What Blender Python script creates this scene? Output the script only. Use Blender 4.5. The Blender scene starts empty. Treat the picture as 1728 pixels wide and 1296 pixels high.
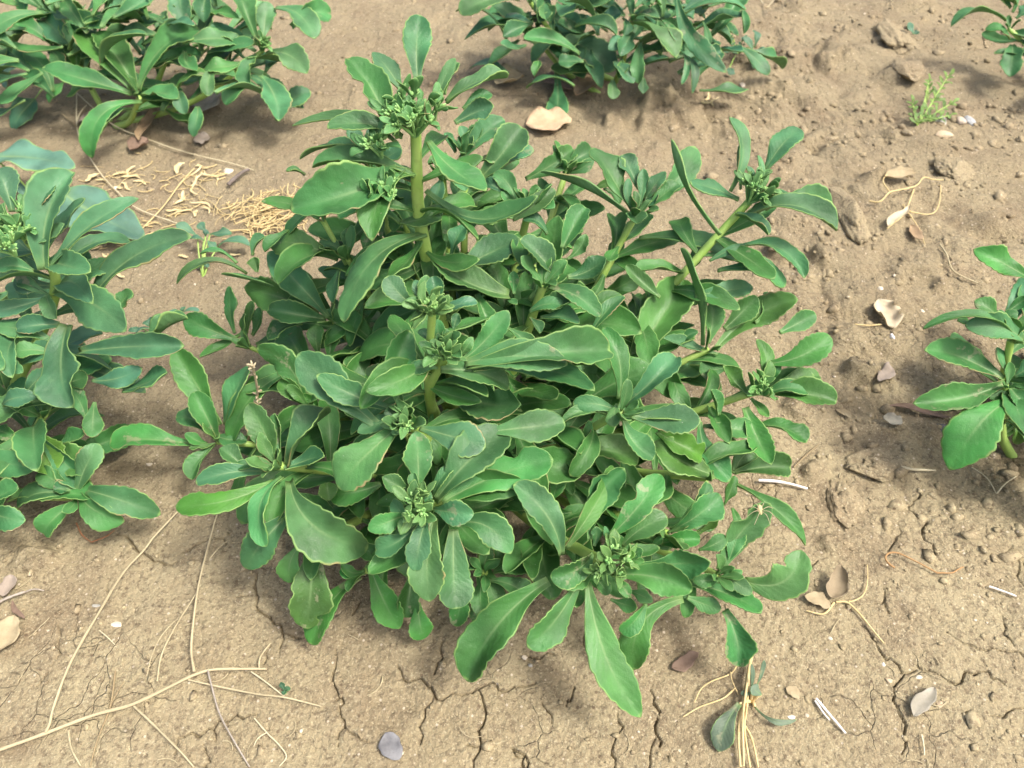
import bpy, math, random
import numpy as np
from mathutils import Vector

# ------------------------------------------------------------------ camera, sky, sun, exposure
scn = bpy.context.scene
cam_d = bpy.data.cameras.new("camera")
cam = bpy.data.objects.new("camera", cam_d)
scn.collection.objects.link(cam)
cam.location = (0, 0, 0.5)
cam.rotation_euler = (math.radians(90 - 48), 0, 0)
cam_d.sensor_width = 36.0
cam_d.lens = 28.0
cam_d.clip_start = 0.01
cam_d.clip_end = 400.0
cam_d.dof.use_dof = True
cam_d.dof.focus_distance = 0.50
cam_d.dof.aperture_fstop = 14.0
scn.camera = cam

SUN_EL, SUN_AZ = math.radians(60), math.radians(114)     # azimuth clockwise from +Y
world = bpy.data.worlds.new("World")
scn.world = world
world.use_nodes = True
wn = world.node_tree
sky = wn.nodes.new("ShaderNodeTexSky")
sky.sky_type = 'NISHITA'
sky.sun_disc = False
sky.sun_elevation = SUN_EL
sky.sun_rotation = SUN_AZ
sky.air_density = 1.0
sky.dust_density = 7.0
sky.ozone_density = 0.6
bg = wn.nodes["Background"]
wn.links.new(sky.outputs[0], bg.inputs[0])
bg.inputs[1].default_value = 0.15

sun_d = bpy.data.lights.new("sun", 'SUN')
sun_d.energy = 2.0
sun_d.angle = math.radians(10.0)
sun_d.color = (1.0, 0.975, 0.925)
sun = bpy.data.objects.new("sun", sun_d)
scn.collection.objects.link(sun)
sd = Vector((math.sin(SUN_AZ) * math.cos(SUN_EL), math.cos(SUN_AZ) * math.cos(SUN_EL), math.sin(SUN_EL)))
sun.rotation_euler = sd.to_track_quat('Z', 'Y').to_euler()
sun.location = sd * 5

scn.view_settings.view_transform = 'Standard'
scn.view_settings.look = 'None'
scn.view_settings.gamma = 1.0
scn.view_settings.use_curve_mapping = False
scn.view_settings.exposure = 0.86

N = None
PLANTS = [
 ('central', (-0.03, 0.39), [
  ((-579, 4300, 2475), 5.5, [((-579, 4300, 2475), 26.0), ((-783, 4216, 2389), 12.0), ((-746, 3996, 2191), 13.0), ((-690, 4307, 2471), 8.0)], 4, N, [(-582, 4200, 2213), (-595, 4200, 1841)], [
   ((-565,4557,2653),(-555,4876,2913),195,N,N,0,N,0,0,0),
   ((-739,4336,2454),(-988,4657,2732),213,N,N,0,N,1,0,0),
   ((-664,4520,2619),(-846,4741,2755),165,N,N,0,N,0,0,0),
   ((-392,4465,2570),(-26,4584,2678),157,N,N,0,N,0,0,0),
   ((-342,4373,2487),(-106,4397,2587),135,N,N,0,N,0,0,0),
   ((-293,4437,2545),(-120,4518,2594),108,N,N,0,N,0,0,0),
   ((-565,4364,2479),(-778,4352,2553),90,N,N,0,N,0,0,0),
   ((-664,4309,2429),(-1087,4260,2519),142,0.12,N,0,N,0,0,0),
   ((-689,4281,2404),(-1335,4490,2363),112,N,N,0,N,0,0,0),
   ((-503,4290,2412),(-151,3939,2303),232,N,N,0,N,0,0,0),
   ((-466,4373,2487),(-342,4648,2736),84,N,N,0,N,0,0,0),
   ((-404,4502,2603),(-317,4641,2727),101,N,N,0,N,0,0,0),
   ((-606,4244,2199),(-1213,4197,2323),151,0.1,0.9,0,N,0,0,0),
   ((-682,4272,2224),(-1289,3854,2241),308,0.15,N,0,N,0,0,0),
   ((-809,4291,2241),(-1341,4413,2234),88,N,N,50.0,N,0,0,0),
   ((-536,4178,2139),(152,4029,2212),151,-0.22,0.5,0,N,0,0,0),
   ((-606,4272,2224),(-743,4252,2281),46,N,N,0,N,0,0,0),
   ((-720,4258,1839),(-452,4245,1921),154,0.1,N,0,N,0,0,0),
   ((-734,4258,1839),(-1115,4203,1920),146,N,N,0,N,0,0,0),
   ((-566,4205,1792),(-1067,3632,1542),234,0.18,N,0,N,0,0,0),
   ((-439,4161,1089),(-916,4212,865),206,N,N,0,N,0,0,3),
   ((-766,4252,551),(-1320,4271,295),166,N,N,0,N,0,0,3),
   ((-217,4194,801),(-114,4613,625),193,N,N,0,N,0,0,3),
   ((-483,4097,1278),(-996,4018,1055),169,N,N,0,N,0,0,3),
   ((-543,4248,1216),(-757,4605,1002),246,N,N,0,N,0,0,3),
   ((-601,3849,790),(-794,3236,1101),223,N,N,0,N,0,0,3),
   ((-339,4426,610),(-504,5054,666),230,N,N,0,N,0,0,3),
   ((-489,4225,1215),(-962,3840,1473),227,N,N,0,N,0,0,3),
   ((-227,4268,661),(-455,4683,750),241,N,N,0,N,0,0,3),
   ((-456,3878,712),(-1074,3766,511),203,N,N,0,N,0,0,3),
   ((-861,4293,1237),(-1371,4493,1274),191,N,N,0,N,0,0,3),
   ((-642,3900,605),(-947,3619,510),161,N,N,0,N,0,0,3),
   ((-500,4380,471),(-298,4890,314),205,N,N,0,N,0,0,3),
   ((-435,4259,1009),(101,4510,1184),239,N,N,0,N,0,0,3),
   ((-694,4209,1326),(-946,4575,1462),218,N,N,0,N,0,0,3),
   ((-878,3921,870),(-1346,4284,995),167,N,N,0,N,0,0,3),
   ((-567,3954,1320),(-606,4354,1582),244,N,N,0,N,0,0,3),
   ((-704,4356,687),(-1289,4658,563),244,N,N,0,N,0,0,3),
   ((-298,4317,934),(-355,4789,891),246,N,N,0,N,0,0,3),
   ((-215,4112,813),(-650,4116,708),183,N,N,0,N,0,0,3),
   ((-416,3833,668),(-151,3329,1033),182,N,N,0,N,0,0,3),
   ((-513,4497,1230),(-447,5039,1509),203,N,N,0,N,0,0,3),
   ((-260,4295,1340),(-129,4700,1361),221,N,N,0,N,0,0,3),
   ((-680,4096,1075),(-897,4736,902),163,N,N,0,N,0,0,3),
   ((-627,4398,1025),(-1188,4707,1061),178,N,N,0,N,0,0,3),
   ((-665,4248,619),(-1111,4276,894),171,N,N,0,N,0,0,3),
   ((-622,4162,865),(-1025,4446,1148),176,N,N,0,N,0,0,3),
   ((-691,4134,750),(-1268,4030,687),197,N,N,0,N,0,0,3),
   ((-795,4391,563),(-1124,4949,304),204,N,N,0,N,0,0,3),
   ((-497,3920,1364),(-484,4477,1604),174,N,N,0,N,0,0,3),
   ((-907,4098,478),(-1424,3784,501),181,N,N,0,N,0,0,3),
   ((-353,4020,530),(-849,4254,565),241,N,N,0,N,0,0,3),
   ((-261,4140,709),(-632,4640,878),236,N,N,0,N,0,0,3),
  ]),
  ((-986, 4800, 1947), 3.5, [((-986, 4800, 1947), 9.0)], 4, N, [], [
   ((-1007,4835,1924),(-1278,4875,2044),130,N,N,0,N,0,0,0),
   ((-993,4867,1953),(-1130,5022,2082),113,N,N,0,N,0,0,0),
   ((-979,4867,1953),(-926,5035,2075),105,N,N,0,N,0,0,0),
   ((-993,4824,1915),(-1214,4668,1902),147,N,N,0,N,0,0,0),
   ((-965,4835,1924),(-758,4862,2020),126,N,N,0,N,0,0,0),
   ((-979,4824,1915),(-809,4665,1888),121,N,N,0,N,0,0,0),
   ((-904,4763,779),(-895,5237,555),172,N,N,0,N,0,0,3),
  ]),
  ((-790, 4700, 1696), 3.5, [], 5, N, [], [
   ((-811,4734,1673),(-1032,4734,1758),131,N,N,0,N,0,0,0),
   ((-811,4723,1663),(-998,4559,1642),137,N,N,0,N,0,0,0),
   ((-781,4744,1682),(-726,4902,1798),112,N,N,0,N,0,0,0),
   ((-796,4712,1653),(-825,4492,1587),127,N,N,0,N,0,0,0),
   ((-811,4755,1692),(-930,4891,1789),113,N,N,0,N,0,0,0),
   ((-754,4485,540),(-832,3877,589),244,N,N,0,N,0,0,3),
   ((-747,4854,378),(-909,5215,604),224,N,N,0,N,0,0,3),
  ]),
  ((-484, 4800, 1832), 3.5, [], 5, N, [], [
   ((-502,4824,1799),(-310,4854,1896),119,N,N,0,N,0,0,0),
   ((-487,4824,1799),(-323,4690,1788),116,N,N,0,N,0,0,0),
   ((-487,4845,1819),(-517,4971,1921),91,N,N,0,N,0,0,0),
   ((-502,4813,1789),(-536,4621,1735),112,N,N,0,N,0,0,0),
   ((-354,4780,1053),(215,4558,1428),193,N,N,0,N,0,0,3),
   ((-252,4665,625),(64,5277,548),201,N,N,0,N,0,0,3),
   ((-644,5018,576),(-912,5476,701),245,N,N,0,N,0,0,3),
   ((-374,4805,613),(-197,5210,374),228,N,N,0,N,0,0,3),
   ((-326,4680,907),(-160,5071,682),189,N,N,0,N,0,0,3),
   ((-384,4723,1102),(-575,5091,1012),181,N,N,0,N,0,0,3),
  ]),
  ((-337, 5000, 1903), 4.0, [], 9, N, [], [
   ((-362,4992,1841),(-53,5170,2061),178,N,N,0,N,0,0,0),
   ((-215,4904,1763),(71,5135,2017),232,N,N,0,N,0,0,0),
   ((-127,4904,1763),(152,5052,1903),178,N,N,0,N,0,0,0),
   ((-347,5057,1900),(-214,5143,2028),112,N,N,0,N,0,0,0),
   ((-406,5035,1881),(-484,5101,1988),82,N,N,0,N,0,0,0),
   ((-318,5035,1881),(-367,5150,2024),90,N,N,0,N,0,0,0),
   ((-259,4981,1832),(-125,4927,1866),71,N,N,0,N,0,0,0),
   ((-494,4992,1841),(-591,4917,1856),70,N,N,0,N,0,0,0),
   ((-404,5070,785),(-824,5453,651),247,N,N,0,N,0,0,3),
   ((10,4975,610),(-64,5690,606),173,N,N,0,N,0,0,3),
  ]),
  ((942, 5000, 1364), 4.0, [], 6, N, [], [
   ((924,5051,1356),(627,5441,1683),274,N,N,0,N,0,0,0),
   ((971,5179,1472),(852,5420,1624),170,N,N,0,N,0,0,0),
   ((971,5074,1377),(999,5277,1590),96,N,N,0,N,0,0,0),
   ((1019,5121,1419),(1161,5242,1576),134,N,N,0,N,0,0,0),
   ((1066,5121,1419),(1443,5577,1600),219,N,N,0,N,0,0,0),
   ((1050,5074,1377),(1276,5174,1530),134,N,N,0,N,0,0,0),
   ((924,5016,1325),(213,5195,1607),125,0.05,0.5,55.0,N,0,0,0),
   ((948,5039,1346),(926,4858,1375),162,N,N,0,N,0,0,0),
   ((971,4899,1219),(1724,4617,1229),238,0.1,N,0,N,0,0,0),
   ((924,5051,1356),(889,5216,1539),73,N,N,0,N,0,0,0),
   ((987,5062,1367),(1113,5114,1470),89,N,N,0,N,0,0,0),
   ((716,4638,602),(478,5078,800),184,N,N,0,N,0,0,3),
  ]),
  ((438, 5600, 1362), 4.0, [], 5, N, [], [
   ((382,5610,1317),(330,5774,1499),69,N,N,0,N,0,0,0),
   ((415,5635,1339),(672,5804,1424),175,N,N,0,N,0,0,0),
   ((281,5622,1328),(494,5801,1429),163,N,N,0,N,0,0,0),
   ((449,5622,1328),(661,5662,1436),100,N,N,50.0,N,0,0,0),
   ((113,5585,1294),(483,5756,1444),183,N,N,0,N,0,0,0),
   ((650,5523,1238),(828,5539,1325),81,N,N,0,N,0,0,0),
   ((751,5523,1238),(873,5364,1210),91,N,N,0,N,0,0,0),
   ((281,5460,1182),(574,5299,1177),132,N,N,0,N,0,0,0),
   ((365,5479,1199),(543,5369,1206),67,N,N,40.0,N,0,0,0),
  ]),
  ((124, 4600, 1750), 4.0, [], 6, N, [], [
   ((11,4549,1650),(294,4653,1813),138,N,N,0,N,0,0,0),
   ((97,4623,1716),(181,4693,1828),97,N,N,0,N,0,0,0),
   ((25,4623,1716),(-125,4805,1861),129,N,N,0,N,0,0,0),
   ((240,4474,1583),(75,4515,1683),109,N,N,0,N,0,0,0),
   ((40,4623,1716),(-74,4661,1808),83,N,N,0,N,0,0,0),
   ((-46,4665,1755),(-204,4741,1804),100,N,N,0,N,0,0,0),
   ((125,4623,1716),(292,4536,1761),106,N,N,0,N,0,0,0),
   ((40,4559,1659),(-242,4477,1702),156,N,N,0,N,0,0,0),
   ((41,4590,908),(415,4725,724),179,N,N,0,N,0,0,3),
   ((-193,4584,722),(-75,4948,529),185,N,N,0,N,0,0,3),
   ((316,4356,626),(838,4581,693),228,N,N,0,N,0,0,3),
   ((-131,4347,1102),(174,4641,1149),200,N,N,0,N,0,0,3),
   ((-103,4638,539),(109,5083,840),172,N,N,0,N,0,0,3),
   ((58,4342,644),(98,5012,403),165,N,N,0,N,0,0,3),
   ((180,4953,707),(591,5032,806),194,N,N,0,N,0,0,3),
   ((361,4795,668),(973,5167,709),181,N,N,0,N,0,0,3),
   ((-181,4452,897),(63,4856,1042),241,N,N,0,N,0,0,3),
   ((345,4873,675),(27,5445,462),231,N,N,0,N,0,0,3),
   ((262,4367,934),(788,4119,1015),239,N,N,0,N,0,0,3),
   ((507,4759,467),(924,4863,288),217,N,N,0,N,0,0,3),
  ]),
  ((1675, 4700, 1714), 4.5, [((1675, 4700, 1714), 20.0)], 4, N, [(1549, 4550, 1488)], [
   ((1541,4777,1729),(1552,5189,2082),150,N,N,0,N,0,0,0),
   ((1614,4788,1739),(1661,5098,1971),88,N,N,0,N,0,0,0),
   ((1789,4885,1826),(2036,5119,1994),199,N,N,0,N,0,0,0),
   ((1600,4734,1690),(1246,4759,1809),185,N,N,0,N,0,0,0),
   ((1469,4550,1525),(1102,5034,1980),123,-0.08,0.5,50.0,N,0,0,0),
   ((1789,4680,1641),(2256,4679,1633),202,N,N,0,N,0,0,0),
   ((1672,4647,1612),(2204,4437,1628),220,N,N,0,N,0,0,0),
   ((1585,4658,1622),(1761,4410,1635),115,N,0.9,0,N,0,0,0),
   ((1730,4739,1695),(1945,4700,1756),79,N,N,0,N,0,0,0),
   ((1687,4777,1729),(1646,4886,1867),81,N,N,0,N,0,0,0),
   ((1687,4669,1632),(1774,4667,1693),59,N,N,0,N,0,0,0),
   ((1716,4809,1758),(1722,4936,1910),60,N,N,0,N,0,0,0),
   ((1589,4530,1416),(2032,4251,1376),139,0.15,0.7,0,N,0,0,0),
   ((1472,4409,1308),(1933,4264,1299),178,N,N,0,N,0,0,0),
   ((1310,4278,1190),(1719,4352,1203),151,N,N,0,N,0,0,0),
   ((1413,4464,1357),(1660,4503,1474),68,N,N,0,N,0,0,0),
  ]),
  ((1413, 4000, 938), 4.0, [], 2, N, [], [
   ((1371,4045,925),(1208,4561,1392),147,0.05,0.6,60.0,N,0,0,0),
   ((1408,4056,935),(1439,4265,1153),167,N,0.5,0,N,0,0,0),
   ((1527,4133,1004),(1748,4278,1190),169,N,0.5,0,N,0,0,0),
   ((1467,4023,905),(2032,4239,1195),217,-0.1,N,0,N,0,0,0),
   ((1927,4111,984),(2188,4228,1066),145,N,N,0,N,0,0,0),
   ((1482,3995,880),(1081,3977,1075),110,-0.15,0.8,0,N,0,0,0),
   ((1230,4056,935),(1331,4085,1020),74,N,N,0,N,0,0,0),
   ((841,3946,836),(1279,4532,1126),332,N,N,0,N,0,0,0),
   ((1541,3923,816),(1353,3914,783),177,N,N,0,N,0,0,0),
   ((1063,4298,1153),(813,4441,1339),118,N,0.8,0,N,0,0,0),
   ((1749,4166,1034),(1847,4389,1132),135,N,N,0,N,0,0,0),
   ((832,4072,694),(1279,4147,591),191,N,N,0,N,0,0,3),
   ((877,3941,576),(1500,4226,580),175,N,N,0,N,0,0,3),
   ((811,3942,790),(1318,4104,964),201,N,N,0,N,0,0,3),
  ]),
  ((1637, 3500, 1048), 4.0, [((1637, 3500, 1048), 8.0)], 5, N, [], [
   ((1704,3659,1138),(2085,3743,1309),194,N,N,0,N,0,0,0),
   ((1636,3516,1009),(1638,3794,1220),115,N,N,0,N,0,0,0),
   ((1581,3496,991),(1417,3619,1150),133,N,N,0,N,0,0,0),
   ((1718,3567,1055),(1769,3662,1155),82,N,N,0,N,0,0,0),
   ((1787,3567,1055),(2089,3651,1035),133,N,N,0,N,0,0,0),
   ((1691,3506,1000),(1952,3461,1072),116,N,N,0,N,0,0,0),
   ((1732,3516,1009),(2120,3393,1058),199,N,N,0,N,0,0,0),
   ((1594,3486,981),(1688,3342,965),68,N,0.8,0,N,0,0,0),
   ((1375,3404,908),(1312,3506,1042),99,N,1.0,0,N,0,0,0),
   ((1553,3441,941),(1664,3031,853),172,N,N,0,N,0,0,0),
   ((1636,3349,858),(1922,3200,872),178,N,N,0,N,0,0,0),
   ((1278,3349,858),(1648,3321,838),151,N,N,0,N,0,0,0),
   ((1251,3369,877),(1410,2979,756),177,N,0.5,0,N,0,0,0),
   ((1484,3114,647),(1869,3144,676),184,N,N,0,N,0,0,0),
   ((1375,3216,739),(1495,3276,806),104,N,N,0,N,0,0,0),
   ((1484,3063,601),(1911,2655,502),116,0.15,0.6,0,N,0,0,0),
   ((1471,2940,490),(1506,2801,458),67,N,N,0,N,0,0,1),
   ((1416,2961,509),(1476,3086,662),91,N,N,0,N,0,0,0),
   ((1484,3114,647),(1719,3274,731),161,N,N,0,N,0,0,0),
  ]),
  ((1256, 2360, 650), 3.5, [], 5, N, [], [
   ((1266,2403,635),(1550,2646,975),206,N,N,0,N,1,0,0),
   ((1417,2356,593),(1733,2455,788),249,N,N,0,0.25,1,0,0),
   ((1091,2338,576),(1469,2137,603),170,N,N,0,N,0,0,0),
   ((1066,2282,526),(1263,2207,513),116,N,N,0,N,0,0,0),
   ((1291,2222,472),(1368,1949,280),188,N,N,0,N,0,0,1),
   ((1037,2277,522),(737,1921,255),188,0.05,N,0,0.25,0,0,0),
   ((1141,2496,719),(1301,2545,792),100,N,N,0,N,0,0,0),
   ((1254,2347,584),(1392,2373,677),70,N,N,0,N,0,0,0),
   ((1291,2393,626),(1437,2257,626),100,N,N,0,N,0,0,0),
   ((1254,2365,601),(1095,2325,652),94,N,N,0,N,0,0,0),
   ((1317,2440,668),(1399,2602,782),119,N,N,0,N,0,0,0),
  ]),
  ((539, 2285, 920), 5.0, [((539, 2285, 920), 17.0)], 4, N, [(642, 2259, 700)], [
   ((283,2349,924),(9,2585,1288),193,N,N,0,0.1,0,0,0),
   ((306,2376,948),(604,2808,1138),153,N,N,0,N,0,0,0),
   ((449,2411,980),(652,2719,1250),183,N,N,0,N,1,0,0),
   ((568,2429,996),(864,2715,1214),185,N,N,0,N,1,0,0),
   ((639,2385,956),(884,2470,1127),152,N,N,0,N,0,0,0),
   ((687,2305,884),(1142,2279,978),184,N,N,0,N,0,0,0),
   ((639,2261,844),(1004,2113,930),187,N,N,0,N,0,0,0),
   ((461,2349,924),(214,2179,971),161,N,N,0,N,0,0,0),
   ((473,2279,860),(303,2139,915),124,N,N,0,N,0,0,0),
   ((378,2226,813),(88,1901,668),207,N,N,0,N,0,0,0),
   ((437,2226,813),(716,1628,383),221,N,N,0,N,0,0,0),
   ((211,2234,821),(-264,1800,434),281,N,N,0,N,0,0,0),
   ((603,2234,821),(664,2117,836),73,N,N,0,N,0,0,0),
   ((675,2323,900),(755,2286,942),54,N,N,0,N,0,0,0),
   ((627,2332,908),(701,2311,991),62,N,N,0,N,0,0,0),
   ((508,2305,884),(565,2239,956),62,N,N,0,N,0,0,0),
   ((473,2385,956),(481,2446,1057),71,N,N,0,N,0,0,0),
   ((544,2402,972),(530,2450,1061),42,N,N,0,N,0,0,0),
   ((627,2376,948),(605,2414,1031),52,N,N,0,N,0,0,0),
   ((687,2340,916),(751,2344,979),75,N,N,0,N,0,0,0),
   ((696,2260,647),(824,2175,671),88,N,N,0,N,0,0,0),
   ((586,2223,614),(740,2153,650),95,N,N,0,N,0,0,0),
   ((794,2205,598),(642,2055,517),126,N,N,0,N,0,0,0),
   ((500,2314,696),(565,2207,698),88,N,N,0,N,0,0,0),
  ]),
  ((958, 2592, 750), 4.0, [], 4, N, [], [
   ((978,2623,724),(1214,2835,961),139,N,N,0,N,0,0,0),
   ((991,2632,732),(1271,2760,916),192,N,N,0,N,0,0,0),
   ((1106,2594,698),(1260,2664,822),76,N,N,40.0,N,0,0,0),
   ((927,2566,673),(1143,2548,752),113,N,N,0,N,0,0,0),
   ((1131,2396,519),(1269,2354,571),86,N,N,0,N,0,0,0),
   ((927,2576,681),(819,2660,807),102,N,N,0,N,0,0,0),
   ((864,2557,664),(926,2572,735),53,N,N,0,N,0,0,0),
  ]),
  ((-518, 2491, 1200), 5.0, [((-518, 2491, 1200), 13.0)], 6, N, [], [
   ((-534,2592,1237),(-541,2809,1486),182,N,N,0,N,0,0,0),
   ((-441,2557,1205),(-330,2665,1349),83,N,N,0,N,0,0,0),
   ((-429,2540,1190),(-43,2881,1370),277,N,N,0,N,0,0,0),
   ((-394,2531,1182),(232,2710,1352),254,N,N,0,N,1,0,0),
   ((-441,2505,1158),(-209,2406,1259),149,N,N,0,N,0,0,0),
   ((-335,2435,1096),(-2,2246,1103),180,N,N,0,-0.2,0,0,0),
   ((-476,2479,1135),(-531,2171,1044),138,N,N,0,N,1,0,0),
   ((-441,2461,1119),(-456,2042,924),216,N,N,0,N,0,0,0),
   ((-335,2418,1080),(-326,2069,820),219,N,N,0,N,0,0,0),
   ((-604,2479,1135),(-799,2349,1181),131,N,N,0,N,0,0,0),
   ((-569,2574,1221),(-731,2610,1322),106,N,N,0,N,0,0,0),
   ((-534,2574,1221),(-556,2637,1323),67,N,N,0,N,0,0,0),
   ((-476,2505,1158),(-472,2568,1260),51,N,N,0,N,0,0,0),
   ((-546,2427,1088),(-766,2319,1010),131,N,N,0,N,0,0,0),
   ((-581,2435,1096),(-676,2545,1181),93,N,N,0,N,0,0,0),
  ]),
  ((-1441, 2887, 1050), 4.5, [], 7, N, [], [
   ((-1479,2930,1035),(-1617,3167,1302),183,N,N,0,N,0,0,0),
   ((-1428,2939,1043),(-1453,3136,1252),94,N,0.9,0,N,0,0,0),
   ((-1377,2911,1018),(-1123,3175,1225),219,N,N,0,N,0,0,0),
   ((-1403,2892,1001),(-1144,2915,1106),130,-0.15,N,0,N,0,0,0),
   ((-1365,2835,950),(-852,2471,762),302,N,N,0,0.15,0,0,0),
   ((-1415,2854,967),(-1453,2457,834),155,N,N,0,N,0,0,0),
   ((-1519,2881,990),(-1897,2761,1041),125,0.12,N,0,N,0,0,0),
   ((-1468,2833,948),(-2034,2673,941),171,N,N,0,-0.12,0,0,0),
   ((-1621,2890,999),(-1792,2983,1106),126,N,N,0,N,0,0,0),
   ((-1557,2928,1033),(-1673,2859,1063),76,N,N,0,N,0,0,0),
   ((-1339,2713,839),(-1639,2448,592),210,N,N,0,N,0,0,0),
  ]),
  ((-1213, 2564, 700), 4.0, [], 2, N, [], [
   ((-1223,2604,682),(-1271,2176,312),282,N,N,0,N,1,0,0),
   ((-1300,2585,665),(-1377,2395,494),147,N,N,0,N,0,0,0),
   ((-1147,2851,905),(-1118,2736,896),122,N,N,0,N,0,0,0),
   ((-814,2851,905),(-1145,2800,867),169,N,N,0,N,0,0,0),
  ]),
  ((-935, 2497, 450), 4.0, [], 3, N, [], [
   ((-969,2493,392),(-1274,2136,162),206,N,N,0,N,0,0,1),
   ((-903,2532,427),(-707,2207,246),196,N,N,0,N,0,0,1),
   ((-969,2512,410),(-1088,2493,471),84,N,N,0,N,0,0,1),
   ((-640,2522,418),(-676,2286,239),164,N,N,0,N,0,0,1),
   ((-600,2365,278),(-564,2185,154),157,N,N,0,N,0,0,1),
   ((-916,2551,445),(-751,2594,550),110,N,N,0,N,0,0,1),
  ]),
  ((-176, 2455, 500), 4.0, [], 4, N, [], [
   ((-268,2441,433),(-343,2216,284),145,N,N,0,N,0,0,1),
   ((-190,2461,451),(-186,2215,387),125,N,N,0,N,0,0,1),
   ((-138,2441,433),(121,2336,392),145,N,N,0,N,0,0,1),
   ((-112,2480,468),(147,2502,507),145,N,N,0,N,0,0,1),
   ((-177,2490,477),(-124,2589,609),96,N,N,0,N,0,0,1),
   ((-203,2490,477),(-355,2501,561),96,N,N,0,N,0,0,1),
   ((-177,2412,407),(-203,2225,222),146,N,N,0,N,0,0,1),
   ((123,2789,231),(512,2727,465),248,N,N,0,N,0,0,3),
  ]),
  ((-598, 2885, 1450), 4.5, [((-598, 2885, 1450), 8.0)], 6, N, [(-493, 3250, 1368)], [
   ((-651,2902,1411),(-988,2555,1290),263,N,N,0,N,0,0,0),
   ((-531,2893,1403),(-149,2741,1425),214,N,N,0,N,0,0,0),
   ((-686,2972,1474),(-1103,3063,1674),166,N,N,0,N,0,0,0),
   ((-770,2901,1410),(-1248,3250,1653),247,N,N,0,N,0,0,0),
   ((-639,2994,1494),(-583,3301,1795),187,N,N,0,N,0,0,0),
   ((-615,2950,1454),(-734,2921,1506),73,N,N,0,N,0,0,0),
   ((-555,2858,1371),(-542,2655,1207),146,N,N,0,N,0,0,0),
   ((-162,2875,1387),(296,2943,1380),198,N,N,0,N,0,0,0),
   ((-603,2941,1446),(-877,2872,1380),122,N,N,0,N,0,0,0),
   ((-471,3286,1347),(60,3095,1375),290,-0.1,N,0,N,1,0,0),
   ((-567,3296,1356),(-921,3386,1351),120,N,N,0,N,0,0,0),
   ((-1006,3152,236),(-1342,2563,235),191,N,N,0,N,0,0,3),
   ((-684,3095,366),(-659,2606,168),235,N,N,0,N,0,0,3),
   ((-913,3133,478),(-1406,2732,320),243,N,N,0,N,0,0,3),
   ((-407,2931,504),(-50,2648,781),172,N,N,0,N,0,0,3),
  ]),
  ((-381, 3143, 1750), 4.5, [((-381, 3143, 1750), 10.0)], 7, (-511, 3260, 1300), [], [
   ((-278,3154,1705),(-21,3333,1920),142,N,N,0,N,0,0,0),
   ((-396,3198,1745),(-423,3302,1880),95,N,N,0,N,0,0,0),
   ((-337,3276,1816),(-307,3344,1889),61,N,N,0,N,0,0,0),
   ((-443,3189,1737),(-533,3244,1839),62,N,N,0,N,0,0,0),
   ((-302,3171,1721),(-223,3223,1819),60,N,N,0,N,0,0,0),
   ((-431,3119,1674),(-587,3064,1716),94,N,N,0,N,0,0,0),
   ((-267,3136,1690),(312,3085,1736),209,N,N,0,-0.06,0,0,0),
   ((-250,3119,1674),(568,3300,1623),233,N,N,0,N,0,0,0),
   ((-226,3110,1666),(460,2900,1708),146,-0.18,0.5,0,N,0,0,0),
   ((-408,3110,1666),(-8,3087,1533),162,N,N,0,N,0,0,0),
   ((-40,3046,373),(-461,2548,576),186,N,N,0,N,0,0,3),
   ((71,3352,773),(414,2932,1070),230,N,N,0,N,0,0,3),
   ((-299,3252,395),(-528,2643,307),232,N,N,0,N,0,0,3),
   ((-382,3177,384),(-723,3415,560),199,N,N,0,N,0,0,3),
   ((-4,3000,517),(-354,2770,651),183,N,N,0,N,0,0,3),
   ((9,3284,942),(181,2617,966),162,N,N,0,N,0,0,3),
   ((-373,3285,868),(-938,3077,755),164,N,N,0,N,0,0,3),
   ((21,3019,726),(269,2570,650),193,N,N,0,N,0,0,3),
   ((20,3117,911),(435,2941,921),234,N,N,0,N,0,0,3),
   ((-212,3540,649),(403,3488,919),176,N,N,0,N,0,0,3),
   ((-212,2927,470),(-1,2560,311),199,N,N,0,N,0,0,3),
   ((-288,3599,1112),(169,3523,1307),173,N,N,0,N,0,0,3),
   ((-118,3534,851),(-475,2924,954),220,N,N,0,N,0,0,3),
   ((-169,3607,571),(27,2995,814),224,N,N,0,N,0,0,3),
   ((-406,3495,772),(-428,2981,969),207,N,N,0,N,0,0,3),
  ]),
  ((-430, 3141, 2100), 3.5, [((-430, 3141, 2100), 8.0)], 5, (-511, 3260, 1300), [], [
   ((-518,3183,2084),(-666,3255,2232),122,N,N,0,N,0,0,0),
   ((-418,3196,2095),(-425,3276,2221),101,N,N,0,N,0,0,0),
   ((-384,3163,2065),(-182,3159,2143),80,N,N,0,N,0,0,0),
   ((-440,3163,2065),(-511,3110,2114),56,N,N,0,N,0,0,0),
   ((-484,3187,2088),(-518,3298,2182),67,N,N,0,N,0,0,0),
   ((-373,3187,2088),(-315,3180,2139),44,N,N,0,N,0,0,0),
   ((-567,3363,519),(-347,2809,518),187,N,N,0,N,0,0,3),
   ((-421,3175,486),(-468,2605,549),231,N,N,0,N,0,0,3),
   ((-461,3660,1104),(-1101,3909,923),246,N,N,0,N,0,0,3),
   ((-569,3522,764),(-550,3011,597),175,N,N,0,N,0,0,3),
   ((-597,3537,388),(-924,3177,486),223,N,N,0,N,0,0,3),
   ((-452,3603,572),(-446,3072,328),169,N,N,0,N,0,0,3),
   ((-696,3416,1022),(-1006,2875,878),241,N,N,0,N,0,0,3),
  ]),
  ((208, 3995, 1550), 4.5, [], 6, N, [], [
   ((-22,3965,1469),(-532,4121,1663),248,N,N,0,N,0,0,0),
   ((305,4056,1551),(58,4161,1795),199,N,0.7,0,N,0,0,0),
   ((338,4198,1679),(492,4419,1848),162,N,N,0,N,0,0,0),
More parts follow.
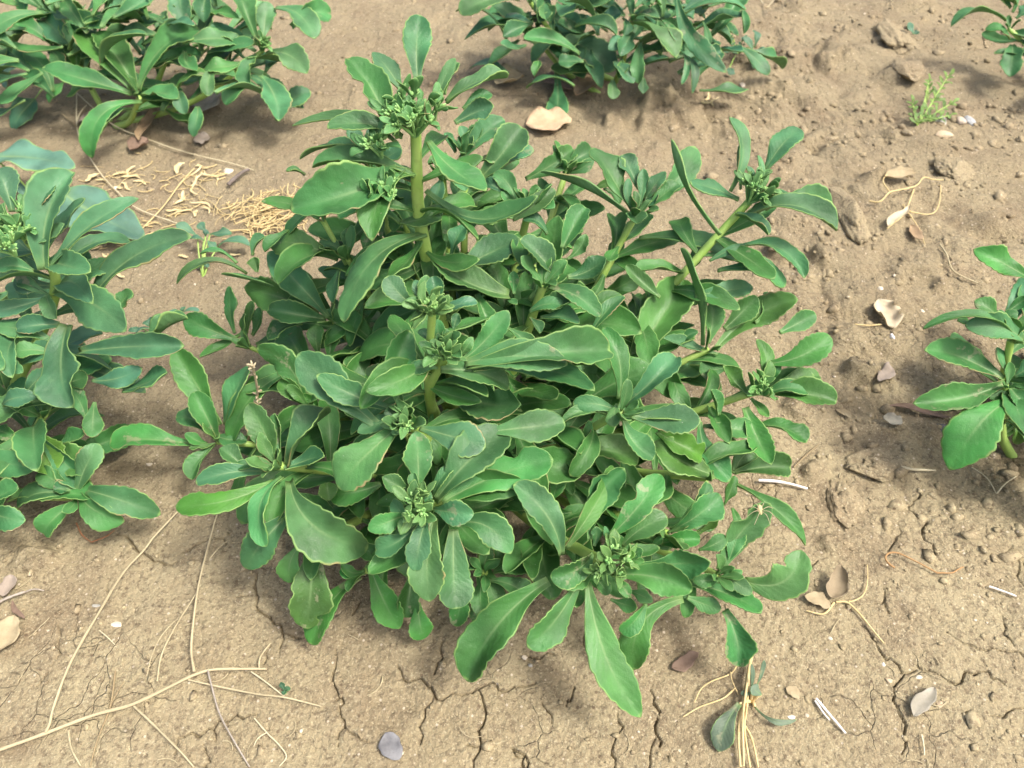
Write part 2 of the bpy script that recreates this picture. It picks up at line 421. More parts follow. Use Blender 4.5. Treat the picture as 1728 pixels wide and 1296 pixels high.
   ((365,4147,1633),(487,4239,1765),95,N,0.7,0,N,0,0,0),
   ((365,4056,1551),(617,4107,1674),157,N,N,0,N,0,0,0),
   ((242,4006,1505),(575,3769,1467),157,0.12,N,0,N,0,0,0),
   ((174,4066,1560),(37,4073,1634),87,N,N,0,N,0,0,0),
   ((-371,4107,1597),(45,4295,1697),257,-0.12,N,0,N,0,0,0),
   ((-399,4158,1642),(-302,4301,1794),126,N,N,0,N,0,0,0),
   ((10,3975,1478),(10,4063,1599),75,N,N,0,N,0,0,0),
   ((-30,3945,1451),(37,3883,1470),54,N,N,0,N,0,0,0),
   ((133,3894,1405),(414,3903,1506),131,N,N,0,N,0,0,0),
   ((120,3854,1369),(185,3731,1355),81,N,N,0,N,0,0,0),
   ((-235,3965,1469),(-126,3745,1284),152,N,N,0,N,0,0,0),
   ((-30,3803,1323),(140,3665,1220),103,N,N,0,N,0,0,0),
   ((120,3884,1396),(333,3865,1468),125,N,N,0,N,0,0,0),
   ((515,3773,1296),(746,3972,1481),101,N,N,0,N,0,0,0),
   ((188,3854,1369),(440,3771,1409),116,N,N,0,N,0,0,0),
   ((320,4040,516),(654,4337,502),234,N,N,0,N,0,0,3),
   ((-19,4160,1049),(-164,4589,1342),164,N,N,0,N,0,0,3),
   ((-3,3556,405),(130,3127,332),233,N,N,0,N,0,0,3),
   ((-30,3868,680),(468,3513,468),204,N,N,0,N,0,0,3),
   ((581,4109,942),(665,3619,1077),213,N,N,0,N,0,0,3),
   ((579,4232,840),(346,4678,802),220,N,N,0,N,0,0,3),
   ((363,3989,591),(775,4018,399),229,N,N,0,N,0,0,3),
   ((-10,4189,831),(256,4672,889),240,N,N,0,N,0,0,3),
   ((0,3823,452),(549,3717,536),184,N,N,0,N,0,0,3),
   ((320,3915,767),(712,4231,1074),222,N,N,0,N,0,0,3),
   ((284,3801,601),(449,4210,435),174,N,N,0,N,0,0,3),
   ((253,3581,758),(572,4054,794),222,N,N,0,N,0,0,3),
   ((72,4072,548),(693,3874,325),224,N,N,0,N,0,0,3),
   ((216,3955,1012),(869,3814,1269),247,N,N,0,N,0,0,3),
   ((50,4155,515),(567,4534,384),172,N,N,0,N,0,0,3),
   ((-129,4002,1141),(110,4441,917),244,N,N,0,N,0,0,3),
   ((-51,4093,536),(242,4477,704),186,N,N,0,N,0,0,3),
   ((596,4302,564),(1014,4196,378),236,N,N,0,N,0,0,3),
   ((141,3913,560),(505,4234,323),162,N,N,0,N,0,0,3),
   ((760,4182,881),(1219,3758,655),207,N,N,0,N,0,0,3),
   ((95,4088,1128),(546,4169,1276),248,N,N,0,N,0,0,3),
   ((-42,4223,1144),(408,3990,1207),161,N,N,0,N,0,0,3),
   ((115,4056,1076),(618,4006,1110),202,N,N,0,N,0,0,3),
   ((363,3969,1118),(593,4393,985),245,N,N,0,N,0,0,3),
   ((404,3915,807),(800,3643,634),191,N,N,0,N,0,0,3),
   ((84,3643,605),(-225,3323,908),213,N,N,0,N,0,0,3),
   ((-46,3782,728),(297,3366,1077),183,N,N,0,N,0,0,3),
   ((123,4063,1334),(416,4414,1359),217,N,N,0,N,0,0,3),
   ((-49,3625,530),(262,3269,819),236,N,N,0,N,0,0,3),
   ((-188,3791,328),(369,3853,623),203,N,N,0,N,0,0,3),
   ((-57,4087,970),(480,4054,1289),225,N,N,0,N,0,0,3),
   ((-134,4032,986),(345,3999,1064),161,N,N,0,N,0,0,3),
   ((187,3812,990),(299,4272,866),228,N,N,0,N,0,0,3),
   ((249,4105,1218),(314,4724,1579),190,N,N,0,N,0,0,3),
   ((66,3821,609),(665,3693,871),199,N,N,0,N,0,0,3),
   ((351,4096,752),(668,4440,999),163,N,N,0,N,0,0,3),
   ((80,3704,946),(501,3770,1210),216,N,N,0,N,0,0,3),
   ((-254,3690,479),(-789,3359,333),166,N,N,0,N,0,0,3),
   ((457,4054,687),(125,4671,538),168,N,N,0,N,0,0,3),
   ((285,4282,1009),(786,4479,876),198,N,N,0,N,0,0,3),
   ((213,3674,1002),(755,3672,884),230,N,N,0,N,0,0,3),
   ((-57,3819,847),(291,3460,668),178,N,N,0,N,0,0,3),
   ((470,3968,926),(942,3539,655),216,N,N,0,N,0,0,3),
   ((460,4089,1008),(792,4300,1185),171,N,N,0,N,0,0,3),
   ((242,4232,875),(274,4654,960),167,N,N,0,N,0,0,3),
   ((502,3855,503),(951,3868,651),164,N,N,0,N,0,0,3),
   ((-31,4177,1071),(-128,4539,868),192,N,N,0,N,0,0,3),
   ((131,4220,661),(572,4049,750),203,N,N,0,N,0,0,3),
   ((422,4093,756),(974,4264,451),210,N,N,0,N,0,0,3),
   ((-20,3797,475),(580,3761,509),218,N,N,0,N,0,0,3),
  ]),
  ((-1162, 4400, 1456), 3.5, [], 4, N, [], [
   ((-1228,4415,1416),(-1696,4431,1557),220,N,N,0,N,0,0,0),
   ((-1185,4426,1425),(-1349,4449,1516),104,N,N,0,N,0,0,0),
   ((-1156,4448,1445),(-1151,4580,1550),98,N,N,0,N,0,0,0),
   ((-1069,4448,1445),(-754,4430,1532),149,N,N,0,N,0,0,0),
   ((-1127,4426,1425),(-995,4263,1394),117,N,N,0,N,0,0,0),
   ((-1214,4361,1367),(-1254,4106,1286),103,N,N,0,N,0,0,0),
   ((-1040,4459,1454),(-985,4569,1532),104,N,N,0,N,0,0,0),
   ((-924,4523,1513),(-982,4622,1599),92,N,N,0,N,0,0,0),
   ((-1210,4438,830),(-1467,4727,638),166,N,N,0,N,0,0,3),
   ((-911,4344,926),(-1182,4018,785),223,N,N,0,N,0,0,3),
  ]),
  ((-1304, 4170, 1050), 4.0, [], 2, N, [], [
   ((-1320,4210,1032),(-1738,4502,1392),218,N,N,0,N,0,0,0),
   ((-1350,4205,1027),(-1747,4188,1154),182,N,N,0,N,0,0,0),
   ((-1398,4241,1060),(-1965,4409,1149),253,N,N,0,N,0,0,0),
   ((-1651,4363,1170),(-2073,4381,1306),89,N,0.4,45.0,N,0,0,0),
   ((-1919,4452,1250),(-2391,4300,1293),89,N,0.4,45.0,N,0,0,0),
   ((-1246,3989,833),(-833,4165,952),255,N,N,0,N,0,0,0),
   ((-1395,4022,863),(-1397,4163,1016),130,N,N,0,N,0,0,0),
   ((-1320,3967,813),(-1255,4154,1015),111,N,1.0,0,N,0,0,0),
   ((-1127,4255,1072),(-920,4152,965),140,N,N,0,N,0,1,0),
   ((-1514,4188,1012),(-1772,4111,922),156,N,N,0,N,0,1,0),
   ((-1146,3822,714),(-947,3272,1006),232,N,N,0,N,0,0,3),
   ((-1019,4109,811),(-1335,3614,1160),183,N,N,0,N,0,0,3),
   ((-1400,3933,600),(-1929,3769,745),248,N,N,0,N,0,0,3),
   ((-1401,3872,632),(-1745,4436,727),240,N,N,0,N,0,0,3),
   ((-1540,3960,765),(-2003,3524,475),192,N,N,0,N,0,0,3),
   ((-1499,3884,258),(-1960,3918,80),176,N,N,0,N,0,0,3),
  ]),
  ((-2060, 4362, 600), 3.0, [], 5, N, [], [
   ((-2154,4427,604),(-2529,4499,767),204,N,N,0,N,0,0,0),
   ((-2170,4462,636),(-2187,4717,891),118,N,N,0,N,0,0,0),
   ((-2073,4462,636),(-2025,4635,825),106,N,N,0,N,0,0,0),
   ((-2105,4462,636),(-2393,4232,601),96,-0.2,0.8,0,N,0,0,0),
   ((-2025,4450,625),(-1944,4610,805),119,N,N,0,N,0,0,0),
   ((-1993,4391,572),(-1669,4470,651),188,N,N,0,N,0,0,0),
  ]),
  ((-1307, 4500, 1702), 3.0, [], 4, N, [], [
   ((-1345,4554,1697),(-1705,4549,1806),103,N,N,0,N,0,0,0),
   ((-1331,4533,1678),(-1471,4590,1740),90,N,N,0,N,0,0,0),
   ((-1345,4533,1678),(-1178,4555,1765),103,N,N,0,N,0,0,0),
   ((-1430,4755,1878),(-1542,4722,1924),56,N,N,30.0,N,0,0,0),
   ((-1331,4588,1728),(-1549,4464,1594),86,N,N,0,N,0,0,0),
   ((-1547,4470,1621),(-1688,4289,1586),103,N,N,0,N,0,0,0),
   ((-1902,4301,1469),(-2132,4301,1559),85,N,N,30.0,N,0,0,0),
   ((-1789,4343,1507),(-1692,4408,1615),86,N,N,0,N,0,0,0),
   ((-1760,4258,1431),(-1777,4305,1520),90,N,N,0,N,0,0,0),
   ((-1346,4335,809),(-1808,4429,702),186,N,N,0,N,0,0,3),
   ((-1350,4425,767),(-1951,4766,855),223,N,N,0,N,0,0,3),
  ]),
  ((-2121, 3503, 500), 3.5, [], 4, N, [], [
   ((-2262,3505,449),(-2857,3468,556),225,N,N,0,N,0,0,1),
   ((-2099,3615,548),(-2431,4038,897),222,N,N,0,N,0,0,0),
   ((-2128,3549,488),(-2261,3753,749),178,N,N,0,N,0,0,1),
   ((-2054,3615,548),(-1871,3921,817),229,N,N,0,N,0,0,0),
   ((-2173,3571,508),(-2423,3662,572),150,N,N,0,N,0,0,0),
   ((-2195,3516,458),(-2316,3509,575),92,N,N,0,N,0,0,1),
   ((-2143,3505,449),(-2264,3253,385),158,N,N,0,N,0,0,1),
   ((-2114,3549,488),(-1900,3515,484),153,N,N,0,N,0,0,1),
  ]),
  ((-1387, 3481, 900), 4.0, [], 2, N, [], [
   ((-1411,3512,874),(-1705,3767,1192),203,N,N,0,N,0,0,0),
   ((-1397,3512,874),(-1573,3613,1023),120,N,N,0,N,0,0,0),
   ((-1299,3481,846),(-1414,3547,961),100,N,N,0,N,0,0,0),
   ((-1411,3502,865),(-1501,3380,859),133,N,N,0,N,0,0,0),
   ((-882,3600,936),(-1551,3815,951),220,N,N,0,N,0,0,3),
   ((-1323,3344,372),(-1828,2868,408),208,N,N,0,N,0,0,3),
   ((-1442,3478,544),(-1869,3533,379),200,N,N,0,N,0,0,3),
   ((-1441,3528,284),(-1897,3496,320),181,N,N,0,N,0,0,3),
   ((-1104,3608,672),(-1663,3331,696),160,N,N,0,N,0,0,3),
   ((-1352,3437,554),(-1891,3638,505),190,N,N,0,N,0,0,3),
   ((-966,3309,727),(-988,2894,915),186,N,N,0,N,0,0,3),
   ((-818,3682,893),(-1184,3973,785),182,N,N,0,N,0,0,3),
   ((-926,3475,717),(-1494,3299,698),219,N,N,0,N,0,0,3),
  ]),
  ((671, 3110, 1300), 4.0, [], 4, N, [], [
   ((651,3192,1320),(559,3511,1631),148,N,N,0,N,0,0,0),
   ((689,3164,1295),(1006,3381,1514),163,N,N,0,N,0,0,0),
   ((727,3117,1253),(1128,3028,1312),203,N,N,0,N,0,0,0),
   ((677,3099,1236),(847,2855,1153),169,N,N,0,0.12,0,0,0),
   ((639,3136,1269),(366,3121,1355),113,N,N,0,N,0,0,0),
   ((639,3164,1295),(599,2990,1300),98,N,N,0,N,0,0,0),
   ((702,3145,1278),(769,3123,1324),55,N,N,0,N,0,0,0),
   ((589,3117,1253),(281,3019,1293),75,N,N,45.0,N,0,0,0),
   ((179,2932,321),(269,2398,264),240,N,N,0,N,0,0,3),
   ((583,3334,271),(851,2843,636),219,N,N,0,N,0,0,3),
   ((326,3277,410),(703,2907,231),200,N,N,0,N,0,0,3),
   ((503,3228,551),(755,3728,719),164,N,N,0,N,0,0,3),
   ((452,3490,893),(927,3550,1189),246,N,N,0,N,0,0,3),
   ((343,2954,177),(516,2592,434),212,N,N,0,N,0,0,3),
   ((547,2987,287),(763,2583,429),178,N,N,0,N,0,0,3),
   ((502,2952,442),(1048,2624,254),248,N,N,0,N,0,0,3),
   ((418,3192,435),(833,2746,507),192,N,N,0,N,0,0,3),
  ]),
  ((1249, 2937, 850), 4.0, [], 1, N, [], [
   ((1285,2970,826),(883,3075,1033),256,N,N,0,N,0,0,0),
   ((930,3175,1011),(1221,3053,933),178,N,N,0,N,1,0,0),
   ((326,3087,931),(821,3072,841),208,N,N,0,N,0,0,0),
   ((457,3048,896),(494,3217,1083),72,N,N,0,N,0,0,0),
   ((273,3136,975),(421,2891,914),105,0.1,N,0,N,0,0,0),
   ((247,2852,720),(298,2982,876),115,N,N,0,N,0,0,0),
   ((220,2735,615),(286,2849,725),94,N,N,0,N,0,0,0),
   ((378,2794,668),(195,2822,672),115,N,N,0,N,0,0,0),
  ]),
 ]),
 ('left', (-0.43, 0.36), [
  ((-3091, 4059, 1900), 4.5, [((-3091, 4059, 1900), 17.0), ((-3074, 3886, 1906), 12.0)], 4, N, [(-3112, 4080, 1400)], [
   ((-2965,3926,1727),(-2802,4419,2137),253,N,N,0,N,0,0,0),
   ((-2945,3926,1727),(-2364,4225,2069),143,0.05,0.6,0,N,0,0,0),
   ((-3017,4169,1945),(-2889,4312,2116),142,N,N,0,N,0,0,0),
   ((-3174,4198,1972),(-3272,4398,2165),176,N,N,0,N,0,0,0),
   ((-3083,4052,1840),(-2809,4093,1954),127,N,N,0,N,0,0,0),
   ((-3148,4081,1867),(-3191,4118,2029),99,N,N,0,N,0,0,0),
   ((-3043,3916,1718),(-3230,3868,1775),111,N,N,0,N,0,0,0),
   ((-3128,4110,1373),(-2553,3784,1319),290,N,N,0,N,0,0,0),
   ((-2896,4047,1317),(-2166,4337,1674),223,N,0.4,0,N,0,0,0),
   ((-3079,4142,1402),(-2922,4359,1530),168,N,N,0,N,0,0,0),
   ((-2938,4079,1345),(-2736,4249,1511),172,N,N,0,N,0,0,0),
   ((-3149,4089,1355),(-3501,3912,1366),119,N,N,0,N,0,0,0),
   ((-3177,4089,1355),(-3062,3909,1313),120,N,N,0,N,0,0,0),
   ((-3093,3943,1223),(-3331,3856,1267),142,N,N,0,N,0,0,0),
   ((-3036,3943,1223),(-2930,3411,985),326,N,N,0,N,0,0,0),
   ((-2952,3807,1100),(-2190,3738,1230),187,N,N,0,N,0,0,0),
   ((-3135,3859,1147),(-3500,3869,1274),147,N,N,0,N,0,0,0),
   ((-2868,3661,969),(-2494,3671,1081),145,N,N,0,N,0,0,0),
   ((-2516,3828,1119),(-2207,3959,1303),196,N,N,0,N,0,0,0),
   ((-2657,3608,922),(-2331,3659,1053),195,N,N,0,N,0,0,0),
   ((-3149,4142,1402),(-3368,4104,1471),145,N,N,0,N,0,0,0),
   ((-3149,4089,1355),(-3352,4129,1467),93,N,N,0,N,0,0,0),
   ((-3261,4162,1420),(-3444,4376,1552),171,N,N,0,N,0,0,0),
   ((-3332,4257,1505),(-3495,4299,1613),134,N,N,0,N,0,0,0),
   ((-3149,3797,1091),(-3364,3739,1150),127,N,N,0,N,0,0,0),
   ((-3360,3744,1044),(-3117,3861,1126),155,N,N,0,N,0,0,0),
   ((-3318,3587,903),(-3114,3722,1006),146,N,N,0,N,0,0,0),
   ((-3458,3755,1053),(-3302,3654,1058),102,N,N,0,N,0,0,0),
   ((-3472,3535,856),(-3202,3540,946),136,N,N,0,N,0,0,0),
   ((-2713,4006,1279),(-2608,4134,1371),145,N,N,0,N,0,0,0),
   ((-4229,4504,659),(-3864,5118,671),236,N,N,0,N,0,0,1),
   ((-3380,3951,834),(-2728,3921,572),179,N,N,0,N,0,0,1),
   ((-3493,3990,787),(-3126,4366,756),196,N,N,0,N,0,0,1),
   ((-3813,4274,931),(-3325,4606,987),225,N,N,0,N,0,0,1),
   ((-4097,4287,665),(-3946,4982,587),165,N,N,0,N,0,0,1),
   ((-3685,4248,719),(-3384,4471,520),246,N,N,0,N,0,0,1),
   ((-3502,4263,380),(-3311,4872,141),162,N,N,0,N,0,0,1),
   ((-4328,4556,650),(-4430,5114,889),167,N,N,0,N,0,0,1),
  ]),
  ((-3307, 3584, 700), 4.0, [], 3, N, [], [
   ((-3185,3675,728),(-3562,3480,737),211,N,N,0,N,0,0,0),
   ((-3403,3523,591),(-3210,3228,470),277,N,N,0,N,0,0,2),
   ((-2952,3675,728),(-2946,3461,589),145,N,N,0,N,0,0,0),
   ((-3185,3751,796),(-2996,3805,844),139,N,N,0,N,0,0,0),
   ((-3011,3588,650),(-3147,3758,788),150,N,N,0,N,0,0,0),
   ((-3665,3513,582),(-3469,3442,612),116,N,N,0,N,0,0,0),
   ((-3534,3405,484),(-3602,3295,487),185,N,N,0,N,0,0,1),
   ((-3258,3405,484),(-3035,3541,546),148,N,N,0,N,0,0,1),
   ((-3622,3642,698),(-3443,3816,832),156,N,N,0,N,0,0,0),
   ((-4121,4236,479),(-4195,4626,319),244,N,N,0,N,0,0,1),
   ((-4449,3790,516),(-4583,4185,628),217,N,N,0,N,0,0,1),
   ((-4182,3687,1252),(-3937,4295,1381),186,N,N,0,N,0,0,1),
   ((-4122,3712,1161),(-3717,3462,1090),198,N,N,0,N,0,0,1),
   ((-3921,3643,720),(-3485,3620,994),205,N,N,0,N,0,0,1),
   ((-4779,4197,747),(-5121,4425,922),175,N,N,0,N,0,0,1),
   ((-3974,3602,1141),(-4092,4219,802),204,N,N,0,N,0,0,1),
   ((-4371,3887,1084),(-4497,4401,873),217,N,N,0,N,0,0,1),
   ((-4143,3800,705),(-3728,4008,640),177,N,N,0,N,0,0,1),
   ((-3447,3484,266),(-2997,3960,80),195,N,N,0,N,0,0,1),
   ((-3374,3518,602),(-2922,3176,374),179,N,N,0,N,0,0,1),
   ((-4418,3686,852),(-4985,3971,1023),205,N,N,0,N,0,0,1),
   ((-3852,3874,1074),(-3322,3549,1196),183,N,N,0,N,0,0,1),
   ((-4818,3834,933),(-4787,4501,727),219,N,N,0,N,0,0,1),
   ((-4380,4052,475),(-4217,4572,454),223,N,N,0,N,0,0,1),
   ((-4534,3871,669),(-4815,4354,521),232,N,N,0,N,0,0,1),
   ((-4562,3783,596),(-3991,3979,845),217,N,N,0,N,0,0,1),
   ((-4712,3673,933),(-5099,3831,1118),192,N,N,0,N,0,0,1),
   ((-4372,3914,738),(-4885,4148,722),217,N,N,0,N,0,0,1),
   ((-5245,3933,641),(-5550,4310,521),173,N,N,0,N,0,0,1),
   ((-4479,3607,910),(-4947,3286,964),238,N,N,0,N,0,0,1),
   ((-3323,3635,624),(-2952,4072,760),236,N,N,0,N,0,0,1),
   ((-4687,3935,1214),(-5198,3746,939),215,N,N,0,N,0,0,1),
   ((-4176,3520,937),(-3945,2885,871),203,N,N,0,N,0,0,1),
   ((-3986,3611,1281),(-4124,3039,1415),231,N,N,0,N,0,0,1),
   ((-4477,4052,710),(-5014,4060,822),244,N,N,0,N,0,0,1),
   ((-3642,3804,465),(-3630,4321,754),200,N,N,0,N,0,0,1),
   ((-3787,3640,938),(-3576,4187,1321),203,N,N,0,N,0,0,1),
   ((-4491,3702,1061),(-4831,3857,859),222,N,N,0,N,0,0,1),
   ((-4623,4294,505),(-4884,4920,529),165,N,N,0,N,0,0,1),
   ((-4776,4053,746),(-5099,4623,679),218,N,N,0,N,0,0,1),
   ((-3342,3482,502),(-2864,3296,487),240,N,N,0,N,0,0,1),
   ((-4885,4096,799),(-5269,3875,558),184,N,N,0,N,0,0,1),
   ((-4935,3891,1005),(-4991,4506,704),235,N,N,0,N,0,0,1),
  ]),
  ((-3005, 3096, 400), 4.0, [], 1, N, [], [
   ((-3012,3151,395),(-2851,3376,628),199,N,N,0,N,0,0,1),
   ((-2991,3130,376),(-2646,2941,331),218,N,N,0,N,0,0,1),
   ((-2955,3151,395),(-2438,3021,297),217,N,N,0,N,0,0,1),
   ((-3034,3087,338),(-3239,2890,236),166,N,N,0,N,0,0,1),
   ((-3069,3130,376),(-3432,3054,311),207,N,N,0,N,0,0,1),
   ((-3055,3135,381),(-3151,3119,442),96,N,N,0,N,0,0,1),
   ((-3055,3151,395),(-3276,3264,482),148,N,N,0,N,0,0,1),
  ]),
  ((-3500, 2947, 500), 4.0, [], 1, N, [], [
   ((-3499,2959,457),(-3216,2854,482),166,N,N,0,N,0,0,1),
   ((-3526,2949,448),(-3273,3022,583),163,N,N,0,N,0,0,1),
   ((-4342,2662,480),(-3889,2755,714),190,N,N,0,N,0,0,1),
   ((-4621,2784,398),(-5254,2787,479),188,N,N,0,N,0,0,1),
   ((-4585,2886,242),(-5117,2583,502),240,N,N,0,N,0,0,1),
   ((-3854,3077,248),(-3964,2545,238),230,N,N,0,N,0,0,1),
   ((-5231,3643,491),(-5646,4149,350),245,N,N,0,N,0,0,1),
   ((-4139,3486,1079),(-4280,3099,964),184,N,N,0,N,0,0,1),
   ((-3787,3282,531),(-3235,3209,579),228,N,N,0,N,0,0,1),
   ((-4285,2925,453),(-4485,2477,286),236,N,N,0,N,0,0,1),
   ((-4760,2953,303),(-5267,3179,93),202,N,N,0,N,0,0,1),
   ((-4028,3392,446),(-3541,3324,584),236,N,N,0,N,0,0,1),
   ((-4699,3220,363),(-5260,3163,670),199,N,N,0,N,0,0,1),
   ((-5090,3257,451),(-5556,3299,592),239,N,N,0,N,0,0,1),
   ((-4174,2885,748),(-4389,2379,661),217,N,N,0,N,0,0,1),
   ((-4209,3159,656),(-3707,2765,341),209,N,N,0,N,0,0,1),
   ((-5070,3549,778),(-5645,3534,750),245,N,N,0,N,0,0,1),
   ((-4980,3716,599),(-5437,3386,838),233,N,N,0,N,0,0,1),
   ((-4068,3325,596),(-3828,2983,369),225,N,N,0,N,0,0,1),
   ((-4564,3243,1019),(-4783,2697,1337),231,N,N,0,N,0,0,1),
   ((-4509,3330,368),(-4626,2692,290),174,N,N,0,N,0,0,1),
   ((-3536,3144,284),(-2861,3084,400),230,N,N,0,N,0,0,1),
   ((-4806,2821,547),(-4928,2207,599),227,N,N,0,N,0,0,1),
   ((-4740,2755,303),(-4626,2051,347),204,N,N,0,N,0,0,1),
   ((-5194,3475,317),(-5697,3699,297),210,N,N,0,N,0,0,1),
   ((-4106,3278,966),(-4298,2816,995),248,N,N,0,N,0,0,1),
   ((-4824,2936,376),(-4820,2429,289),213,N,N,0,N,0,0,1),
   ((-4909,3003,214),(-5364,2738,80),187,N,N,0,N,0,0,1),
   ((-3672,3254,651),(-3653,2674,799),179,N,N,0,N,0,0,1),
   ((-4592,3159,840),(-5022,3135,707),163,N,N,0,N,0,0,1),
   ((-4138,2699,466),(-4680,2338,543),183,N,N,0,N,0,0,1),
   ((-4370,3288,904),(-4421,2664,1088),237,N,N,0,N,0,0,1),
   ((-4326,3423,850),(-4238,2796,854),244,N,N,0,N,0,0,1),
   ((-4675,3255,564),(-5201,3055,901),231,N,N,0,N,0,0,1),
   ((-4682,3452,328),(-4529,2808,238),215,N,N,0,N,0,0,1),
  ]),
 ]),
 ('topleft', (-0.47, 0.86), [
  ((-4126, 8241, 600), 4.0, [], 2, N, [], [
   ((-4214,8295,595),(-5115,8371,853),318,N,N,0,N,0,0,0),
   ((-4168,8321,618),(-4631,8804,1007),318,N,N,0,N,0,0,0),
   ((-4122,8321,618),(-3487,8883,1052),429,N,N,0,N,0,0,0),
   ((-4100,8287,588),(-3646,8124,651),267,N,N,0,N,0,0,0),
   ((-4100,8219,527),(-4593,7654,183),250,N,0.5,0,N,0,0,0),
   ((-4214,8338,633),(-4867,9004,998),277,N,N,0,N,0,0,0),
   ((-4214,8168,481),(-4420,7803,418),233,N,N,0,N,0,0,1),
   ((-3969,8356,348),(-3769,8863,564),178,N,N,0,N,0,0,1),
   ((-4036,8514,317),(-3634,8491,126),210,N,N,0,N,0,0,1),
   ((-4383,8584,439),(-3769,8568,333),213,N,N,0,N,0,0,1),
   ((-4680,8373,610),(-5085,8599,433),203,N,N,0,N,0,0,1),
   ((-4351,8465,1248),(-4124,9019,1084),203,N,N,0,N,0,0,1),
   ((-4348,8500,577),(-3736,8361,465),248,N,N,0,N,0,0,1),
   ((-4533,8805,738),(-4392,9214,858),178,N,N,0,N,0,0,1),
   ((-4519,8457,807),(-3908,8483,1163),182,N,N,0,N,0,0,1),
   ((-4336,8794,1224),(-4118,9210,1259),234,N,N,0,N,0,0,1),
   ((-3962,8526,797),(-3538,8852,767),166,N,N,0,N,0,0,1),
   ((-4677,8755,1154),(-4469,9299,909),184,N,N,0,N,0,0,1),
   ((-4612,8775,773),(-4328,9139,901),200,N,N,0,N,0,0,1),
   ((-4528,8713,1264),(-4392,9159,1360),236,N,N,0,N,0,0,1),
   ((-4681,8762,1057),(-5047,9185,1295),224,N,N,0,N,0,0,1),
   ((-4259,8312,371),(-3885,8735,242),204,N,N,0,N,0,0,1),
   ((-4285,8631,1275),(-3876,8901,1403),194,N,N,0,N,0,0,1),
   ((-4223,8746,1046),(-4078,9381,1027),238,N,N,0,N,0,0,1),
   ((-4935,8631,1416),(-4549,8821,1492),225,N,N,0,N,0,0,1),
   ((-5256,8244,995),(-5798,8137,915),241,N,N,0,N,0,0,1),
   ((-4777,8738,608),(-4152,8805,273),242,N,N,0,N,0,0,1),
  ]),
  ((-2787, 8734, 900), 4.0, [((-2787, 8734, 900), 9.0)], 4, N, [], [
   ((-2857,8833,936),(-3061,9250,1326),275,N,N,0,N,0,0,0),
   ((-2788,8850,951),(-2742,9160,1228),230,N,N,0,N,0,0,0),
   ((-2649,9107,1183),(-2168,8685,1038),308,N,N,0,N,0,0,0),
   ((-2465,8953,1044),(-2038,9167,1100),265,N,N,0,N,0,0,0),
   ((-2880,8747,858),(-3372,8880,1076),280,N,N,0,N,0,0,0),
   ((-3019,8644,766),(-3423,8506,798),236,N,N,0,N,0,0,0),
   ((-2765,8721,835),(-2252,8411,763),308,N,N,0,N,0,0,0),
   ((-2846,8713,828),(-2912,8317,668),238,N,N,0,N,0,0,0),
   ((-2823,8541,673),(-2557,7983,437),322,N,N,0,N,0,0,0),
   ((-2903,8456,596),(-3168,8182,522),182,N,N,0,N,0,0,0),
   ((-2710,8358,234),(-2295,8563,483),241,N,N,0,N,0,0,1),
   ((-3011,8695,595),(-2607,8659,375),235,N,N,0,N,0,0,1),
   ((-2822,8702,609),(-2830,9369,469),177,N,N,0,N,0,0,1),
   ((-3042,9011,616),(-2633,9165,584),200,N,N,0,N,0,0,1),
   ((-2857,8537,394),(-2400,8493,310),206,N,N,0,N,0,0,1),
   ((-2952,8606,840),(-2694,8980,618),237,N,N,0,N,0,0,1),
   ((-3184,8056,723),(-2702,8416,444),221,N,N,0,N,0,0,1),
  ]),
  ((-3710, 8959, 1200), 4.0, [], 3, N, [], [
   ((-3956,8813,1014),(-4325,8844,1046),219,N,N,0,N,0,0,0),
   ((-3658,9204,1367),(-3570,8746,1169),279,N,N,0,N,0,0,0),
   ((-3406,9136,1305),(-3381,8797,1169),202,N,N,0,N,0,0,0),
   ((-3360,8983,1167),(-2994,8838,1174),139,N,N,0,N,0,0,0),
   ((-3727,8353,601),(-3370,8402,732),211,N,N,0,N,0,0,0),
   ((-3704,8336,586),(-3589,8053,483),177,N,N,0,N,0,0,0),
   ((-3498,8217,478),(-3511,7856,337),181,N,N,0,N,0,0,1),
   ((-3292,8540,769),(-3331,8173,624),167,N,N,0,N,0,0,0),
   ((-3406,9204,1367),(-2916,9152,1452),250,N,N,0,N,0,0,0),
   ((-3910,9153,1321),(-4195,9145,1412),200,N,N,0,N,0,0,0),
   ((-3292,9051,1229),(-3396,9245,1438),167,N,N,0,N,0,0,0),
   ((-4093,8506,739),(-3717,8677,774),228,N,N,0,N,0,0,0),
   ((-3635,8677,892),(-3453,8397,794),200,N,N,0,N,0,0,0),
   ((-4380,8917,618),(-4049,9428,439),163,N,N,0,N,0,0,1),
   ((-4038,9043,540),(-4502,9437,539),191,N,N,0,N,0,0,1),
   ((-3270,8896,789),(-3222,9393,766),174,N,N,0,N,0,0,1),
   ((-3392,8681,875),(-2838,8630,1030),169,N,N,0,N,0,0,1),
   ((-4008,8970,583),(-3970,9508,842),173,N,N,0,N,0,0,1),
   ((-3422,9452,706),(-2948,9950,843),233,N,N,0,N,0,0,1),
   ((-4188,8908,853),(-3838,9182,898),236,N,N,0,N,0,0,1),
   ((-3435,9323,371),(-3112,9879,465),205,N,N,0,N,0,0,1),
   ((-3468,8437,565),(-2875,8526,515),201,N,N,0,N,0,0,1),
   ((-3502,8804,831),(-3270,9416,1070),208,N,N,0,N,0,0,1),
   ((-3534,8593,670),(-3047,8407,751),192,N,N,0,N,0,0,1),
   ((-3763,8742,1151),(-3362,8452,1283),160,N,N,0,N,0,0,1),
   ((-3462,9273,592),(-3433,9745,451),186,N,N,0,N,0,0,1),
   ((-4234,9004,1121),(-3899,8763,1372),205,N,N,0,N,0,0,1),
